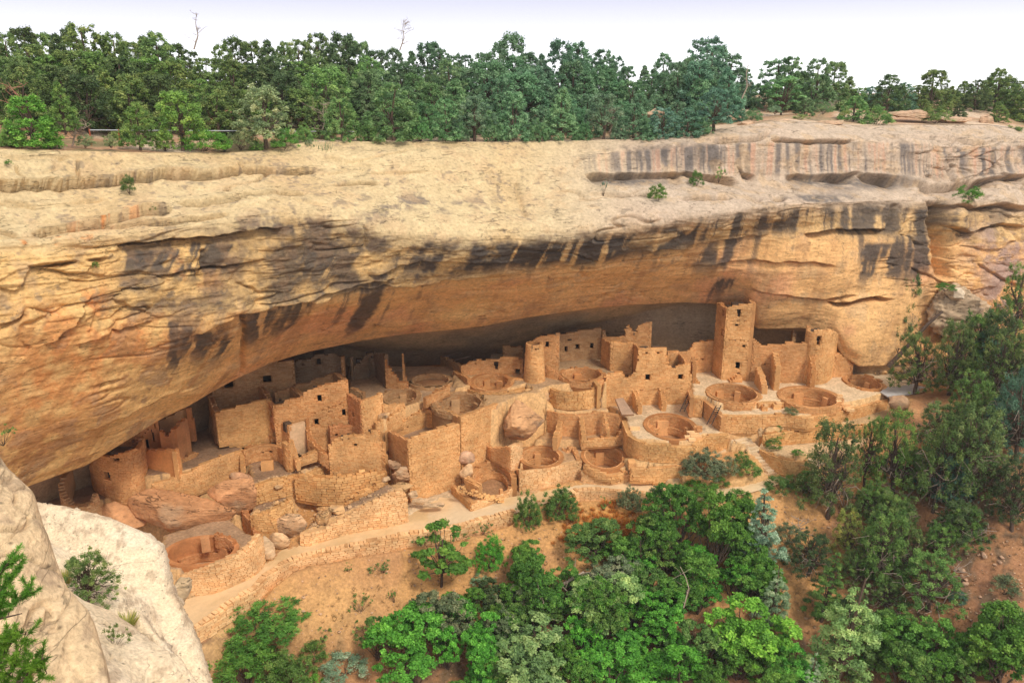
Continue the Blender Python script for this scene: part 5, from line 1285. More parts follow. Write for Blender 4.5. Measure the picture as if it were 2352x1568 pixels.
W(t, 1, [(1085,640,830,71.8),(1125,645,830,71.8),(1132,700,830,71.8),(1180,700,830,71.8),(1185,640,830,71.8),(1235,628,830,71.9)], ref='Y', tint='pink', name="front_wall", maxind=0, jag=0.02, plaster=True)
W(t, 1, [(1230,630,860,71.9),(1290,570,850,73.4),(1340,525,840,74.6),(1360,620,830,74.9)], ref='Y', tint='pink', name="side_wall", maxind=0, jag=0.03, plaster=True)
W(t, 1, [(1330,440,700,76.0),(1385,450,700,76.0),(1405,620,700,76.0)], ref='Y', tint='pink', name="rear_wall", maxind=0, plaster=True)
W(t, 1, [(1085,560,700,74.6),(1200,510,700,75.5),(1330,430,700,76.4)], ref='Y', tint='dull', name="rear_wall", maxind=0, plaster=True)
t = thing("masonry_wall", "smooth square two-toned wall panel right of the broad round tower", "wall")
W(t, 1, [(922,825,1020,71.2),(1080,822,1030,70.4),(1238,822,1045,69.6)], ref='Y', tint='warm', maxind=0, plaster=True, jag=0.02)
W(t, 1, [(1238,822,1045,69.6),(1262,850,1035,70.2),(1285,900,1025,71.0)], ref='Y', tint='yel', name="wall_end", maxind=6)
t = thing("retaining_wall", "long front wall climbing to a squared end above the pink boulders", "wall")
W(t, 1, [(1020,1140,1220,68.6),(1100,1115,1230,69.0),(1280,1040,1215,69.8),(1380,1018,1200,70.3),(1480,960,1170,71.2),(1590,905,1130,72.2),(1720,865,1090,73.3),(1850,828,1060,74.4)], ref='Y', tint='yel', maxind=140, thr=12, jag=0.07)
W(t, 1, [(1855,828,960,74.4),(1866,990,1010,73.0)], ref='Y', tint='yel', name="wall_end", maxind=0)
t = thing("masonry_wall", "curved ruined wall hoop in the dark far left corner under the cliff lip", "wall")
W(t, 1, [(250,1000,1120,69.2),(200,1050,1250,67.6),(170,1150,1320,66.4),(185,1210,1340,65.8),(230,1280,1400,65.3),(300,1330,1420,65.1),(430,1345,1430,65.2),(500,1260,1420,65.9),(530,1210,1420,66.4)], ref='Y', tint='dull', maxind=10, jag=0.05, th=0.45)
# lower left
t = thing("retaining_wall", "rubble wall with protruding stones under the dirt floor, left centre", "wall")
W(t, 6, [(900,425,620),(1000,395,590),(1060,370,570),(1180,350,560),(1300,322,520),(1450,288,470),(1600,228,420),(1660,215,400)], ref='top', H=36.5, tint='rub', big=1.5, maxind=150, thr=13, jag=0.12)
t = thing("retaining_wall", "collapsing rubble wall below the square-fronted house", "wall")
W(t, 6, [(1300,340,520,71.4),(1500,330,560,70.6),(1700,320,600,70.4),(1900,305,540,71.2),(2060,290,480,72.0),(2140,280,440,72.4)], ref='Y', tint='rub', big=1.6, maxind=120, thr=14, jag=0.25, course=(0.12, 0.24))
t = thing("retaining_wall", "plastered rubble wall beside the big lower kiva", "wall")
W(t, 6, [(900,705,900,66.4),(960,690,930,66.0),(1100,640,980,66.0),(1280,520,900,67.6)], ref='Y', tint='rub', big=1.4, maxind=60, thr=13, jag=0.15)
W(t, 6, [(815,640,820,68.4),(860,700,860,67.4),(905,760,880,66.6),(945,868,900,65.4)], ref='Y', tint='pink', name="side_wall", maxind=20, jag=0.1, st='both')
t = thing("retaining_wall", "lowest rubble wall along the path, rising to the right", "wall")
W(t, 6, [(1345,850,962,39.95),(1420,862,965,39.9),(1500,830,935,39.8),(1600,790,905,39.7),(1750,720,860,39.6),(1900,615,830,39.5),(2000,580,805,39.4),(2120,510,785,39.3),(2292,438,750,39.2),(2330,560,735,39.2)], ref='base', tint='pale', big=1.35, maxind=260, thr=12, jag=0.12)
t = thing("masonry_wall", "middle low wall sloping down between two dirt ramps", "wall")
W(t, 6, [(1478,745,775,66.6),(1560,690,770,67.0),(1700,620,700,68.2),(1850,540,620,69.4),(1860,500,600,69.5),(2000,440,540,70.6),(2150,372,450,71.6)], ref='Y', tint='rub', big=1.3, maxind=60, thr=13, jag=0.15, st='both', th=0.5)
kiva('k12', "big lower left kiva with a red plastered interior and an inner square pillar", tint='pink', pil=[(60,0.9)], front_out=0.0, rise=0.1, plaster=True)
t = thing("retaining_wall", "high curved retaining wall of thin stones around the lower left kiva", "wall")
W(t, 6, [(260,1240,1420,41.2),(400,1190,1425,41.1),(500,1165,1410,40.9),(600,1120,1385,40.8),(700,1070,1345,40.7),(780,1030,1312,40.6),(850,990,1280,40.5),(930,930,1225,40.4),(975,850,1165,40.3),(1010,900,1110,40.1)], ref='base', tint='pale', big=1.15, maxind=290, thr=11, jag=0.06)
t = thing("masonry_wall", "inner cross wall splitting the lower left kiva", "wall")
W(t, 6, [(568,865,960,63.6),(660,885,960,63.2),(735,915,960,62.6)], ref='Y', tint='pink', maxind=10)
block(t, "pillar", 6, 490, 895, 1010, 80, 0.5, Y=62.6, tint='pink', rot=0.4)
# outer parapet of the path
def outer_wall(lab, pts, drop, big=1.5, mi=290, thr=12):
    t = thing("parapet_wall", lab, "wall")
    p = np.array(pts, float); q = P_H(p[:, 0], p[:, 1], pH(p[:, 0]))
    rows = np.concatenate([q[:, :2], (q[:, 2] + 0.22)[:, None], (q[:, 2] - drop)[:, None]], 1)
    build_wall(t, rows, th=0.55, tint='pale', big=big, jag=0.08, maxind=mi, thr=thr, emb=0.4)
    # cap stones
    tq, Q, _ = dens(rows, 0.42)
    tg = np.gradient(Q[:, :2], axis=0); tg /= np.linalg.norm(tg, axis=1, keepdims=True)
    nn = np.stack([tg[:, 1], -tg[:, 0]], -1)
    s = np.sign((nn * -Q[:, :2]).sum(1).mean()); nn *= s
    k = len(Q)
    Cc = np.stack([Q[:, 0] - nn[:, 0] * 0.25, Q[:, 1] - nn[:, 1] * 0.25, Q[:, 2] + rng.uniform(-0.03, 0.08, k)], -1)
    put_stones(t, Cc, np.c_[tg, np.zeros(k)], np.c_[nn, np.zeros(k)], rng.uniform(0.3, 0.44, k), rng.uniform(0.4, 0.6, k), rng.uniform(0.12, 0.2, k), TINT['pale'], 80, 11)
outer_wall("dry-stone parapet along the outer edge of the path, left half", [(1180,1180),(1120,1196),(1060,1213),(1010,1222),(937,1232),(895,1241),(853,1250),(777,1265),(702,1280),(664,1295),(632,1316),(614,1328),(588,1356),(525,1396),(459,1444),(400,1480)], 1.15)
outer_wall("short stone parapet of the path behind the round grey-green bush", [(1500,1144),(1450,1136),(1372,1130),(1330,1132),(1318,1136)], 0.9, 1.2, 60)
print("individual stones", N_IND[0])
# ladders
def ladder(lab, k, a, b, w, Ya, Yb):
    t = thing("ladder", lab, "ladder")
    pa_ = P_Y(RX(k, a[0]), RY(k, a[1]), Ya); pb_ = P_Y(RX(k, b[0]), RY(k, b[1]), Yb)
    for s in (-1, 1):
        V, F = tube([pa_ + [s * w / 2, 0, 0], pb_ + [s * w / 2, 0, 0]], 0.055, 0.055); link("rail", mesh_np("rail", V, F, None, True, M['wood_dark']), t)
    for i in range(8):
        u = 0.14 + i * 0.1
        c = pa_ * (1 - u) + pb_ * u
        V, F = tube([c + [-w / 2 - 0.04, 0, 0], c + [w / 2 + 0.04, 0, 0]], 0.04, 0.04); link("rung", mesh_np("rung", V, F, None, True, M['wood_dark']), t)
ladder("dark wooden ladder leaning on the plaza edge below the central house", 4, (1558,880), (1478,1050), 0.45, 82.8, 79.6)
ladder("dark wooden ladder rising from the middle terrace to the bright ledge", 4, (1812,995), (1725,1170), 0.5, 78.3, 77.0)

finish_ground()
# ---------------------------------------------------------------- BOULDERS
def ico(sub=4):
    import bmesh
    bm = bmesh.new(); bmesh.ops.create_icosphere(bm, subdivisions=sub, radius=1.0)
    V = np.array([v.co[:] for v in bm.verts]); F = np.array([[v.index for v in f.verts] for f in bm.faces]); bm.free()
    return V, F
IV5, IF5 = ico(5); IV4, IF4 = ico(4); IV3, IF3 = ico(3); IV2, IF2 = ico(2)
def rock_mesh(seed, size, blocky=0.5, col=(0.52, 0.33, 0.18), rough=0.12, big=True, streak=0.0, mat='boulder', strata=0.0, tiny=False):
    V, F = (IV5 if max(size) > 2.2 else IV4, IF5 if max(size) > 2.2 else IF4) if big else ((IV2, IF2) if tiny else (IV3, IF3))
    r_ = np.random.default_rng(seed)
    P = V.copy()
    # cut by random planes for flat broken faces
    for i in range(24):
        n = r_.normal(size=3); n /= np.linalg.norm(n)
        d = r_.uniform(0.56, 0.86)
        e = P @ n - d
        P = np.where(e[:, None] > 0, P - n[None] * (e[:, None] * blocky * 1.6).clip(max=e[:, None]), P)
    S = np.array(size)
    Pw = P * S
    nn = P / (np.linalg.norm(P, axis=1, keepdims=True) + 1e-9)
    off = seed * 13.7
    sc = float(S.mean())
    d = rough * sc * fbm(Pw + off, sc * 0.8, 3, seed) + 0.04 * sc ** 0.5 * fbm(Pw + off, 0.4, 3, seed + 5)
    if strata:
        q = (Pw[:, 2] + 0.1 * Pw[:, 0] + 0.25 * fbm(Pw + off, 1.5, 2, seed + 8)) / strata
        d -= (0.42 if strata < 0.4 else 1.0) * strata * (q - np.floor(q)) ** 2 - (0.25 * fbm(Pw + off, 1.2, 3, seed + 15, 0.6, (1, 1, 2.0)) if strata >= 0.4 else 0)
    Pw = Pw + nn * d[:, None]
    c = np.zeros(Pw.shape) + np.array(col)
    f = fbm(Pw + off, sc * 0.7, 4, seed + 9)
    c = c * (1 + 0.22 * f)[:, None]
    c = mix3(c, (0.56, 0.42, 0.27), sst(0.2, 0.7, -f) * 0.4)
    if streak: c = mix3(c, (0.10, 0.07, 0.06), sst(0.1, 0.5, fbm(Pw + off, 0.7, 3, seed + 12)) * streak)
    return mesh_np("boulder", Pw, F, c, big, M[mat])
def boulder(lab, x, y, wpx, hpx, Y=None, H=None, dy=0.8, blocky=0.6, rot=0.0, col=(0.52, 0.33, 0.18), cat="boulder", group=None, seed=None, **kw):
    """x, y: centre as seen; size from what it covers"""
    if Y is None: Y = float(H / ratio(y + hpx / 2))
    p = P_Y(x, y, Y)
    dist = np.linalg.norm(p - [0, 0, EZ])
    sx_, sz_ = wpx / FOC * dist / 2, hpx / FOC * dist / 2
    me = rock_mesh(seed or int(abs(x * 7 + y)) % 9973, (sx_ * 1.16, (sx_ + sz_) / 2 * dy, sz_ * 1.2), blocky, col, **kw)
    o = link("boulder", me, None, tuple(p)); o.rotation_euler = (0, rot, 0)
    setp(o, lab, cat, group)
    return o
pinkb = (0.54, 0.275, 0.13)
boulder("great pinkish boulder standing on edge right of the massive front wall", 1196, 972, 98, 100, Y=77.6, blocky=0.9, rot=0.25, col=(0.60, 0.33, 0.16), rough=0.09, streak=0.5)
boulder("huge flat red-brown boulder under the broad round tower", 402, 1176, 226, 92, Y=67.4, blocky=0.9, rot=0.04, col=pinkb, rough=0.05, dy=0.5, seed=4321)
boulder("red-brown rock shelf below the left end tower", 275, 1190, 110, 64, Y=67.4, blocky=0.7, rot=0.45, col=pinkb, rough=0.06, dy=0.7)
boulder("tilted blocky pink boulder with broken top, left of the rubble wall", 533, 1134, 116, 78, Y=68.8, blocky=0.95, rot=-0.08, col=pinkb, rough=0.06, dy=0.6)
boulder("layered slab lying on top of the tilted pink boulder", 557, 1097, 58, 26, Y=69.6, blocky=0.9, rot=0.2, col=(0.52, 0.28, 0.15), dy=0.9)
boulder("pale boulder mortared into the lower wall beside the kiva", 667, 1203, 84, 70, Y=66.2, blocky=0.85, rot=-0.15, col=(0.60, 0.37, 0.20), rough=0.05, dy=0.25)
boulder("rounded pale boulder at the foot of the wall where the path bends", 612, 1262, 34, 56, Y=62.9, blocky=0.5, col=(0.60, 0.41, 0.24), rough=0.06)
boulder("small rounded boulder embedded beside the path bend", 640, 1240, 50, 40, Y=64.6, blocky=0.5, col=(0.58, 0.37, 0.2), rough=0.06, dy=0.4)
boulder("plaster-smooth rock pedestal under the tapering round tower", 1232, 920, 66, 72, Y=83.6, blocky=0.5, col=(0.62, 0.39, 0.205), rough=0.05, dy=1.0)
boulder("smooth tan rock wedge filling the gap between the pedestal rock and the room wall", 1262, 952, 44, 70, Y=82.2, blocky=0.5, rot=-0.3, col=(0.64, 0.38, 0.165), rough=0.06)
boulder("broad smooth tan rock face behind the great boulder", 1215, 955, 130, 120, Y=82.6, blocky=0.4, rot=0.1, col=(0.66, 0.40, 0.18), rough=0.05, dy=0.5)
boulder("upper of two mauve-streaked boulders by the corner rooms", 1068, 1050, 46, 36, Y=75.0, blocky=0.8, col=(0.52, 0.31, 0.19), streak=0.3)
boulder("lower curved boulder under the mauve-streaked one by the corner rooms", 1071, 1088, 34, 46, Y=73.6, blocky=0.6, rot=0.3, col=(0.58, 0.37, 0.2), rough=0.08)
boulder("round dark-based boulder at the right end of the upper retaining wall", 2066, 925, 56, 40, H=33.1, blocky=0.7, col=(0.42, 0.26, 0.15), streak=0.3)
boulder("layered brown boulders at the corner of the massive front wall", 925, 1092, 46, 40, Y=71.4, blocky=0.8, rot=0.3, col=(0.48, 0.28, 0.15), strata=0.35)
boulder("flat bedded rock at the foot of the massive wall corner", 920, 1120, 56, 24, Y=70.6, blocky=0.8, rot=-0.1, col=(0.52, 0.32, 0.15), strata=0.25)
boulder("angular rock jammed above the brown layered boulders", 905, 1068, 38, 24, Y=73.0, blocky=0.9, rot=0.5, col=(0.46, 0.28, 0.16))
boulder("bulging tan rock by the low ochre wall and the path", 1545, 1112, 42, 36, Y=73.2, blocky=0.5, col=(0.60, 0.38, 0.18), rough=0.06)
boulder("split pale boulder crowned with layered blocks beside the tall juniper", 2195, 715, 150, 110, Y=91.5, blocky=0.6, col=(0.50, 0.36, 0.23), strata=0.45, streak=0.25, dy=0.6)
boulder("loose white block perched on the layered rock mound", 2195, 676, 46, 28, Y=90.2, blocky=0.95, rot=0.3, col=(0.62, 0.50, 0.36))
boulder("dark undercut rock band below the layered mound", 2170, 780, 150, 60, Y=93.0, blocky=0.7, col=(0.24, 0.15, 0.10), strata=0.4, streak=0.6, dy=0.5)
boulder("large broken block of talus right of the last kiva", 2100, 855, 60, 42, Y=89.0, blocky=0.95, rot=0.2, col=(0.54, 0.36, 0.2))
boulder("tan talus boulder against the cliff foot", 2035, 822, 60, 44, Y=90.4, blocky=0.9, rot=-0.3, col=(0.54, 0.35, 0.19))
boulder("angular orange boulder between the talus blocks", 2060, 845, 44, 30, Y=89.6, blocky=0.95, rot=0.4, col=(0.50, 0.30, 0.15))
boulder("flat block on the talus near the paved strip", 2145, 870, 50, 26, Y=88.2, blocky=0.95, rot=-0.1, col=(0.58, 0.40, 0.25))
boulder("pale tilted slab in the talus above the last kiva", 2005, 800, 44, 30, Y=91.4, blocky=0.9, rot=0.5, col=(0.50, 0.33, 0.19))
boulder("small block at the edge of the bright plaza end", 2116, 890, 32, 18, Y=86.6, blocky=0.95, col=(0.60, 0.44, 0.28))
boulder("upright dark stone beside the fallen log in the planted strip", 1746, 992, 12, 28, Y=76.2, blocky=0.6, col=(0.46, 0.29, 0.15))
boulder("overhanging flat rock in the red soil slope, far right", 2248, 1272, 80, 22, Y=63, blocky=0.9, col=(0.42, 0.25, 0.15), dy=1.2)
boulder("brown boulder half buried below the silvery fir", 1838, 1278, 34, 26, Y=66, blocky=0.7, col=(0.34, 0.23, 0.17))
for i, (x, y, w, h) in enumerate([(948,1135,30,16),(965,1150,40,14),(1000,1160,50,10),(885,1100,22,14),(895,1120,20,12)]):
    boulder("flat bedrock lump in the sand under the massive wall" if i < 3 else "small rubble block near the layered boulders", x, y, w, h, Y=70.4 - 0.5 * i if i < 3 else 71.5, blocky=0.8, col=(0.56, 0.38, 0.22), big=False, group="rubble at the massive wall corner")
# scattered talus and rubble
def scatter(lab, cat, grp, n, reg_, size, seed, col=(0.56, 0.34, 0.16), name="rock", stuff=False, k=0, H=None, sink=0.3):
    r_ = np.random.default_rng(seed)
    ms = [rock_mesh(seed * 10 + j, (1, 0.9, 0.65), 0.95, col, big=False, rough=0.1, tiny=stuff) for j in range(4)]
    P = np.array(reg_, float)
    x0, y0 = P.min(0); x1, y1 = P.max(0); c = 0; tr = 0
    allv, allf, allc, nb = [], [], [], 0
    while c < n and tr < n * 40:
        tr += 1
        x, y = r_.uniform(x0, x1), r_.uniform(y0, y1)
        if not inpoly(np.array([x]), np.array([y]), P)[0]: continue
        g = ground_hit(x, y)
        s = r_.uniform(*size) * (0.6 + r_.random() ** 3)
        if stuff:
            me = ms[c % 4]
            co = np.empty(len(me.vertices) * 3, np.float32); me.vertices.foreach_get("co", co)
            a = r_.uniform(0, 6.28); co = co.reshape(-1, 3) * s
            co = np.stack([co[:, 0] * math.cos(a) - co[:, 1] * math.sin(a), co[:, 0] * math.sin(a) + co[:, 1] * math.cos(a), co[:, 2]], -1) + g + [0, 0, s * sink]
            allv.append(co); fa = np.array([p.vertices[:] for p in me.polygons]) if not hasattr(me, "_fa") else None
            allf.append(fa + nb); nb += len(co)
            allc.append(np.tile(np.array(col) * r_.uniform(0.75, 1.2), (len(co), 1)))
        else:
            o = bpy.data.objects.new(name, ms[c % 4]); C.objects.link(o)
            o.location = g + np.array([0, 0, s * sink]); o.scale = (s * r_.uniform(0.8, 1.3), s, s * r_.uniform(0.7, 1.1)); o.rotation_euler = (r_.uniform(-.4, .4), r_.uniform(-.4, .4), r_.uniform(0, 6.28))
            setp(o, lab, cat, grp)
        c += 1
    if stuff:
        o = link(name, mesh_np(name, np.concatenate(allv), np.concatenate(allf), np.concatenate(allc), False, M['boulder']))
        setp(o, lab, cat, None, "stuff")
scatter("angular broken rock in the talus between cliff foot and last kiva", "rock", "talus rocks by the last kiva", 26, [(1985,842),(2030,815),(2110,830),(2150,880),(2120,905),(2010,860)], (0.25, 0.7), 61)
scatter("rubble stone lying on the slope below the square-fronted house", "rock", "rubble below the square-fronted house", 26, [(690,1120),(880,1078),(900,1100),(800,1150),(730,1190),(700,1160)], (0.18, 0.45), 62, (0.56, 0.36, 0.2))
scatter("flat angular fallen slab on the rubble slope between the pink boulders and the ramps", "rock", "fallen slabs, left centre", 22, [(580,1118),(770,1100),(880,1095),(830,1150),(720,1215),(600,1225),(560,1160)], (0.45, 1.0), 64, (0.60, 0.36, 0.165))
scatter("rubble stone in the gully left of the massive wall corner", "rock", "rubble in the wall gully", 22, [(865,1030),(890,1010),(935,1100),(950,1140),(890,1110)], (0.15, 0.5), 63, (0.50, 0.31, 0.17))
# ---------------------------------------------------------------- NEAR ROCKS AT THE LOWER LEFT
def loft(rows, nu, nv):
    R_ = []
    for r in rows:
        p = P_Y([a[0] for a in r], [a[1] for a in r], [a[2] for a in r])
        p = p + np.array([[0, 0, (a[3] if len(a) > 3 else 0)] for a in r])
        d = np.r_[0, np.cumsum(np.linalg.norm(np.diff(p, axis=0), axis=1))]
        t = np.linspace(0, d[-1], nu)
        R_.append(np.stack([np.interp(t, d, p[:, i]) for i in range(3)], -1))
    R_ = np.array(R_)
    k = len(R_)
    seg = np.linalg.norm(np.diff(R_, axis=0), axis=2).mean(1)
    kd = np.r_[0, np.cumsum(seg)]
    tv_ = np.linspace(0, kd[-1], nv)
    out = np.zeros((nu, nv, 3))
    for j, tt_ in enumerate(tv_):
        i = min(max(int(np.searchsorted(kd, tt_) - 1), 0), k - 2)
        u = (tt_ - kd[i]) / (kd[i + 1] - kd[i])
        p0, p1, p2, p3 = R_[max(i - 1, 0)], R_[i], R_[i + 1], R_[min(i + 2, k - 1)]
        out[:, j] = 0.5 * ((2 * p1) + (-p0 + p2) * u + (2 * p0 - 5 * p1 + 4 * p2 - p3) * u * u + (-p0 + 3 * p1 - 3 * p2 + p3) * u ** 3)
    # ease the kinks along the rows
    for _ in range(3): out[1:-1] = (out[:-2] + 2 * out[1:-1] + out[2:]) / 4
    return out
def rock_sheet(name, label, rows, nu, nv, seed, amp=1.0, crack=(), kind="structure", mat='fore', base=(0.76, 0.60, 0.40)):
    Pn = loft(rows, nu, nv)
    du_ = np.gradient(Pn, axis=0); dv_ = np.gradient(Pn, axis=1)
    n = np.cross(du_, dv_); n /= np.linalg.norm(n, axis=-1, keepdims=True) + 1e-9
    if (n * (np.array([0, 0, EZ + 5]) - Pn)).sum(-1).mean() < 0: n = -n
    w1, w2, wid = worley(Pn, 0.75, seed, (1, 1, 1.4))
    holes = np.exp(-(w1 / 0.16) ** 2) * (wid > 0.45)
    d = amp * (0.35 * fbm(Pn, 5, 3, seed) + 0.11 * fbm(Pn, 1.6, 3, seed + 3, 0.5) + 0.06 * fbm(Pn, 0.45, 3, seed + 6, 0.6, (0.5, 0.5, 2.2)) - 0.2 * holes - 0.07 * sst(0.90, 1.0, 1 - np.abs(fbm(Pn, 0.9, 2, seed + 40, 0.5, (0.5, 0.5, 2.0)))))
    rdg = 1 - np.abs(fbm(Pn, 1.6, 3, seed + 20, 0.55, (1, 1, 1.2)))
    d -= amp * 0.22 * sst(0.92, 1.0, rdg)
    px_, py_ = proj(Pn)
    dk = sst(0.5, 0.9, holes) * 0.6 + sst(0.94, 1.0, rdg) * 0.35
    for pts, dep, w in crack:
        p = np.array(pts, float); dm = np.full(px_.shape, 1e9)
        for a, b in zip(p[:-1], p[1:]):
            ab = b - a; t = np.clip(((px_ - a[0]) * ab[0] + (py_ - a[1]) * ab[1]) / (ab @ ab), 0, 1)
            dm = np.minimum(dm, np.hypot(px_ - a[0] - t * ab[0], py_ - a[1] - t * ab[1]))
        wob = w * (1 + 0.4 * fbm(Pn, 1.0, 2, seed + 33))
        g = np.exp(-(dm / wob) ** 2); d -= dep * g; dk += g * 0.4
    vd = np.array([0, 0, EZ]) - Pn; vd /= np.linalg.norm(vd, axis=-1, keepdims=True)
    d = d * (0.2 + 0.8 * sst(-0.05, 0.4, (n * vd).sum(-1)))
    Pn = Pn + n * d[..., None]
    f = fbm(Pn, 2.2, 4, seed + 9); f2 = fbm(Pn, 0.5, 3, seed + 11, 0.65)
    c = np.zeros(Pn.shape) + np.array(base)
    c = mix3(c, (0.66, 0.47, 0.28), sst(0.0, 0.8, f) * 0.6)
    c = mix3(c, (0.80, 0.67, 0.50), sst(0.1, 0.8, -f) * 0.5)
    c = mix3(c, (0.36, 0.25, 0.16), sst(0.25, 0.7, f2 + 0.3 * f) * 0.6)
    c = mix3(c, (0.30, 0.20, 0.14), np.clip(dk, 0, 1) * 0.6)
    me = mesh_np(name, Pn, grid_faces(nu, nv), c, True, M[mat])
    return setp(link(name, me), label, kind=kind), Pn
def behind(r, dY, dz, ex=(0, 0)): return [(a[0] + ex[0], a[1] + ex[1], a[2] + dY, dz) for a in r]
O1 = [(20,1150,39),(60,1152,38.4),(82,1157,38),(142,1163,37.5),(196,1174,37),(249,1187,36.5),(306,1211,36),(345,1229,35.5),(375,1256,35),(389,1313,34),(394,1352,33.2),(418,1388,32.6),(442,1430,32),(455,1462,31.5),(466,1495,31),(478,1544,30),(497,1600,29),(520,1700,28)]
M1 = [(30,1200,37),(90,1225,35.6),(150,1255,34.4),(210,1285,33.4),(265,1312,32.8),(310,1345,32.2),(335,1385,31.5),(352,1430,30.8),(385,1490,29.8),(425,1555,28.8),(455,1640,27.6),(475,1750,26.5)]
I1 = [(40,1240,34.5),(107,1270,33),(135,1320,31.8),(165,1365,31),(205,1392,30.5),(249,1412,30.2),(302,1444,29.6),(356,1486,28.8),(405,1530,28),(440,1590,27),(460,1680,26),(470,1800,25)]
rock_sheet("near_rock_dome", "pale rounded sandstone dome with weathered pits, lower left",
  [behind(O1, 4, -16), behind(O1, 2.2, -4), O1, M1, I1, behind(I1, -1.0, -7)], 280, 210, 901,
  crack=[([(345,1380),(362,1440),(378,1475),(385,1510),(392,1560)],0.35,3), ([(315,1380),(340,1400),(365,1425)],0.5,5), ([(392,1350),(398,1372),(412,1392)],0.6,5), ([(130,1235),(150,1250),(165,1258)],0.15,3)])
CR2 = [(80,1190,22),(107,1226,20.6),(135,1306,19.6),(153,1352,19),(200,1384,18.6),(249,1403,18.2),(302,1435,17.6),(356,1477,17),(412,1520,16.3),(450,1568,15.8),(500,1640,15.2)]
MD2 = [(60,1230,18.5),(110,1330,17.3),(150,1400,16.6),(200,1450,16.2),(250,1490,15.8),(310,1540,15.3),(360,1600,14.8),(410,1680,14.2)]
LW2 = [(40,1300,16),(90,1400,15.3),(140,1500,14.6),(190,1580,14),(250,1650,13.5),(320,1750,13),(380,1850,12.6)]
rock_sheet("near_rock_slope", "bright sloping sandstone below the dome, bottom left",
  [behind(CR2, 3, -9), behind(CR2, 1.3, -1.6), CR2, MD2, LW2, behind(LW2, -1, -6)], 210, 140, 931, amp=0.6)
R3 = [(-500,700,20),(-200,900,18),(-60,990,17),(0,1047,16.4),(21,1078,16.2),(57,1111,16),(75,1130,15.8),(83,1162,15.5),(95,1200,15.2),(108,1230,15),(120,1270,14.7),(136,1310,14.4),(153,1352,14),(190,1400,13.6),(212,1440,13.3),(232,1508,12.7),(248,1568,12.1),(275,1700,11)]
M3 = [(-500,850,17.5),(-200,1010,16),(-60,1090,15),(0,1140,14.6),(40,1210,14.2),(65,1300,13.5),(100,1380,13),(130,1450,12.5),(150,1540,11.9),(170,1650,11.2),(190,1800,10.4)]
L3 = [(-500,1050,15),(-200,1180,14),(-60,1280,13.2),(0,1340,12.8),(30,1420,12.2),(60,1520,11.6),(80,1620,11),(95,1750,10.3),(110,1900,9.6)]
rock_sheet("near_rock_ridge", "rough tan sandstone ridge at the left edge, closest to the viewer",
  [behind(R3, 2.5, -9), behind(R3, 1.0, -1.5), R3, M3, L3, [(-500,1500,11),(-200,1600,10.5),(0,1800,9.6),(60,2100,8.6)]], 330, 190, 961, amp=0.55, base=(0.68, 0.49, 0.285))
# small cracked rock beyond the dome
boulder("pale crusted rock wedge beyond the right edge of the near dome", 413, 1358, 42, 86, Y=37, blocky=0.7, rot=0.35, col=(0.56, 0.42, 0.26))

# ---------------------------------------------------------------- PLANTS
def leaf_mat():
    m = bpy.data.materials.new("foliage"); m.use_nodes = True; nt = m.node_tree; L = nt.links
    b = nt.nodes["Principled BSDF"]; b.inputs["Roughness"].default_value = 0.65; b.inputs["Specular IOR Level"].default_value = 0.25
    oi = N(nt, "ShaderNodeObjectInfo"); at = N(nt, "ShaderNodeAttribute"); at.attribute_name = "vary"
    rp = N(nt, "ShaderNodeValToRGB")
    rp.color_ramp.elements[0].color = (0.50, 0.55, 0.60, 1); rp.color_ramp.elements[1].color = (2.1, 1.6, 1.9, 1)
    e = rp.color_ramp.elements.new(0.5); e.color = (1, 1, 1, 1)
    oi.name = 'oi'
    L.new(at.outputs["Fac"], rp.inputs[0])
    mm = N(nt, "ShaderNodeVectorMath"); mm.operation = 'MULTIPLY'
    L.new(rp.outputs[0], mm.inputs[0]); L.new(oi.outputs["Color"], mm.inputs[1])
    L.new(mm.outputs[0], b.inputs["Base Color"])
    tr = N(nt, "ShaderNodeBsdfTranslucent"); ms = N(nt, "ShaderNodeMixShader"); ms.inputs[0].default_value = 0.3
    L.new(mulc(nt, mm.outputs[0], N(nt, "ShaderNodeValue").outputs[0]), tr.inputs[0])
    for n in nt.nodes:
        if n.type == 'VALUE': n.outputs[0].default_value = 1.3
    out = nt.nodes["Material Output"]
    L.new(b.outputs[0], ms.inputs[1]); L.new(tr.outputs[0], ms.inputs[2]); L.new(ms.outputs[0], out.inputs[0])
    return m
M['leaf'] = leaf_mat()
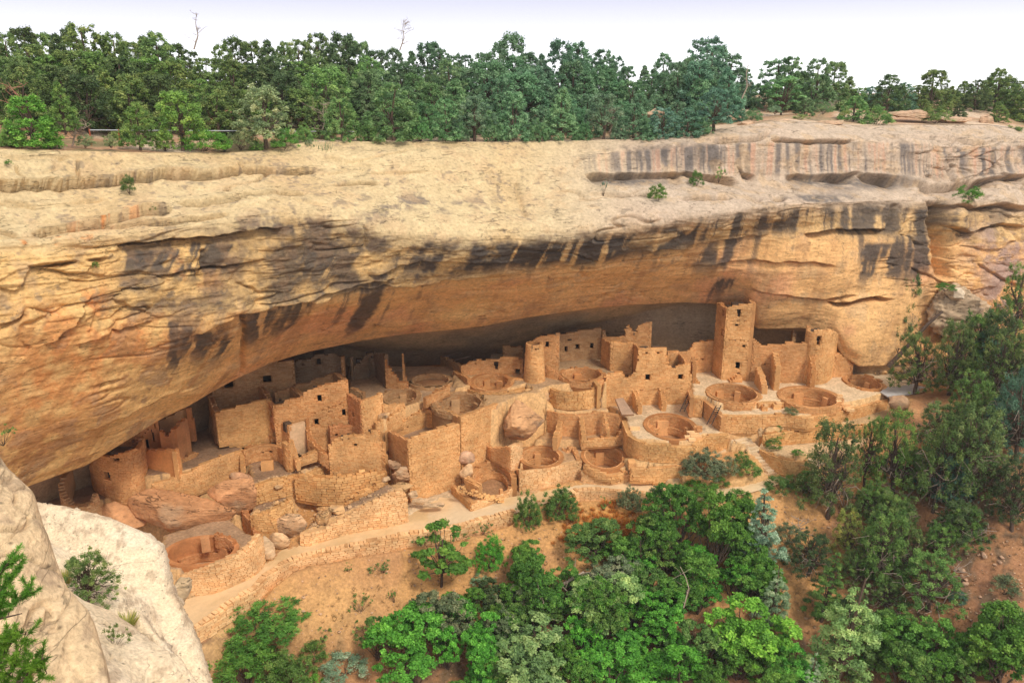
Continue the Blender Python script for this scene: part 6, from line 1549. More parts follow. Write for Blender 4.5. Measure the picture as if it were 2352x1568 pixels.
def leaves(cen, rad, cnt, size, asp, r_, up=0.35, out=0.6, flat=1.0, shell=0.75, clumpvar=0.35):
    """leaf-sized faces spread through round clumps"""
    Pp, Nn, S, Vv = [], [], [], []
    for c, r in zip(cen, rad):
        n = max(6, int(cnt * (r / np.mean(rad)) ** 2))
        d = r_.normal(size=(n, 3)); d /= np.linalg.norm(d, axis=1, keepdims=True)
        d[:, 2] = np.where(d[:, 2] < -0.3, -d[:, 2] * 0.7, d[:, 2])
        rr = r * (shell + (1 - shell) * r_.random(n)) * (0.75 + 0.35 * r_.random(n))
        p = c + d * rr[:, None] * np.array([1, 1, flat])
        nn = d * out + np.array([0, 0, up]) + r_.normal(size=(n, 3)) * 0.45
        Pp.append(p); Nn.append(nn); S.append(size * r_.uniform(0.65, 1.35, n))
        Vv.append(np.clip(0.5 + r_.normal() * clumpvar * 0.45 + r_.normal(size=n) * 0.13, 0, 1))
    P = np.concatenate(Pp); Nn = np.concatenate(Nn); S = np.concatenate(S)[:, None]; Vv = np.concatenate(Vv)
    Nn /= np.linalg.norm(Nn, axis=1, keepdims=True)
    a = np.cross(Nn, r_.normal(size=P.shape)); a /= np.linalg.norm(a, axis=1, keepdims=True) + 1e-9
    b = np.cross(Nn, a)
    V = np.stack([P - a * S, P + b * S * asp, P + a * S, P - b * S * asp], 1)
    return V.reshape(-1, 3), np.arange(len(P) * 4).reshape(-1, 4), Vv
def limbs(base, ends, r0, r_, twist=0.25, seg=5):
    Vs, Fs, k = [], [], 0
    for e in ends:
        e = np.array(e); b = np.array(base)
        n = 6; t = np.linspace(0, 1, n)[:, None]
        p = b + (e - b) * t
        L_ = np.linalg.norm(e - b)
        p[1:-1] += r_.normal(size=(n - 2, 3)) * twist * L_ * 0.12
        p[:, 2] += np.sin(t[:, 0] * math.pi) * 0.08 * L_
        V, F = tube(p, r0, r0 * 0.25, seg)
        Vs.append(V); Fs.append(F + k); k += len(V)
    return np.concatenate(Vs), np.concatenate(Fs)
def join(parts):
    Vs, Fs, k = [], [], 0
    for V, F in parts: Vs.append(V); Fs.append(F + k); k += len(V)
    return np.concatenate(Vs), np.concatenate(Fs)
def make_plant(kind, seed):
    r_ = np.random.default_rng(seed)
    if kind == 'mesa':       # pinyon or juniper seen from afar, about 6 m tall
        h = 6.0; R_ = r_.uniform(1.9, 2.8); K = 190; pw_ = r_.uniform(0.35, 0.8); z0_ = r_.uniform(0.1, 0.4)
        cen, rad = [], []
        for i in range(K):
            z = r_.uniform(0.02, 1.0) ** 1.15
            prof = (1 - max(0, z - z0_) / (1.04 - z0_)) ** pw_
            a = r_.uniform(0, 6.28); q = R_ * prof * (0.45 + 0.6 * r_.random() ** 0.6)
            cen.append((q * math.cos(a), q * math.sin(a), z * h * 0.93)); rad.append(r_.uniform(0.22, 0.5) * (1.1 - 0.3 * z))
        V, F, vv = leaves(cen, rad, 85, 0.095, 0.5, r_, up=0.3, flat=1.3, shell=0.05, clumpvar=0.5)
        tr = join([tube([(0, 0, -0.5), (r_.uniform(-.2, .2), 0.1, h * 0.4), (r_.uniform(-.3, .3), 0, h * 0.85)], 0.17, 0.05), limbs((0, 0, h * 0.2), [cen[i] for i in range(0, 20, 2)], 0.07, r_)])
        return dict(crown=(V, F, vv), trunk=tr, w=5.0, h=6.1)
    if kind == 'mesaopen':   # more open, spreading juniper
        h = 6.0; R_ = 2.5; K = 120
        cen, rad = [], []
        for i in range(K):
            z = r_.uniform(0.2, 1.0); a = r_.uniform(0, 6.28)
            q = R_ * math.sin(math.pi * min(1, 0.28 + 0.6 * z)) * (0.4 + 0.6 * r_.random())
            cen.append((q * math.cos(a), q * math.sin(a), z * h * 0.93)); rad.append(r_.uniform(0.24, 0.52))
        V, F, vv = leaves(cen, rad, 80, 0.11, 0.5, r_, up=0.3, flat=1.3, shell=0.05, clumpvar=0.5)
        tr = join([tube([(0, 0, -0.5), (0.25, 0.1, h * 0.3), (r_.uniform(-.5, .5), 0, h * 0.7)], 0.22, 0.08), limbs((0.15, 0.05, h * 0.22), [cen[i] for i in range(0, 26, 1)], 0.05, r_)])
        return dict(crown=(V, F, vv), trunk=tr, w=5.2, h=6.0)
    if kind == 'oak':        # broad-leaved, billowing, about 4 m
        h = 4.2; K = 165; R_ = 2.1; cen, rad = [], []
        big = [(r_.uniform(-1.2, 1.2), r_.uniform(-1.2, 1.2), r_.uniform(0.3, 0.8) * h, r_.uniform(0.6, 1.1)) for _ in range(9)]
        for i in range(K):
            b = big[i % 9]; d = r_.normal(size=3); d /= np.linalg.norm(d); d[2] = abs(d[2]) * 1.0 - 0.25
            cen.append((b[0] + d[0] * b[3], b[1] + d[1] * b[3], max(0.3, b[2] + d[2] * b[3]))); rad.append(r_.uniform(0.14, 0.34))
        V, F, vv = leaves(cen, rad, 125, 0.064, 0.7, r_, up=0.2, out=0.3, flat=1.0, shell=0.1, clumpvar=0.55)
        st = [limbs((r_.uniform(-.2, .2), r_.uniform(-.2, .2), -0.4), [cen[i] for i in range(k, 40, 5)], 0.055, r_) for k in range(3)]
        return dict(crown=(V, F, vv), trunk=join(st), w=4.3, h=4.4)
    if kind == 'oakopen':    # airy oak with gaps and visible stem
        h = 5.0; K = 34; cen, rad = [], []
        for i in range(K):
            z = r_.uniform(0.3, 1); a = r_.uniform(0, 6.28); q = 1.9 * math.sin(math.pi * (0.12 + 0.72 * z)) * (0.35 + 0.65 * r_.random())
            cen.append((q * math.cos(a), q * math.sin(a), z * h)); rad.append(r_.uniform(0.25, 0.5))
        V, F, vv = leaves(cen, rad, 120, 0.10, 0.8, r_, up=0.4, flat=0.8, shell=0.4, clumpvar=0.4)
        tr = join([tube([(0, 0, -0.5), (0.1, 0, 2.0), (0.15, 0, 3.8)], 0.10, 0.04), limbs((0.05, 0, 1.1), cen, 0.045, r_)])
        return dict(crown=(V, F, vv), trunk=tr, w=3.9, h=5.1)
    if kind == 'juniper':    # canyon juniper, 5.5 m, bunches of upturned sprays, gaps and bare limbs
        h = 4.8; K = 170; cen, rad = [], []
        for i in range(K):
            z = r_.uniform(0.12, 1); a = r_.uniform(0, 6.28)
            q = 2.15 * (1 - 0.72 * max(0, z - 0.25)) * (0.4 + 0.62 * r_.random() ** 0.7)
            cen.append((q * math.cos(a), q * math.sin(a), z * h)); rad.append(r_.uniform(0.14, 0.34))
        V, F, vv = leaves(cen, rad, 95, 0.06, 0.42, r_, up=0.5, flat=1.7, shell=0.1, clumpvar=0.5)
        tr = join([tube([(0, 0, -0.5), (0.25, 0.1, 1.4), (0.05, 0, 2.9), (0.2, 0, 4.2)], 0.18, 0.04), limbs((0.2, 0.1, 1.0), cen[::4], 0.04, r_, 0.4), limbs((0.1, 0, 2.4), cen[1::6], 0.035, r_, 0.4)])
        dead = limbs((0.1, 0, 1.2), [(2.2 * math.cos(a_) * r_.uniform(.7, 1.05), 2.2 * math.sin(a_) * r_.uniform(.7, 1.05), r_.uniform(0.8, 3.6)) for a_ in r_.uniform(0, 6.28, 16)], 0.04, r_, 0.9, 4)
        return dict(crown=(V, F, vv), trunk=tr, dead=dead, w=4.4, h=5.0)
    if kind == 'fir':        # conical, 6 m
        h = 6.0; cen, rad = [], []
        for i in range(150):
            z = 1 - math.sqrt(r_.random()) * 0.93; a = r_.uniform(0, 6.28); q = 1.75 * (1 - z) ** 0.85 * (0.62 + 0.4 * r_.random()) * (0.85 + 0.3 * math.sin(a * 3 + z * 9))
            cen.append((q * math.cos(a), q * math.sin(a), z * h)); rad.append(r_.uniform(0.16, 0.34) * (1.25 - 0.6 * z))
        V, F, vv = leaves(cen, rad, 95, 0.065, 0.4, r_, up=0.55, flat=0.8, shell=0.4, clumpvar=0.45)
        return dict(crown=(V, F, vv), trunk=join([tube([(0, 0, -0.5), (0, 0, 5.6)], 0.16, 0.03), limbs((0, 0, 1.5), [cen[i] for i in range(0, 30)], 0.035, r_)]), w=3.7, h=6.1)
    if kind == 'bush':       # rounded fine shrub, 1.6 m, upright twigs
        K = 46; cen, rad = [], []
        for i in range(K):
            d = r_.normal(size=3); d /= np.linalg.norm(d); d[2] = abs(d[2])
            q = r_.uniform(0.4, 1.0) ** 0.5
            cen.append((d[0] * q * 0.85, d[1] * q * 0.85, 0.2 + d[2] * q * 1.15)); rad.append(r_.uniform(0.14, 0.28))
        V, F, vv = leaves(cen, rad, 80, 0.055, 0.3, r_, up=0.1, out=0.3, flat=1.3, shell=0.2, clumpvar=0.4)
        return dict(crown=(V, F, vv), trunk=limbs((0, 0, -0.1), cen[::3], 0.014, r_), w=2.0, h=1.6)
    if kind == 'feather':    # big dome of fine upswept sprays, 2.6 m
        K = 210; cen, rad = [], []
        for i in range(K):
            d = r_.normal(size=3); d /= np.linalg.norm(d); d[2] = abs(d[2]); q = r_.uniform(0.35, 1.0) ** 0.5 * (1 + 0.15 * math.sin(5 * math.atan2(d[1], d[0])))
            cen.append((d[0] * q * 1.45, d[1] * q * 1.45, 0.1 + d[2] * q * 2.2)); rad.append(r_.uniform(0.12, 0.26))
        V, F, vv = leaves(cen, rad, 62, 0.06, 0.34, r_, up=0.1, out=0.3, flat=1.5, shell=0.15, clumpvar=0.45)
        return dict(crown=(V, F, vv), trunk=limbs((0, 0, -0.2), cen[::5], 0.02, r_), w=3.3, h=2.5)
    if kind == 'sparse':     # thin straggling plant
        K = 16; cen, rad = [], []
        for i in range(K):
            a = r_.uniform(0, 6.28); q = r_.uniform(0.1, 0.9)
            cen.append((q * math.cos(a), q * math.sin(a), r_.uniform(0.15, 1.3) * (1.1 - q * 0.5))); rad.append(r_.uniform(0.1, 0.2))
        V, F, vv = leaves(cen, rad, 28, 0.06, 0.4, r_, up=0.3, flat=1.4, shell=0.1, clumpvar=0.4)
        return dict(crown=(V, F, vv), trunk=limbs((0, 0, -0.1), cen, 0.012, r_), w=1.9, h=1.5)
    if kind == 'grass':      # clump of upright blades
        n = 260; a = r_.uniform(0, 6.28, n); q = r_.random(n) * 0.35; L_ = r_.uniform(0.35, 0.8, n); ln_ = r_.uniform(0.2, 0.9, n)
        b0 = np.stack([q * np.cos(a), q * np.sin(a), 0 * q], -1); d = np.stack([np.cos(a) * ln_, np.sin(a) * ln_, np.ones(n)], -1); d /= np.linalg.norm(d, axis=1, keepdims=True)
        s = np.stack([-np.sin(a), np.cos(a), 0 * a], -1) * 0.022; t_ = b0 + d * L_[:, None]
        V = np.stack([b0 - s, b0 + s, t_ + s * 0.3, t_ - s * 0.3], 1).reshape(-1, 3)
        return dict(crown=(V, np.arange(4 * n).reshape(-1, 4), r_.random(n)), trunk=None, w=1.3, h=0.75)
VAR = {}
def variants(kind, n, s0):
    VAR[kind] = []
    for i in range(n):
        d = make_plant(kind, s0 + i)
        V, F, vv = d['crown']
        cm = mesh_np("crown", V, F, None, False, M['leaf'], vv)
        tm = mesh_np("trunk", d['trunk'][0], d['trunk'][1], None, True, M['bark']) if d['trunk'] else None
        dm = mesh_np("dead_limbs", d['dead'][0], d['dead'][1], None, True, M['deadwood']) if d.get('dead') else None
        VAR[kind].append((cm, tm, d['w'], d['h'], dm))
for kd_, n_, s_ in (('mesa', 6, 1000), ('mesaopen', 3, 1100), ('oak', 5, 1200), ('oakopen', 2, 1300), ('juniper', 4, 1400), ('fir', 3, 1500), ('bush', 4, 1600), ('feather', 3, 1650), ('sparse', 3, 1700), ('grass', 2, 1800)):
    variants(kd_, n_, s_)
pr = np.random.default_rng(99)
WOODY = ('mesa', 'mesaopen', 'oak', 'oakopen', 'juniper', 'fir')
cnt_k = {}
def put(kind, label, cat, loc, wm, hm, col, group=None, name=None, tilt=0.0, trunk_name="trunk"):
    i = cnt_k.get(kind, 0); cnt_k[kind] = i + 1
    cm, tm, wn_, hn_, dm = VAR[kind][i % len(VAR[kind])]
    nm = name or {'mesa': 'pinyon_tree', 'mesaopen': 'juniper_tree', 'oak': 'oak_tree', 'oakopen': 'oak_tree', 'juniper': 'juniper_tree', 'fir': 'fir_tree', 'bush': 'shrub', 'feather': 'shrub', 'sparse': 'shrub', 'grass': 'grass_clump'}[kind]
    t = thing(nm, label, cat, tuple(loc), group)
    if kind in WOODY: hm = max(hm, wm / wn_ * hn_ * 0.64)
    t.rotation_euler = (tilt, tilt * 0.6, pr.uniform(0, 6.28)); t.scale = (wm / wn_, wm / wn_, hm / hn_)
    parts = [("crown" if kind in WOODY else "leaves", cm)] + ([(trunk_name if kind in WOODY else "stems", tm)] if tm else []) + ([("dead_limbs", dm)] if dm else [])
    for pn, me in parts:
        o = bpy.data.objects.new(pn, me); C.objects.link(o); o.parent = t
        if me is cm:
            j = pr.uniform(0.86, 1.14); o.color = (col[0] * j * pr.uniform(0.93, 1.07), col[1] * j, col[2] * j * pr.uniform(0.9, 1.1), 1)
    return t
def plant(kind, label, cat, x, yb_, w, h, col, group=None, Y=None, H=None, name=None, tilt=0.0, look_down=True):
    """foot seen at (x, yb_); w, h: size it covers"""
    g = P_Y(x, yb_, Y) if Y is not None else ground_hit(x, yb_)
    dist = np.linalg.norm(g - [0, 0, EZ])
    wm = w / FOC * dist; app = h / FOC * dist
    th_ = math.atan2(EZ - g[2], g[1])
    hm = max(0.45 * app, (app - 0.4 * wm * math.sin(th_)) / math.cos(th_)) if look_down else app
    if look_down and Y is None: g = g + np.array([0, wm * 0.15, 0]); g[2] = gz(g[0], g[1])
    return put(kind, label, cat, g, wm, hm, col, group, name, tilt)
GR = {'dark': (0.08, 0.13, 0.04), 'jun': (0.135, 0.21, 0.055), 'oak': (0.115, 0.27, 0.04), 'vivid': (0.12, 0.38, 0.045), 'lime': (0.16, 0.38, 0.04), 'grey': (0.2, 0.26, 0.12), 'silver': (0.25, 0.38, 0.21), 'blue': (0.095, 0.2, 0.12), 'pale': (0.24, 0.41, 0.14), 'yel': (0.28, 0.32, 0.07), 'mid': (0.14, 0.26, 0.055), 'straw': (0.5, 0.3, 0.09)}
# -- the wood on the mesa
sky_l = np.array([(-300,60),(0,78),(50,68),(90,46),(120,62),(160,54),(220,57),(300,70),(370,74),(400,96),(440,108),(480,108),(530,88),(580,86),(640,82),(710,70),(770,82),(850,80),(900,88),(960,102),(1030,97),(1100,94),(1180,72),(1230,92),(1290,97),(1370,100),(1400,122),(1440,134),(1490,124),(1540,128),(1600,92),(1640,88),(1680,112),(1705,160),(1725,205),(1800,210),(2660,210)], float)
def rimY(x): return float(np.interp(x, cxs, RDs[0]))
def mesa_tree(kind, x, ytop, dY, wfac, col, label, group=None, hmin=2.5, cat="tree", **kw):
    Y = rimY(x) + dY
    X = (x - CXP) / float(fwd(240)) * Y
    z = mesa_z(X, Y) - 0.15
    zt = EZ - float(ratio(ytop)) * Y
    h = max(hmin, zt - z)
    return put(kind, label, cat, (X, Y, z), h * wfac, h, col, group, **kw)
def tone(x, base):  # air haze put into the crown colours: bluer and lighter towards mid-rim
    b = np.array(GR[base]); k = 0.85 * float(sst(500, 1300, np.array(x)) * sst(2150, 1600, np.array(x)))
    return tuple(b * 1.3 * (1 - 0.75 * k) + np.array(GR['blue']) * 1.55 * 0.75 * k)
ZL = [(0, 330, "far left, above the rail"), (330, 700, "left of centre"), (700, 1100, "in the middle"), (1100, 1450, "right of the middle"), (1450, 1740, "next to the bare sandy gap")]
def zone(x):
    for a, b, s in ZL:
        if a <= x < b: return s
    return ZL[0][2]
x = -60
while x < 1715:       # skyline row
    yt = float(np.interp(x, sky_l[:, 0], sky_l[:, 1])) + pr.uniform(-16, 26)
    mesa_tree('mesa' if pr.random() < 0.75 else 'mesaopen', x, yt, pr.uniform(22, 34), pr.uniform(0.66, 0.9), tone(x, 'jun' if pr.random() < 0.6 else 'dark'), "tall dark pinyon, skyline of the mesa wood, " + zone(x), "skyline trees of the mesa wood, " + zone(x))
    x += pr.uniform(26, 42)
for row, (d0, d1, k0, k1, step) in enumerate([(15, 21, 30, 70, 36), (9, 14, 70, 115, 42), (5, 9, 110, 150, 52)]):
    x = -70 + row * 9
    while x < 1650:
        base = float(np.interp(x, sky_l[:, 0], sky_l[:, 1]))
        yt = base + pr.uniform(k0, k1)
        if row == 2 and x < 690: x += step; continue
        if row == 1 and 180 < x < 700: yt += 12
        mesa_tree('mesa' if pr.random() < 0.7 else 'mesaopen', x, min(yt, 262), pr.uniform(d0, d1), pr.uniform(0.85, 1.2), tone(x, ['jun', 'jun', 'mid', 'dark'][int(pr.integers(4))]),
                  ["bushy pinyon, inner rows of the mesa wood, ", "rounded juniper, middle rows of the mesa wood, ", "low green pinyon, front rows of the mesa wood, "][row] + zone(x), ["inner", "middle", "front"][row] + " rows of the mesa wood, " + zone(x))
        x += step * pr.uniform(0.75, 1.3)
# rim row, one by one: kind, x, y foot, width, height, tone, label
RIMT = [
 ('mesa',75,335,128,84,'oak',"bright green bushy juniper by the red snag at the far left rim"),
 ('mesa',150,300,70,96,'mid',"leaning yellow-green pinyon behind the red snag"),
 ('bush',196,338,44,26,'grey',"small grey-green shrub beside the brush pile on the rim"),
 ('mesa',322,337,78,92,'mid',"slim dark-stemmed pinyon on the rim, first right of the rusty post"),
 ('mesaopen',420,342,112,122,'mid',"tall open pinyon with light tips standing on the rim left of the gnarled juniper"),
 ('bush',470,350,118,56,'oak',"wide low green bush spreading on the rim under the tall open pinyon"),
 ('bush',553,342,64,54,'grey',"rounded grey-green bush just left of the gnarled juniper"),
 ('mesaopen',612,345,136,134,'grey',"gnarled juniper with thick pale trunk and spreading crown on the rim"),
 ('bush',655,347,72,56,'oak',"green bush at the right foot of the gnarled juniper"),
 ('bush',712,350,28,30,'grey',"little shrub left of the spiky rim plant"),
 ('grass',745,378,60,52,'grey',"spiky yucca-like plant growing from the pale rim rock"),
 ('mesa',785,326,82,100,'mid',"pinyon at the rim right of the leafless grey bush"),
 ('mesa',905,322,136,128,'mid',"broad dark pinyon at the rim, mass of green behind the pale rock"),
 ('mesa',1025,322,96,94,'mid',"rounded pinyon on the middle of the rim"),
 ('mesaopen',1090,322,100,98,'grey',"lighter open juniper at the rim centre"),
 ('mesa',1180,323,100,112,'mid',"full pale-green pinyon at the rim centre, right"),
 ('mesa',1290,322,106,118,'mid',"wide pinyon on the rim over the small hanging shrubs"),
 ('mesaopen',1385,322,90,104,'grey',"thin greyish juniper on the rim"),
 ('mesa',1455,322,92,84,'mid',"low rounded pinyon on the rim left of the streaked rock"),
 ('mesa',1520,318,80,70,'blue',"bluish low pinyon above the black streaked rock"),
 ('mesa',1575,316,84,66,'blue',"second bluish low pinyon above the black streaked rock"),
 ('mesaopen',1640,300,100,88,'blue',"dark tree with bare lower limbs at the left of the sandy gap"),
]
for kd_, x, yb_, w, h, tn, lab in RIMT:
    Y = rimY(x) + 1.3; 
    if yb_ > 345 and x > 640: Y = rimY(x) - 0.6
    plant(kd_, lab, "shrub" if kd_ in ('bush', 'grass') else "tree", x, yb_, w, h, tone(x, tn), None, Y=Y, look_down=False)
# right-hand trees against the sky
RT = [
 ('mesa',1630,92,22,0.62,'blue',"tallest dark-topped pinyon left of the bare sandy gap"),
 ('mesa',1600,130,14,0.7,'blue',"dense pinyon in front of the tallest one at the gap"),
 ('mesa',1668,150,10,0.7,'blue',"lower shaded pinyon leaning toward the gap"),
 ('mesa',1715,178,24,0.7,'blue',"small distant pinyon at the left edge of the gap"),
 ('mesa',1780,126,18,0.72,'jun',"pinyon with open twin tops right of the sandy gap"),
 ('mesa',1812,122,16,0.6,'jun',"narrow pinyon beside the twin-topped one"),
 ('oakopen',1795,178,9,0.95,'oak',"fresh green small tree with forked bare trunk in the gap"),
 ('mesa',1870,126,15,0.68,'jun',"spire-topped pinyon in the right-hand group"),
 ('mesa',1912,132,17,0.66,'jun',"sparse-topped pinyon in the right-hand group"),
 ('mesa',1945,172,20,0.75,'jun',"sloping pinyon at the right end of the group"),
 ('mesa',1965,216,5,0.95,'mid',"low wide juniper with dark trunk near the rim, right"),
 ('mesa',2000,195,20,0.8,'blue',"small bluish pinyon right of the group"),
 ('mesa',2040,165,14,0.8,'dark',"almost leafless dark juniper with a bent top against the sky"),
 ('mesa',2075,185,16,0.8,'blue',"ragged dark juniper right of the bent one"),
 ('mesa',2138,152,15,0.85,'jun',"umbrella-topped juniper against the sky, right"),
 ('mesa',2180,195,18,0.8,'jun',"low pinyon between the umbrella top and the rounded giant"),
 ('mesa',2285,150,17,0.75,'jun',"round full pinyon crown near the right edge of the skyline"),
 ('mesa',2240,178,16,0.7,'dark',"dark side neighbour of the round full pinyon"),
 ('mesa',2330,190,13,0.8,'jun',"pinyon at the far right edge of the skyline"),
 ('mesa',2365,195,10,0.9,'jun',"juniper cut by the right edge of the picture"),
 ('mesa',2120,225,8,0.85,'jun',"low dark pinyon on the ledgy ground, right"),
 ('mesa',2205,235,7,0.95,'dark',"spreading dark pinyon over the low ledges at right"),
 ('mesa',2300,238,6,0.9,'jun',"broad low pinyon above the pale rim at right"),
 ('mesa',1850,230,8,0.9,'jun',"low green pinyon on the ledges right of the forked little tree"),
 ('mesa',2420,170,12,0.8,'jun',"pinyon just beyond the right edge"),
]
for kd_, x, yt, dY, wf, tn, lab in RT:
    mesa_tree(kd_, x, yt, dY, wf * 1.3, tone(x, tn), lab, None)
xr = 1760
while xr < 2400:
    mesa_tree('mesa' if pr.random() < 0.8 else 'mesaopen', xr, float(np.interp(xr, [1760, 1850, 1960, 2100, 2280, 2400], [190, 165, 205, 195, 185, 190])) + pr.uniform(-8, 14), pr.uniform(18, 30), pr.uniform(0.9, 1.3), tone(xr, ['jun', 'dark', 'mid'][int(pr.integers(3))]), "low pinyon filling the distance in the right-hand part of the mesa", "low filler pinyons on the right-hand mesa")
    xr += pr.uniform(18, 32)
for x, yb_, w, h, tn, lab in [(1728,282,48,34,'mid',"round green bush at the edge of the sandy gap"),(2012,293,74,46,'mid',"broad green bush on the pale rim rock, right of the wide juniper"),(1780,262,30,20,'grey',"small grey bush in the bare sandy gap"),(2325,318,56,26,'jun',"dark low bush on the pale rock near the right edge"),(1890,262,44,26,'jun',"bush among dead branches above the right rim"),(2150,283,70,30,'jun',"low bush on thin ledges above the right rim"),(1940,268,26,16,'yel',"yellowish tuft on the right rim"),(1840,275,40,12,'yel',"low yellow-green tuft patch on the sandy ground")]:
    plant('bush', lab, "shrub", x, yb_, w, h, tone(x, tn), None, Y=rimY(x) + (2.0 if x != 2325 else 0.5), look_down=False)
# plants rooted in the cliff
def cliffY(x, y):
    i = int(np.clip(round((x + 300) / 2.8), 0, NX - 1))
    return float(np.interp(y, yfull[i, :NV], PCd[i, :NV, 1]))
for x, yb_, w, h, tn, kd_, lab in [(297,443,36,44,'jun','bush',"dark tuft of shrub in the crack of the left slickrock"),(352,482,28,12,'oak','bush',"tiny green cushion plant on the crack line of the slickrock"),(1386,448,20,48,'blue','sparse',"upright thin shrub in the recess under the streaked rock"),(1510,462,52,44,'mid','bush',"hanging green shrub on the pale ledge"),(1598,430,38,40,'mid','bush',"dark shrub in the shadowed recess, centre right"),(1650,418,36,42,'mid','sparse',"wispy shrub right of the recess shrub"),(2222,470,64,44,'oak','bush',"green bush growing from the blocky cliff at right"),(1258,578,36,26,'mid','sparse',"small green tuft in the black streaked band"),(8,1020,60,44,'mid','sparse',"twiggy green plant at the left edge over the near ridge"),(20,378,18,10,'oak','bush',"speck of green plant on the left rim slab"),(2170,668,46,20,'oak','bush',"green leafy plant on top of the layered boulder mound"),(220,615,18,14,'mid','bush',"speck of green plant on the left cliff face")]:
    Y = cliffY(x, min(yb_, 1000)) - 0.15
    if x == 8: Y = 17.5; w, h = 60, 50
    if x == 2170: Y = 90.2
    plant(kd_, lab, "shrub", x, yb_, w, h, GR[tn], None, Y=Y, look_down=False)
# rail with rusty posts behind the rim shrubs
t = thing("pipe_rail", "thin grey pipe rail on a rusty red post behind the rim bushes", "fence")
rp = [P_Y(x, 299 + 0.006 * (x - 210), rimY(x) + 4.2) for x in (205, 272, 420, 560, 700, 820)]
for a, b in zip(rp[:-1], rp[1:]):
    V, F = tube([a, b], 0.05, 0.05); link("rail", mesh_np("rail", V, F, None, True, M['metal']), t)
for a in rp:
    V, F = tube([a + [0, 0, 0.08], [a[0], a[1], mesa_z(a[0], a[1]) - 0.2]], 0.06, 0.06); link("post", mesh_np("post", V, F, None, True, M['redpost']), t)
# dead wood
def snag(label, x, yb_, h, Y=None, mat='deadwood', n=9, lean=0.2, seed=1, w=0.5, name="dead_tree", look_down=False, gd=True):
    r_ = np.random.default_rng(seed)
    g = P_Y(x, yb_, Y) if Y is not None else ground_hit(x, yb_)
    dist = np.linalg.norm(g - [0, 0, EZ]); hm = h / FOC * dist
    t = thing(name, label, "dead tree", tuple(g))
    top = np.array([lean * hm, 0, hm])
    V, F = tube([(0, 0, -0.2), top * 0.35 + [0.1 * hm, 0, 0], top * 0.7, top], 0.035 * hm ** 0.5 + 0.03, 0.015); link("trunk", mesh_np("trunk", V, F, None, True, M[mat]), t)
    for i in range(n):
        u = r_.uniform(0.1, 0.95); b = top * u + [0.1 * hm * (1 - abs(u * 2 - 1)), 0, 0]; a = r_.uniform(0, 6.28)
        L_ = hm * w * r_.uniform(0.5, 1.0) * (1.15 - u * 0.6)
        e = b + np.array([math.cos(a) * L_, math.sin(a) * L_ * 0.6, L_ * r_.uniform(0.0, 0.8)])
        pts = [b, (b + e) / 2 + r_.normal(size=3) * 0.1 * L_, e]
        Vs, Fs = tube(pts, 0.035, 0.01, 5)
        tw = [(Vs, Fs)]
        for q in range(4):
            m_ = b + (e - b) * r_.uniform(0.4, 1); tw.append(tube([m_, m_ + r_.normal(size=3) * 0.22 * L_ + [0, 0, 0.1 * L_]], 0.014, 0.006, 4))
        Vj, Fj = join(tw)
        link("branch", mesh_np("branch", Vj, Fj, None, True, M[mat]), t)
    return t
snag("reddish bare snag with curling limbs at the far left rim", 72, 272, 66, Y=rimY(72) + 2.5, mat='redwood', n=8, lean=-0.5, seed=3, w=0.8)
snag("grey tangle of dead brush beside the far left juniper", 165, 330, 44, Y=rimY(165) + 1.5, n=20, lean=0.3, seed=4, w=1.3, name="brush_pile")
snag("leafless grey bush right of the gnarled juniper", 735, 310, 70, Y=rimY(735) + 4, n=14, seed=5, w=0.7)
snag("faint bare tree rising above the left skyline", 445, 110, 66, Y=rimY(445) + 34, n=12, seed=6, w=0.35)
snag("bare-branched tree standing out on the skyline, centre", 918, 112, 60, Y=rimY(918) + 30, n=16, seed=7, w=0.5)
snag("crooked dead trunk at the sandy gap", 1700, 232, 80, Y=rimY(1700) + 8, n=5, seed=8, w=0.3, lean=0.15)
snag("grey dead branches lying above the right rim", 1880, 262, 20, Y=rimY(1880) + 5, n=14, seed=9, w=1.4, lean=1.5, name="brush_pile")
snag("dead shrub with spreading grey limbs behind the centre-right rim", 1400, 300, 44, Y=rimY(1400) + 1, n=12, seed=10, w=0.8)
# low ledges and rocks lying on the mesa
for i, (x, y, w, h, dY, lab) in enumerate([(1500,263,60,18,4,"brown boulder among the trees, left of the sandy gap"),(1715,284,36,14,1.5,"flat stone at the mouth of the sandy gap"),(1905,283,70,12,1.0,"long thin rock ledge on the right rim"),(2100,262,90,16,4,"low layered ledge under the right-hand pinyons"),(2190,276,80,14,2.5,"second low layered ledge nearer the right rim"),(2265,276,30,22,3,"rounded tan boulder between the right-hand bushes"),(290,316,22,12,3,"tan stone by the rusty post"),(1790,283,50,14,1,"pale slab in the path of the sandy gap")]):
    boulder(lab, x, y, w, h, Y=rimY(x) + dY, blocky=0.9, col=(0.50, 0.33, 0.21), strata=0.2 if w > 60 else 0, dy=1.0)
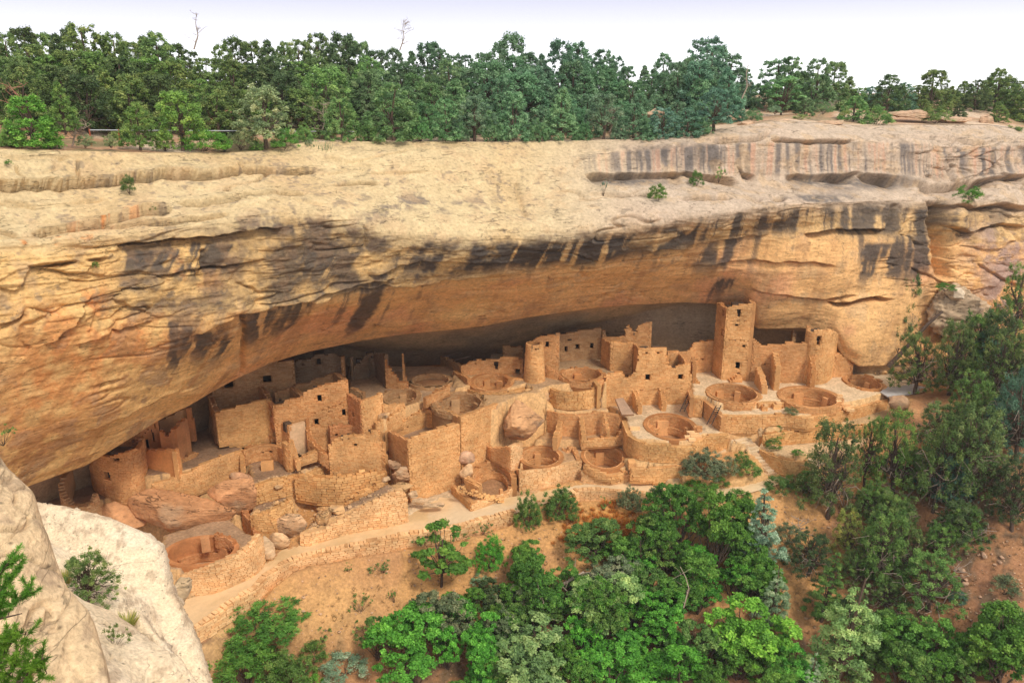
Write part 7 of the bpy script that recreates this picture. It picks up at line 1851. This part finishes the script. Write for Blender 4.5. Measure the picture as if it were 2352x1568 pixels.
# -- canyon side plants, one by one: kind, x, y foot, width, height, tone, label
CP_ = [
 ('juniper',2050,828,112,190,'jun',"tall dark juniper standing against the cliff foot at right"),
 ('juniper',2106,912,104,136,'jun',"juniper with a dark leaning trunk beside the paved strip"),
 ('juniper',2186,912,100,160,'jun',"thick-trunked juniper right of the white sign"),
 ('juniper',2245,880,120,150,'mid',"wide juniper on the slope at right, above the red soil"),
 ('juniper',2190,760,0,0,'jun',None),
 ('juniper',2330,800,90,170,'mid',"slender green conifer at the right edge, against the cliff"),
 ('juniper',2230,770,76,70,'mid',"small green conifer just right of the layered mound"),
 ('juniper',2300,960,130,170,'jun',"shadowy juniper in the right edge thicket, upper"),
 ('juniper',2345,1080,120,190,'blue',"blue-green juniper at the right edge, middle"),
 ('juniper',2240,1010,110,140,'mid',"young pinyon with light shoots on the right slope"),
 ('juniper',2155,1060,110,120,'jun',"low juniper bushing out below the round boulder"),
 ('juniper',2230,1170,150,200,'jun',"large olive juniper in the right thicket"),
 ('juniper',2155,1200,130,200,'jun',"dense juniper in the middle of the right thicket"),
 ('juniper',2060,1150,110,180,'mid',"twisted juniper with bare grey limbs reaching right"),
 ('juniper',1990,1130,80,150,'mid',"thin juniper with an open top by the sand terrace"),
 ('juniper',1905,1215,140,210,'jun',"bushy dark juniper in front of the short stairway"),
 ('juniper',1865,1160,90,70,'mid',"low shrubby juniper at the foot of the stairs"),
 ('juniper',2050,1240,120,90,'jun',"shaded juniper clump on the bare slope"),
 ('juniper',2210,1275,120,100,'dark',"dark drooping juniper over the flat rock"),
 ('juniper',2335,1240,110,150,'dark',"very dark juniper at the right edge, lower"),
 ('juniper',2010,1350,124,170,'mid',"half-dead juniper with silver bare branches in the middle of the slope"),
 ('juniper',2080,1330,90,110,'jun',"shadowed juniper right of the half-dead one"),
 ('juniper',2140,1430,150,130,'mid',"leaning juniper with dead grey limbs above the scree"),
 ('juniper',1950,1300,80,110,'yel',"small yellow-green juniper left of the half-dead one"),
 ('fir',1892,1445,104,160,'mid',"green pointed conifer behind the pale fir"),
 ('fir',1925,1620,176,260,'pale',"large pale green conical fir near the bottom, right of centre"),
 ('fir',1855,1640,80,120,'silver',"small silvery fir at the bottom edge beside the pale fir"),
 ('fir',1752,1335,130,200,'silver',"silvery blue-green conifer below the stairway"),
 ('fir',1772,1462,90,150,'silver',"second silvery conifer, lower, peeping behind the lime green tree"),
 ('oak',1560,1300,150,170,'oak',"tall oak in the green mass under the path, left crown"),
 ('oak',1640,1340,150,200,'oak',"tall oak in the green mass under the path, right crown"),
 ('oak',1560,1400,160,140,'oak',"dark green oak at the heart of the thicket"),
 ('oak',1475,1350,120,130,'oak',"rounded green oak left of the thicket's heart"),
 ('oak',1372,1305,150,100,'mid',"wide dark green bush below the dry grass"),
 ('oak',1395,1370,130,100,'grey',"dusty green oak with grey twigs below the wide dark bush"),
 ('oak',1690,1400,104,104,'vivid',"bright green oak in front of the silvery conifer"),
 ('oak',1608,1420,100,100,'vivid',"bright leafy oak left of its twin in mid thicket"),
 ('oak',1715,1560,210,180,'lime',"big lime green oak at the bottom, right of centre"),
 ('oak',1395,1480,190,150,'pale',"light green oak with grey twigs in the lower centre"),
 ('oak',1510,1500,150,130,'vivid',"leafy green oak beside the dark gap in the thicket"),
 ('oak',1225,1620,230,180,'pale',"pale dusty green oak at the bottom edge, centre"),
 ('oak',1400,1640,180,130,'vivid',"green oak at the bottom edge right of the pale dusty one"),
 ('oak',1550,1650,210,150,'vivid',"broad green oak at the bottom edge under the dark gap"),
 ('oak',1790,1640,150,110,'oak',"green oak at the bottom edge under the lime tree"),
 ('oak',1240,1440,128,160,'oak',"upright oak beside the fallen dead trunk"),
 ('oak',1205,1330,100,90,'oak',"bushy top of oak above the upright one"),
 ('feather',1125,1325,84,84,'vivid',"round fine-leaved bright bush right of the airy oak"),
 ('oakopen',1012,1372,140,160,'oak',"airy dark-leaved oak on the bare orange slope"),
 ('oak',1015,1500,160,150,'grey',"grey-green oak above the vivid round one"),
 ('oak',1100,1560,130,140,'vivid',"vivid green oak between the grey-green and the dusty one"),
 ('oak',935,1620,214,190,'vivid',"rounded vivid green oak at the bottom, left of centre"),
 ('oak',1115,1420,90,80,'dark',"dark green low oak in the hollow"),
 ('feather',600,1515,205,100,'oak',"big feathery green bush beside the path, upper part"),
 ('feather',560,1620,210,130,'oak',"big feathery green bush at the bottom left, behind the near rock"),
 ('feather',660,1620,130,110,'mid',"darker low side of the feathery thicket at the bottom left"),
 ('oak',2110,1610,170,160,'oak',"green oak at the bottom edge, far right of centre"),
 ('oak',2230,1530,90,110,'oak',"narrow green oak on the scree slope"),
 ('oak',2300,1600,170,180,'oak',"full green oak at the bottom right corner"),
 ('oak',2020,1560,110,100,'oak',"low green oak right of the pale fir"),
 ('oak',2060,1480,100,80,'mid',"leafy scrub between the pale fir and the scree"),
 ('juniper',1860,1340,110,110,'dark',"shadowed scrub juniper on the brown slope under the terrace"),
 ('juniper',1960,1450,80,80,'dark',"small dark juniper in the shade of the pale fir"),
]
for kd_, x, yb_, w, h, tn, lab in CP_:
    if lab is None: continue
    plant(kd_, lab, "tree" if kd_ not in ('bush', 'feather') else "shrub", x, yb_, w, h, GR[tn], None, tilt=pr.uniform(-0.12, 0.12))
BU = [
 (1213,1220,72,88,'mid','feather',"dark green willowy bush at the path wall, left of a pair"),
 (1288,1200,94,84,'mid','feather',"dark green willowy bush at the path wall, right of a pair"),
 (1447,1183,66,60,'grey','feather',"round grey-green bush against the short parapet"),
 (1508,1160,46,46,'grey','bush',"thin grey shrub right of the round grey-green bush"),
 (1615,1112,116,72,'grey','feather',"large grey-green shrub below the middle terrace"),
 (1672,1100,60,50,'grey','bush',"grey shrub beside the stairway bushes"),
 (1706,1082,46,48,'mid','bush',"green bush left of the long stairway"),
 (1722,1112,60,42,'mid','bush',"lower green bush at the foot of the long stairway"),
 (1600,1138,76,42,'oak','bush',"bright low bush above the path bend"),
 (1655,1128,50,30,'mid','bush',"small green bush above the sunny path"),
 (1783,995,52,46,'mid','bush',"green bush at the left end of the planted strip"),
 (1860,985,56,26,'oak','bush',"low bright bush in the planted strip"),
 (1812,992,40,22,'grey','bush',"grey little shrub in the planted strip"),
 (1905,988,30,14,'grey','bush',"tiny grey tuft at the right of the planted strip"),
 (1942,972,14,12,'mid','bush',"tiny bright tuft below the upper retaining wall"),
 (2035,978,16,12,'oak','bush',"tiny green tuft on the sandy slope under the round boulder"),
 (1778,1034,42,32,'mid','bush',"small dense bush against the orange retaining wall"),
 (1833,1058,34,16,'oak','bush',"leafy low plant on top of the curved wall"),
 (1505,1240,90,80,'mid','bush',"scrub under the path, right of the dry grass"),
 (1790,1150,70,50,'mid','bush',"brush below the landing of the stairs"),
 (1830,1130,60,46,'mid','bush',"brush right of the landing of the stairs"),
 (1700,1175,70,50,'oak','bush',"green scrub under the sunny path bend"),
 (1560,1185,90,56,'oak','bush',"fresh green scrub below the middle path"),
 (1630,1170,80,50,'oak','bush',"fresh green scrub left of the path bend"),
 (1105,1352,54,34,'silver','bush',"pale sage bush on the orange slope right of the airy oak"),
 (880,1330,66,46,'jun','sparse',"faint dark shrub close under the path parapet"),
 (798,1322,28,24,'jun','sparse',"small dark tuft under the path parapet"),
 (828,1418,60,56,'mid','sparse',"straggling green plant on the bare slope, left"),
 (905,1390,34,40,'mid','sparse',"thin single plant on the bare slope, right"),
 (740,1490,46,40,'mid','sparse',"small wispy plant low on the bare slope"),
 (1060,1245,80,40,'jun','sparse',"dim shrub at the foot of the parapet, centre"),
 (1110,1240,60,40,'jun','sparse',"dim shrub right of the other at the foot of the parapet"),
 (960,1260,60,40,'jun','sparse',"faint brush along the parapet above the airy oak"),
 (720,1545,70,60,'mid','bush',"green shrub between the feathery thicket and the sage"),
 (790,1575,110,64,'silver','bush',"flowering pale sage patch at the bottom"),
 (720,1600,60,40,'lime','bush',"bright bush at the very bottom left of the sage"),
 (845,1490,80,60,'mid','sparse',"scrubby brush beside the vivid round oak"),
 (1310,1215,40,50,'mid','sparse',"thin shrub beside the right willowy bush"),
 (1385,1180,36,40,'mid','sparse',"thin shrub against the short parapet"),
 (1810,1260,60,60,'grey','bush',"grey-green shrub with white blooms on the brown slope"),
 (1960,1010,40,50,'mid','sparse',"spindly sapling top by the orange retaining wall"),
 (2075,990,50,50,'mid','sparse',"spindly sapling below the round boulder"),
 (2310,1380,60,50,'grey','bush',"grey shrub on the right-hand scree"),
 (2200,1400,40,34,'blue','bush',"bluish small shrub on the scree"),
 (2010,1185,60,50,'grey','sparse',"dry grey bush in the shade under the sand terrace"),
 (1838,1300,60,40,'grey','sparse',"dry brush by the half-buried boulder"),
]
for x, yb_, w, h, tn, kd_, lab in BU:
    plant(kd_, lab, "shrub", x, yb_, w, h, GR[tn], None)
for x, yb_, w, h, tn, lab in [(30,338,60,44,'mid',"green bush at the left border of the rim"),(120,344,46,30,'oak',"low bright bush right of the far left juniper"),(255,338,30,24,'grey',"grey tuft beside the rusty post"),(380,345,50,40,'mid',"green bush at the foot of the tall open pinyon, left"),(515,346,44,34,'oak',"bright low bush between two rim bushes"),(590,348,36,28,'mid',"small bush before the gnarled juniper's trunk"),(700,326,52,36,'mid',"low bush where the pale rock begins"),(845,325,60,46,'mid',"bush between two rim pinyons, left of centre"),(965,324,64,50,'oak',"bright bush between the broad dark pinyon and its neighbour"),(1058,325,50,40,'grey',"grey-green bush at the rim centre"),(1135,326,56,46,'mid',"bush at the rim centre, right of the open juniper"),(1235,326,60,48,'mid',"bush before the wide rim pinyon, left side"),(1340,325,52,44,'oak',"fresh green bush left of the thin greyish juniper"),(1422,324,50,40,'grey',"grey bush right of the thin greyish juniper"),(1490,322,54,40,'mid',"bush above the start of the black streaks"),(1545,320,44,34,'grey',"grey bush between the two bluish pinyons"),(1610,312,60,40,'mid',"bush above the middle of the streaked rock")]:
    plant('feather', lab, "shrub", x, yb_, w, h, tone(x, tn), None, Y=rimY(x) + 0.8, look_down=False)
# fill of the thicket: individually placed, alike
fr_ = np.random.default_rng(5)
for rg, n, kd_, tns, (wa, wb), lab, grp in [
   ([(1300,1330),(1700,1240),(1850,1420),(1850,1660),(1040,1660),(1080,1480)], 44, 'oak', ['oak', 'mid', 'vivid', 'oak'], (80, 130), "leafy oak scrub filling the thicket at the bottom centre", "oak scrub of the thicket"),
   ([(2230,820),(2352,760),(2400,1250),(2150,1180),(2180,950)], 12, 'juniper', ['jun', 'dark', 'blue'], (80, 120), "dark juniper crowding the upper right slope", "junipers of the upper right slope"),
   ([(870,1500),(1090,1400),(1200,1300),(1310,1360),(1240,1620),(850,1640)], 14, 'oak', ['oak', 'mid', 'grey', 'vivid'], (70, 110), "oak scrub filling the left part of the thicket", "oak scrub, left part of the thicket"),
   ([(1900,1170),(2150,1120),(2260,1330),(2050,1560),(1880,1300)], 16, 'juniper', ['jun', 'dark', 'mid'], (60, 100), "small juniper scattered on the brown slope, lower right", "junipers of the lower right slope"),
   ([(2000,1500),(2352,1420),(2400,1680),(1980,1680)], 10, 'oak', ['oak', 'mid'], (80, 120), "green oak scrub in the bottom right corner", "oak scrub bottom right")]:
    Pp = np.array(rg, float); c = 0
    while c < n:
        x, y = fr_.uniform(Pp[:, 0].min(), Pp[:, 0].max()), fr_.uniform(Pp[:, 1].min(), Pp[:, 1].max())
        if not inpoly(np.array([x]), np.array([y]), Pp)[0]: continue
        w = fr_.uniform(wa, wb)
        plant(kd_, lab, "tree", x, y, w, w * fr_.uniform(0.8, 1.3), GR[tns[int(fr_.integers(len(tns)))]], grp, tilt=fr_.uniform(-0.1, 0.1)); c += 1
# dry straw grass patch and tufts
gr_ = np.random.default_rng(8)
parts_v, parts_f, pv, k = [], [], [], 0
d = make_plant('grass', 1900)['crown']
for i in range(260):
    x = 1400 + gr_.normal() * 52; y = 1215 + gr_.normal() * 26
    g = ground_hit(x, y); s = gr_.uniform(0.4, 0.85); a = gr_.uniform(0, 6.28)
    V = d[0][:400] * [s, s, s * 0.8]; V = np.stack([V[:, 0] * math.cos(a) - V[:, 1] * math.sin(a), V[:, 0] * math.sin(a) + V[:, 1] * math.cos(a), V[:, 2]], -1) + g
    parts_v.append(V); parts_f.append(np.arange(400).reshape(-1, 4) + k); pv.append(gr_.random(100)); k += 400
o = link("dry_grass", mesh_np("dry_grass", np.concatenate(parts_v), np.concatenate(parts_f), None, False, M['leaf'], np.concatenate(pv)))
o.color = (0.50, 0.25, 0.055, 1); setp(o, "orange dry grass on the bank below the path", kind="stuff")
# leaf litter, stones and small debris on the slopes
scatter("loose stones and debris on the orange slopes", "stones", None, 2000, [(480,1420),(900,1260),(1180,1215),(1500,1170),(1900,1120),(2352,1050),(2352,1568),(1900,1568),(700,1568),(500,1500)], (0.04, 0.17), 71, (0.52, 0.33, 0.2), name="loose_stones", stuff=True)
scatter("loose crumbled stone on the terraces and rubble slopes", "stones", None, 700, [(560,1120),(760,1050),(900,1060),(940,1150),(900,1180),(700,1240),(600,1250)], (0.05, 0.2), 72, (0.55, 0.36, 0.2), name="loose_rubble", stuff=True)
scatter("broken rock on the right-hand scree slope", "rock", "rocks of the right-hand scree", 40, [(2120,1280),(2300,1250),(2352,1500),(2200,1560),(2080,1500)], (0.2, 0.55), 73, (0.46, 0.28, 0.18))
gv, gf, gvar, k = [], [], [], 0
def in_any(x, y): return 1
for i in range(1500):
    x, y = gr_.uniform(480, 2352), gr_.uniform(1130, 1568)
    if x < 1180 and y < 1470 - (x - 480) * 0.34: continue
    if 1180 <= x < 1850 and y < 1170: continue
    if x >= 1850 and y < 1130 - (x - 1850) * 0.2: continue
    g = ground_hit(x, y); s_ = gr_.uniform(0.25, 0.6); a = gr_.uniform(0, 6.28)
    V = d[0][:120] * [s_, s_, s_ * 0.7]; V = np.stack([V[:, 0] * math.cos(a) - V[:, 1] * math.sin(a), V[:, 0] * math.sin(a) + V[:, 1] * math.cos(a), V[:, 2]], -1) + g
    gv.append(V); gf.append(np.arange(120).reshape(-1, 4) + k); gvar.append(gr_.random(30)); k += 120
o = link("dry_weeds", mesh_np("dry_weeds", np.concatenate(gv), np.concatenate(gf), None, False, M['leaf'], np.concatenate(gvar)))
o.color = (0.20, 0.15, 0.06, 1); setp(o, "thin dry weeds strewn over the brown slopes", kind="stuff")
# fallen trunk and dead limbs in the thicket
def deadlog(label, pts, r0, mat='deadwood', twigs=4, seed=1, name="fallen_trunk", lift=0.4):
    r_ = np.random.default_rng(seed)
    t = thing(name, label, "fallen tree")
    P = []
    for (x, y, Y) in pts: P.append(P_Y(x, y, Y))
    V, F = tube(P, r0, r0 * 0.45, 7); link("trunk", mesh_np("trunk", V, F, None, True, M[mat]), t)
    for q in range(twigs):
        b = P[0] + (P[-1] - P[0]) * r_.uniform(0.1, 0.95); L_ = r_.uniform(0.5, 1.3)
        V, F = tube([b, b + r_.normal(size=3) * 0.4 * L_ + [0, 0, 0.3 * L_], b + r_.normal(size=3) * 0.8 * L_ + [0, 0, 0.5 * L_]], r0 * 0.4, 0.012, 5)
        link("branch", mesh_np("branch", V, F, None, True, M[mat]), t)
gY = lambda x, y: float(ground_hit(x, y)[1])
deadlog("pale fallen dead trunk with root stubs in the green thicket", [(1292,1342,gY(1292,1400)), (1318,1326,gY(1292,1400)), (1341,1312,gY(1292,1400) + 0.4)], 0.16, twigs=7, seed=3)
deadlog("long thin dead pole slanting down from the fallen trunk", [(1290,1345,gY(1292,1400) - 0.2), (1322,1375,gY(1292,1400) - 1.0), (1345,1392,gY(1292,1400) - 1.6)], 0.06, twigs=2, seed=4)
deadlog("bare dead stem rising beside the upright oak", [(1246,1412,gY(1246,1430) - 1.5), (1248,1380,gY(1246,1430) - 1.5), (1236,1350,gY(1246,1430) - 1.3)], 0.07, twigs=3, seed=5)
deadlog("grey arched dead branch hanging in the middle of the thicket", [(1570,1395,57), (1582,1350,57.5), (1575,1325,58), (1562,1300,58.5)], 0.05, twigs=4, seed=6)
deadlog("thin fallen pole on the right-hand scree", [(2150,1378,gY(2160,1500) + 2), (2162,1440,gY(2160,1500) + 1), (2176,1490,gY(2160,1500))], 0.05, twigs=0, seed=7)
deadlog("dead branch lying at the bottom of the scree", [(2075,1450,gY(2090,1480)), (2105,1480,gY(2090,1480)), (2150,1520,gY(2150,1530))], 0.06, twigs=6, seed=8)
deadlog("fallen grey log leaning on the planted strip", [(1722,1010,gY(1730,1015)), (1735,985,gY(1730,1015) + 0.8), (1752,962,gY(1730,1015) + 1.6)], 0.16, mat='deadwood', twigs=0, seed=9)
deadlog("huge bleached dead trunk leaning against the layered boulder mound", [(2040,842,88.0), (2080,800,87.9), (2130,745,87.8), (2165,715,87.8)], 0.3, mat='bark', twigs=8, seed=10)
for i, (x, y, h, sd_, lab) in enumerate([(2005,1300,80,21,"silver dead limbs fanned in the half-dead juniper"), (2060,1160,90,22,"bare grey limbs drooping from the twisted juniper"), (2150,1360,70,23,"bleached dead limbs over the leaning juniper"), (2040,1450,50,24,"forked bleached branch on the brown slope"), (2110,1000,60,25,"long grey bare limbs beside the sandy slope"), (1640,1470,60,26,"tangle of grey twigs in the dark gap of the thicket"), (1000,1500,60,27,"grey twig tangle under the grey-green oak"), (1830,1240,50,28,"dead brush left of the bushy juniper"), (2170,1180,60,29,"dead limbs in the dense juniper of the right thicket")]):
    snag(lab, x, y, h, n=13, seed=sd_, w=0.75, lean=pr.uniform(-0.5, 0.6), name="dead_branches")
# paved strip, sign
p = P_H([2022, 2038, 2089, 2138, 2160, 2150, 2119, 2070, 2033], [900, 910, 905, 890, 876, 868, 878, 886, 889], 31.88)
V = np.concatenate([p, p - [0, 0, 0.1]]); n = len(p)
me = bpy.data.meshes.new("paved_walk"); me.from_pydata([tuple(a) for a in V], [], [tuple(range(n))] + [(i, (i + 1) % n, n + (i + 1) % n, n + i) for i in range(n)]); me.materials.append(plain_mat("pale_concrete", (0.42, 0.40, 0.38), 0.8, 0.1, 2.0))
setp(link("paved_walk", me), "pale grey paved walk at the right end of the plaza", kind="structure")
t = thing("notice_board", "tall white blank notice board at the end of the paved walk", "sign")
sp0 = P_Y(2176, 868, 90.0)
for nm, cx, w, z0, z1 in (("panel", 0, 0.85, 0.2, 2.1), ("post", -0.32, 0.08, -0.6, 0.3), ("post", 0.32, 0.08, -0.6, 0.3)):
    v = BOXV * np.array([w / 2, 0.03 if nm == "panel" else 0.04, (z1 - z0) / 2]) + sp0 + np.array([cx, 0, (z0 + z1) / 2])
    link(nm, mesh_np(nm, v, BOXF, None, False, M['white'] if nm == "panel" else M['metal']), t)
# -- near plants on the foreground rock
plant('juniper', "dark green pine bush rooted in the cleft of the near rock dome", "tree", 212, 1390, 128, 124, GR['jun'], None, Y=30.2, look_down=True)
plant('sparse', "thin twiggy pine seedling on the bright near slope", "shrub", 262, 1490, 66, 64, GR['jun'], None, Y=15.9, look_down=False)
plant('grass', "green grass tuft in the fold below the near dome", "grass", 290, 1440, 60, 24, GR['yel'], None, Y=29.4, look_down=False)
plant('grass', "small green tuft at the left of the near pine bush", "grass", 152, 1340, 40, 30, GR['yel'], None, Y=31.4, look_down=False)
def near_pine(label, stems, seed, Y0, col, red=0.0):
    r_ = np.random.default_rng(seed)
    t = thing("pine_tree", label, "tree")
    Ns, Nf, Nv, k = [], [], [], 0; tubes = []
    for st in stems:
        P = [P_Y(x, y, Y0 + dy) for x, y, dy in st]
        tubes.append(tube(P, 0.022, 0.008, 5))
        P = np.array(P); seg = np.r_[0, np.cumsum(np.linalg.norm(np.diff(P, axis=0), axis=1))]
        for q in range(int(seg[-1] * 17)):
            s = r_.uniform(0.15, 1) * seg[-1]; b = np.array([np.interp(s, seg, P[:, i]) for i in range(3)])
            dr = r_.normal(size=3); dr[2] = abs(dr[2]) + 0.5; dr /= np.linalg.norm(dr); L_ = r_.uniform(0.08, 0.3)
            e = b + dr * L_
            tubes.append(tube([b, e], 0.007, 0.004, 4))
            for tip in (e, b + dr * L_ * 0.6):
                n = 70
                dd = r_.normal(size=(n, 3)) * 0.62 + dr * 0.9; dd /= np.linalg.norm(dd, axis=1, keepdims=True)
                ll = r_.uniform(0.045, 0.085, n)[:, None]
                st_ = tip - dr * r_.uniform(0, 0.09, n)[:, None]
                sd_ = np.cross(dd, r_.normal(size=(n, 3))); sd_ /= np.linalg.norm(sd_, axis=1, keepdims=True); sd_ *= 0.0042
                V = np.stack([st_ - sd_, st_ + sd_, st_ + dd * ll + sd_ * 0.5, st_ + dd * ll - sd_ * 0.5], 1).reshape(-1, 3)
                Ns.append(V); Nf.append(np.arange(4 * n).reshape(-1, 4) + k); k += 4 * n
                Nv.append(np.clip(0.55 + 0.25 * r_.normal() + 0.15 * r_.normal(size=n), 0, 1))
    V, F = join(tubes); link("branches", mesh_np("branches", V, F, None, True, M['bark']), t)
    o = link("needles", mesh_np("needles", np.concatenate(Ns), np.concatenate(Nf), None, False, M['leaf'], np.concatenate(Nv)), t); o["kind"] = "stuff"
    o.color = (*col, 1)
near_pine("upper near pine bough reaching in from the left edge", [[(-60,1420,0),(20,1390,0),(78,1362,0)], [(-60,1360,0.2),(-10,1330,0.1),(20,1290,0)], [(-40,1390,0),(20,1340,0),(40,1300,0)], [(-60,1440,-0.2),(0,1420,0),(50,1408,0)], [(-70,1380,0.2),(-10,1350,0.2),(8,1400,0.1)], [(-60,1400,0),(30,1385,0),(60,1370,0.2)]], 31, 9.5, (0.10, 0.26, 0.03))
near_pine("lower near pine bough at the bottom left corner with reddish tips", [[(-60,1600,0),(30,1540,0),(60,1450,0)], [(-60,1620,0),(50,1560,0),(100,1510,0)], [(-50,1560,0.2),(10,1500,0.2),(35,1462,0)], [(0,1640,0),(60,1580,0),(108,1545,0.1)], [(-60,1580,0),(0,1530,0),(15,1480,0.1)], [(-20,1640,0.1),(30,1590,0),(70,1540,0)], [(-80,1560,0),(-20,1540,0),(20,1530,0)], [(-40,1660,0.1),(20,1620,0),(85,1585,0)]], 32, 9.0, (0.11, 0.25, 0.025))

# ---------------------------------------------------------------- AIR
hz_lo, hz_hi = float(min(GZ.min(), -30)) - 1.5, 60.0
hv = BOXV * np.array([2600, 620, (hz_hi - hz_lo) / 2]) + np.array([0, 520, (hz_hi + hz_lo) / 2])
hm_ = bpy.data.materials.new("haze"); hm_.use_nodes = True; hn = hm_.node_tree.nodes
hn.remove(hn["Principled BSDF"])
pv = hn.new("ShaderNodeVolumePrincipled"); pv.inputs["Color"].default_value = (0.88, 0.93, 1.0, 1); pv.inputs["Density"].default_value = 0.0002
hm_.node_tree.links.new(pv.outputs[0], hn["Material Output"].inputs["Volume"])
setp(link("haze", mesh_np("haze", hv, BOXF, None, False, hm_)), "thin pale air haze over the canyon", kind="stuff")
scene.cycles.volume_bounces = 0
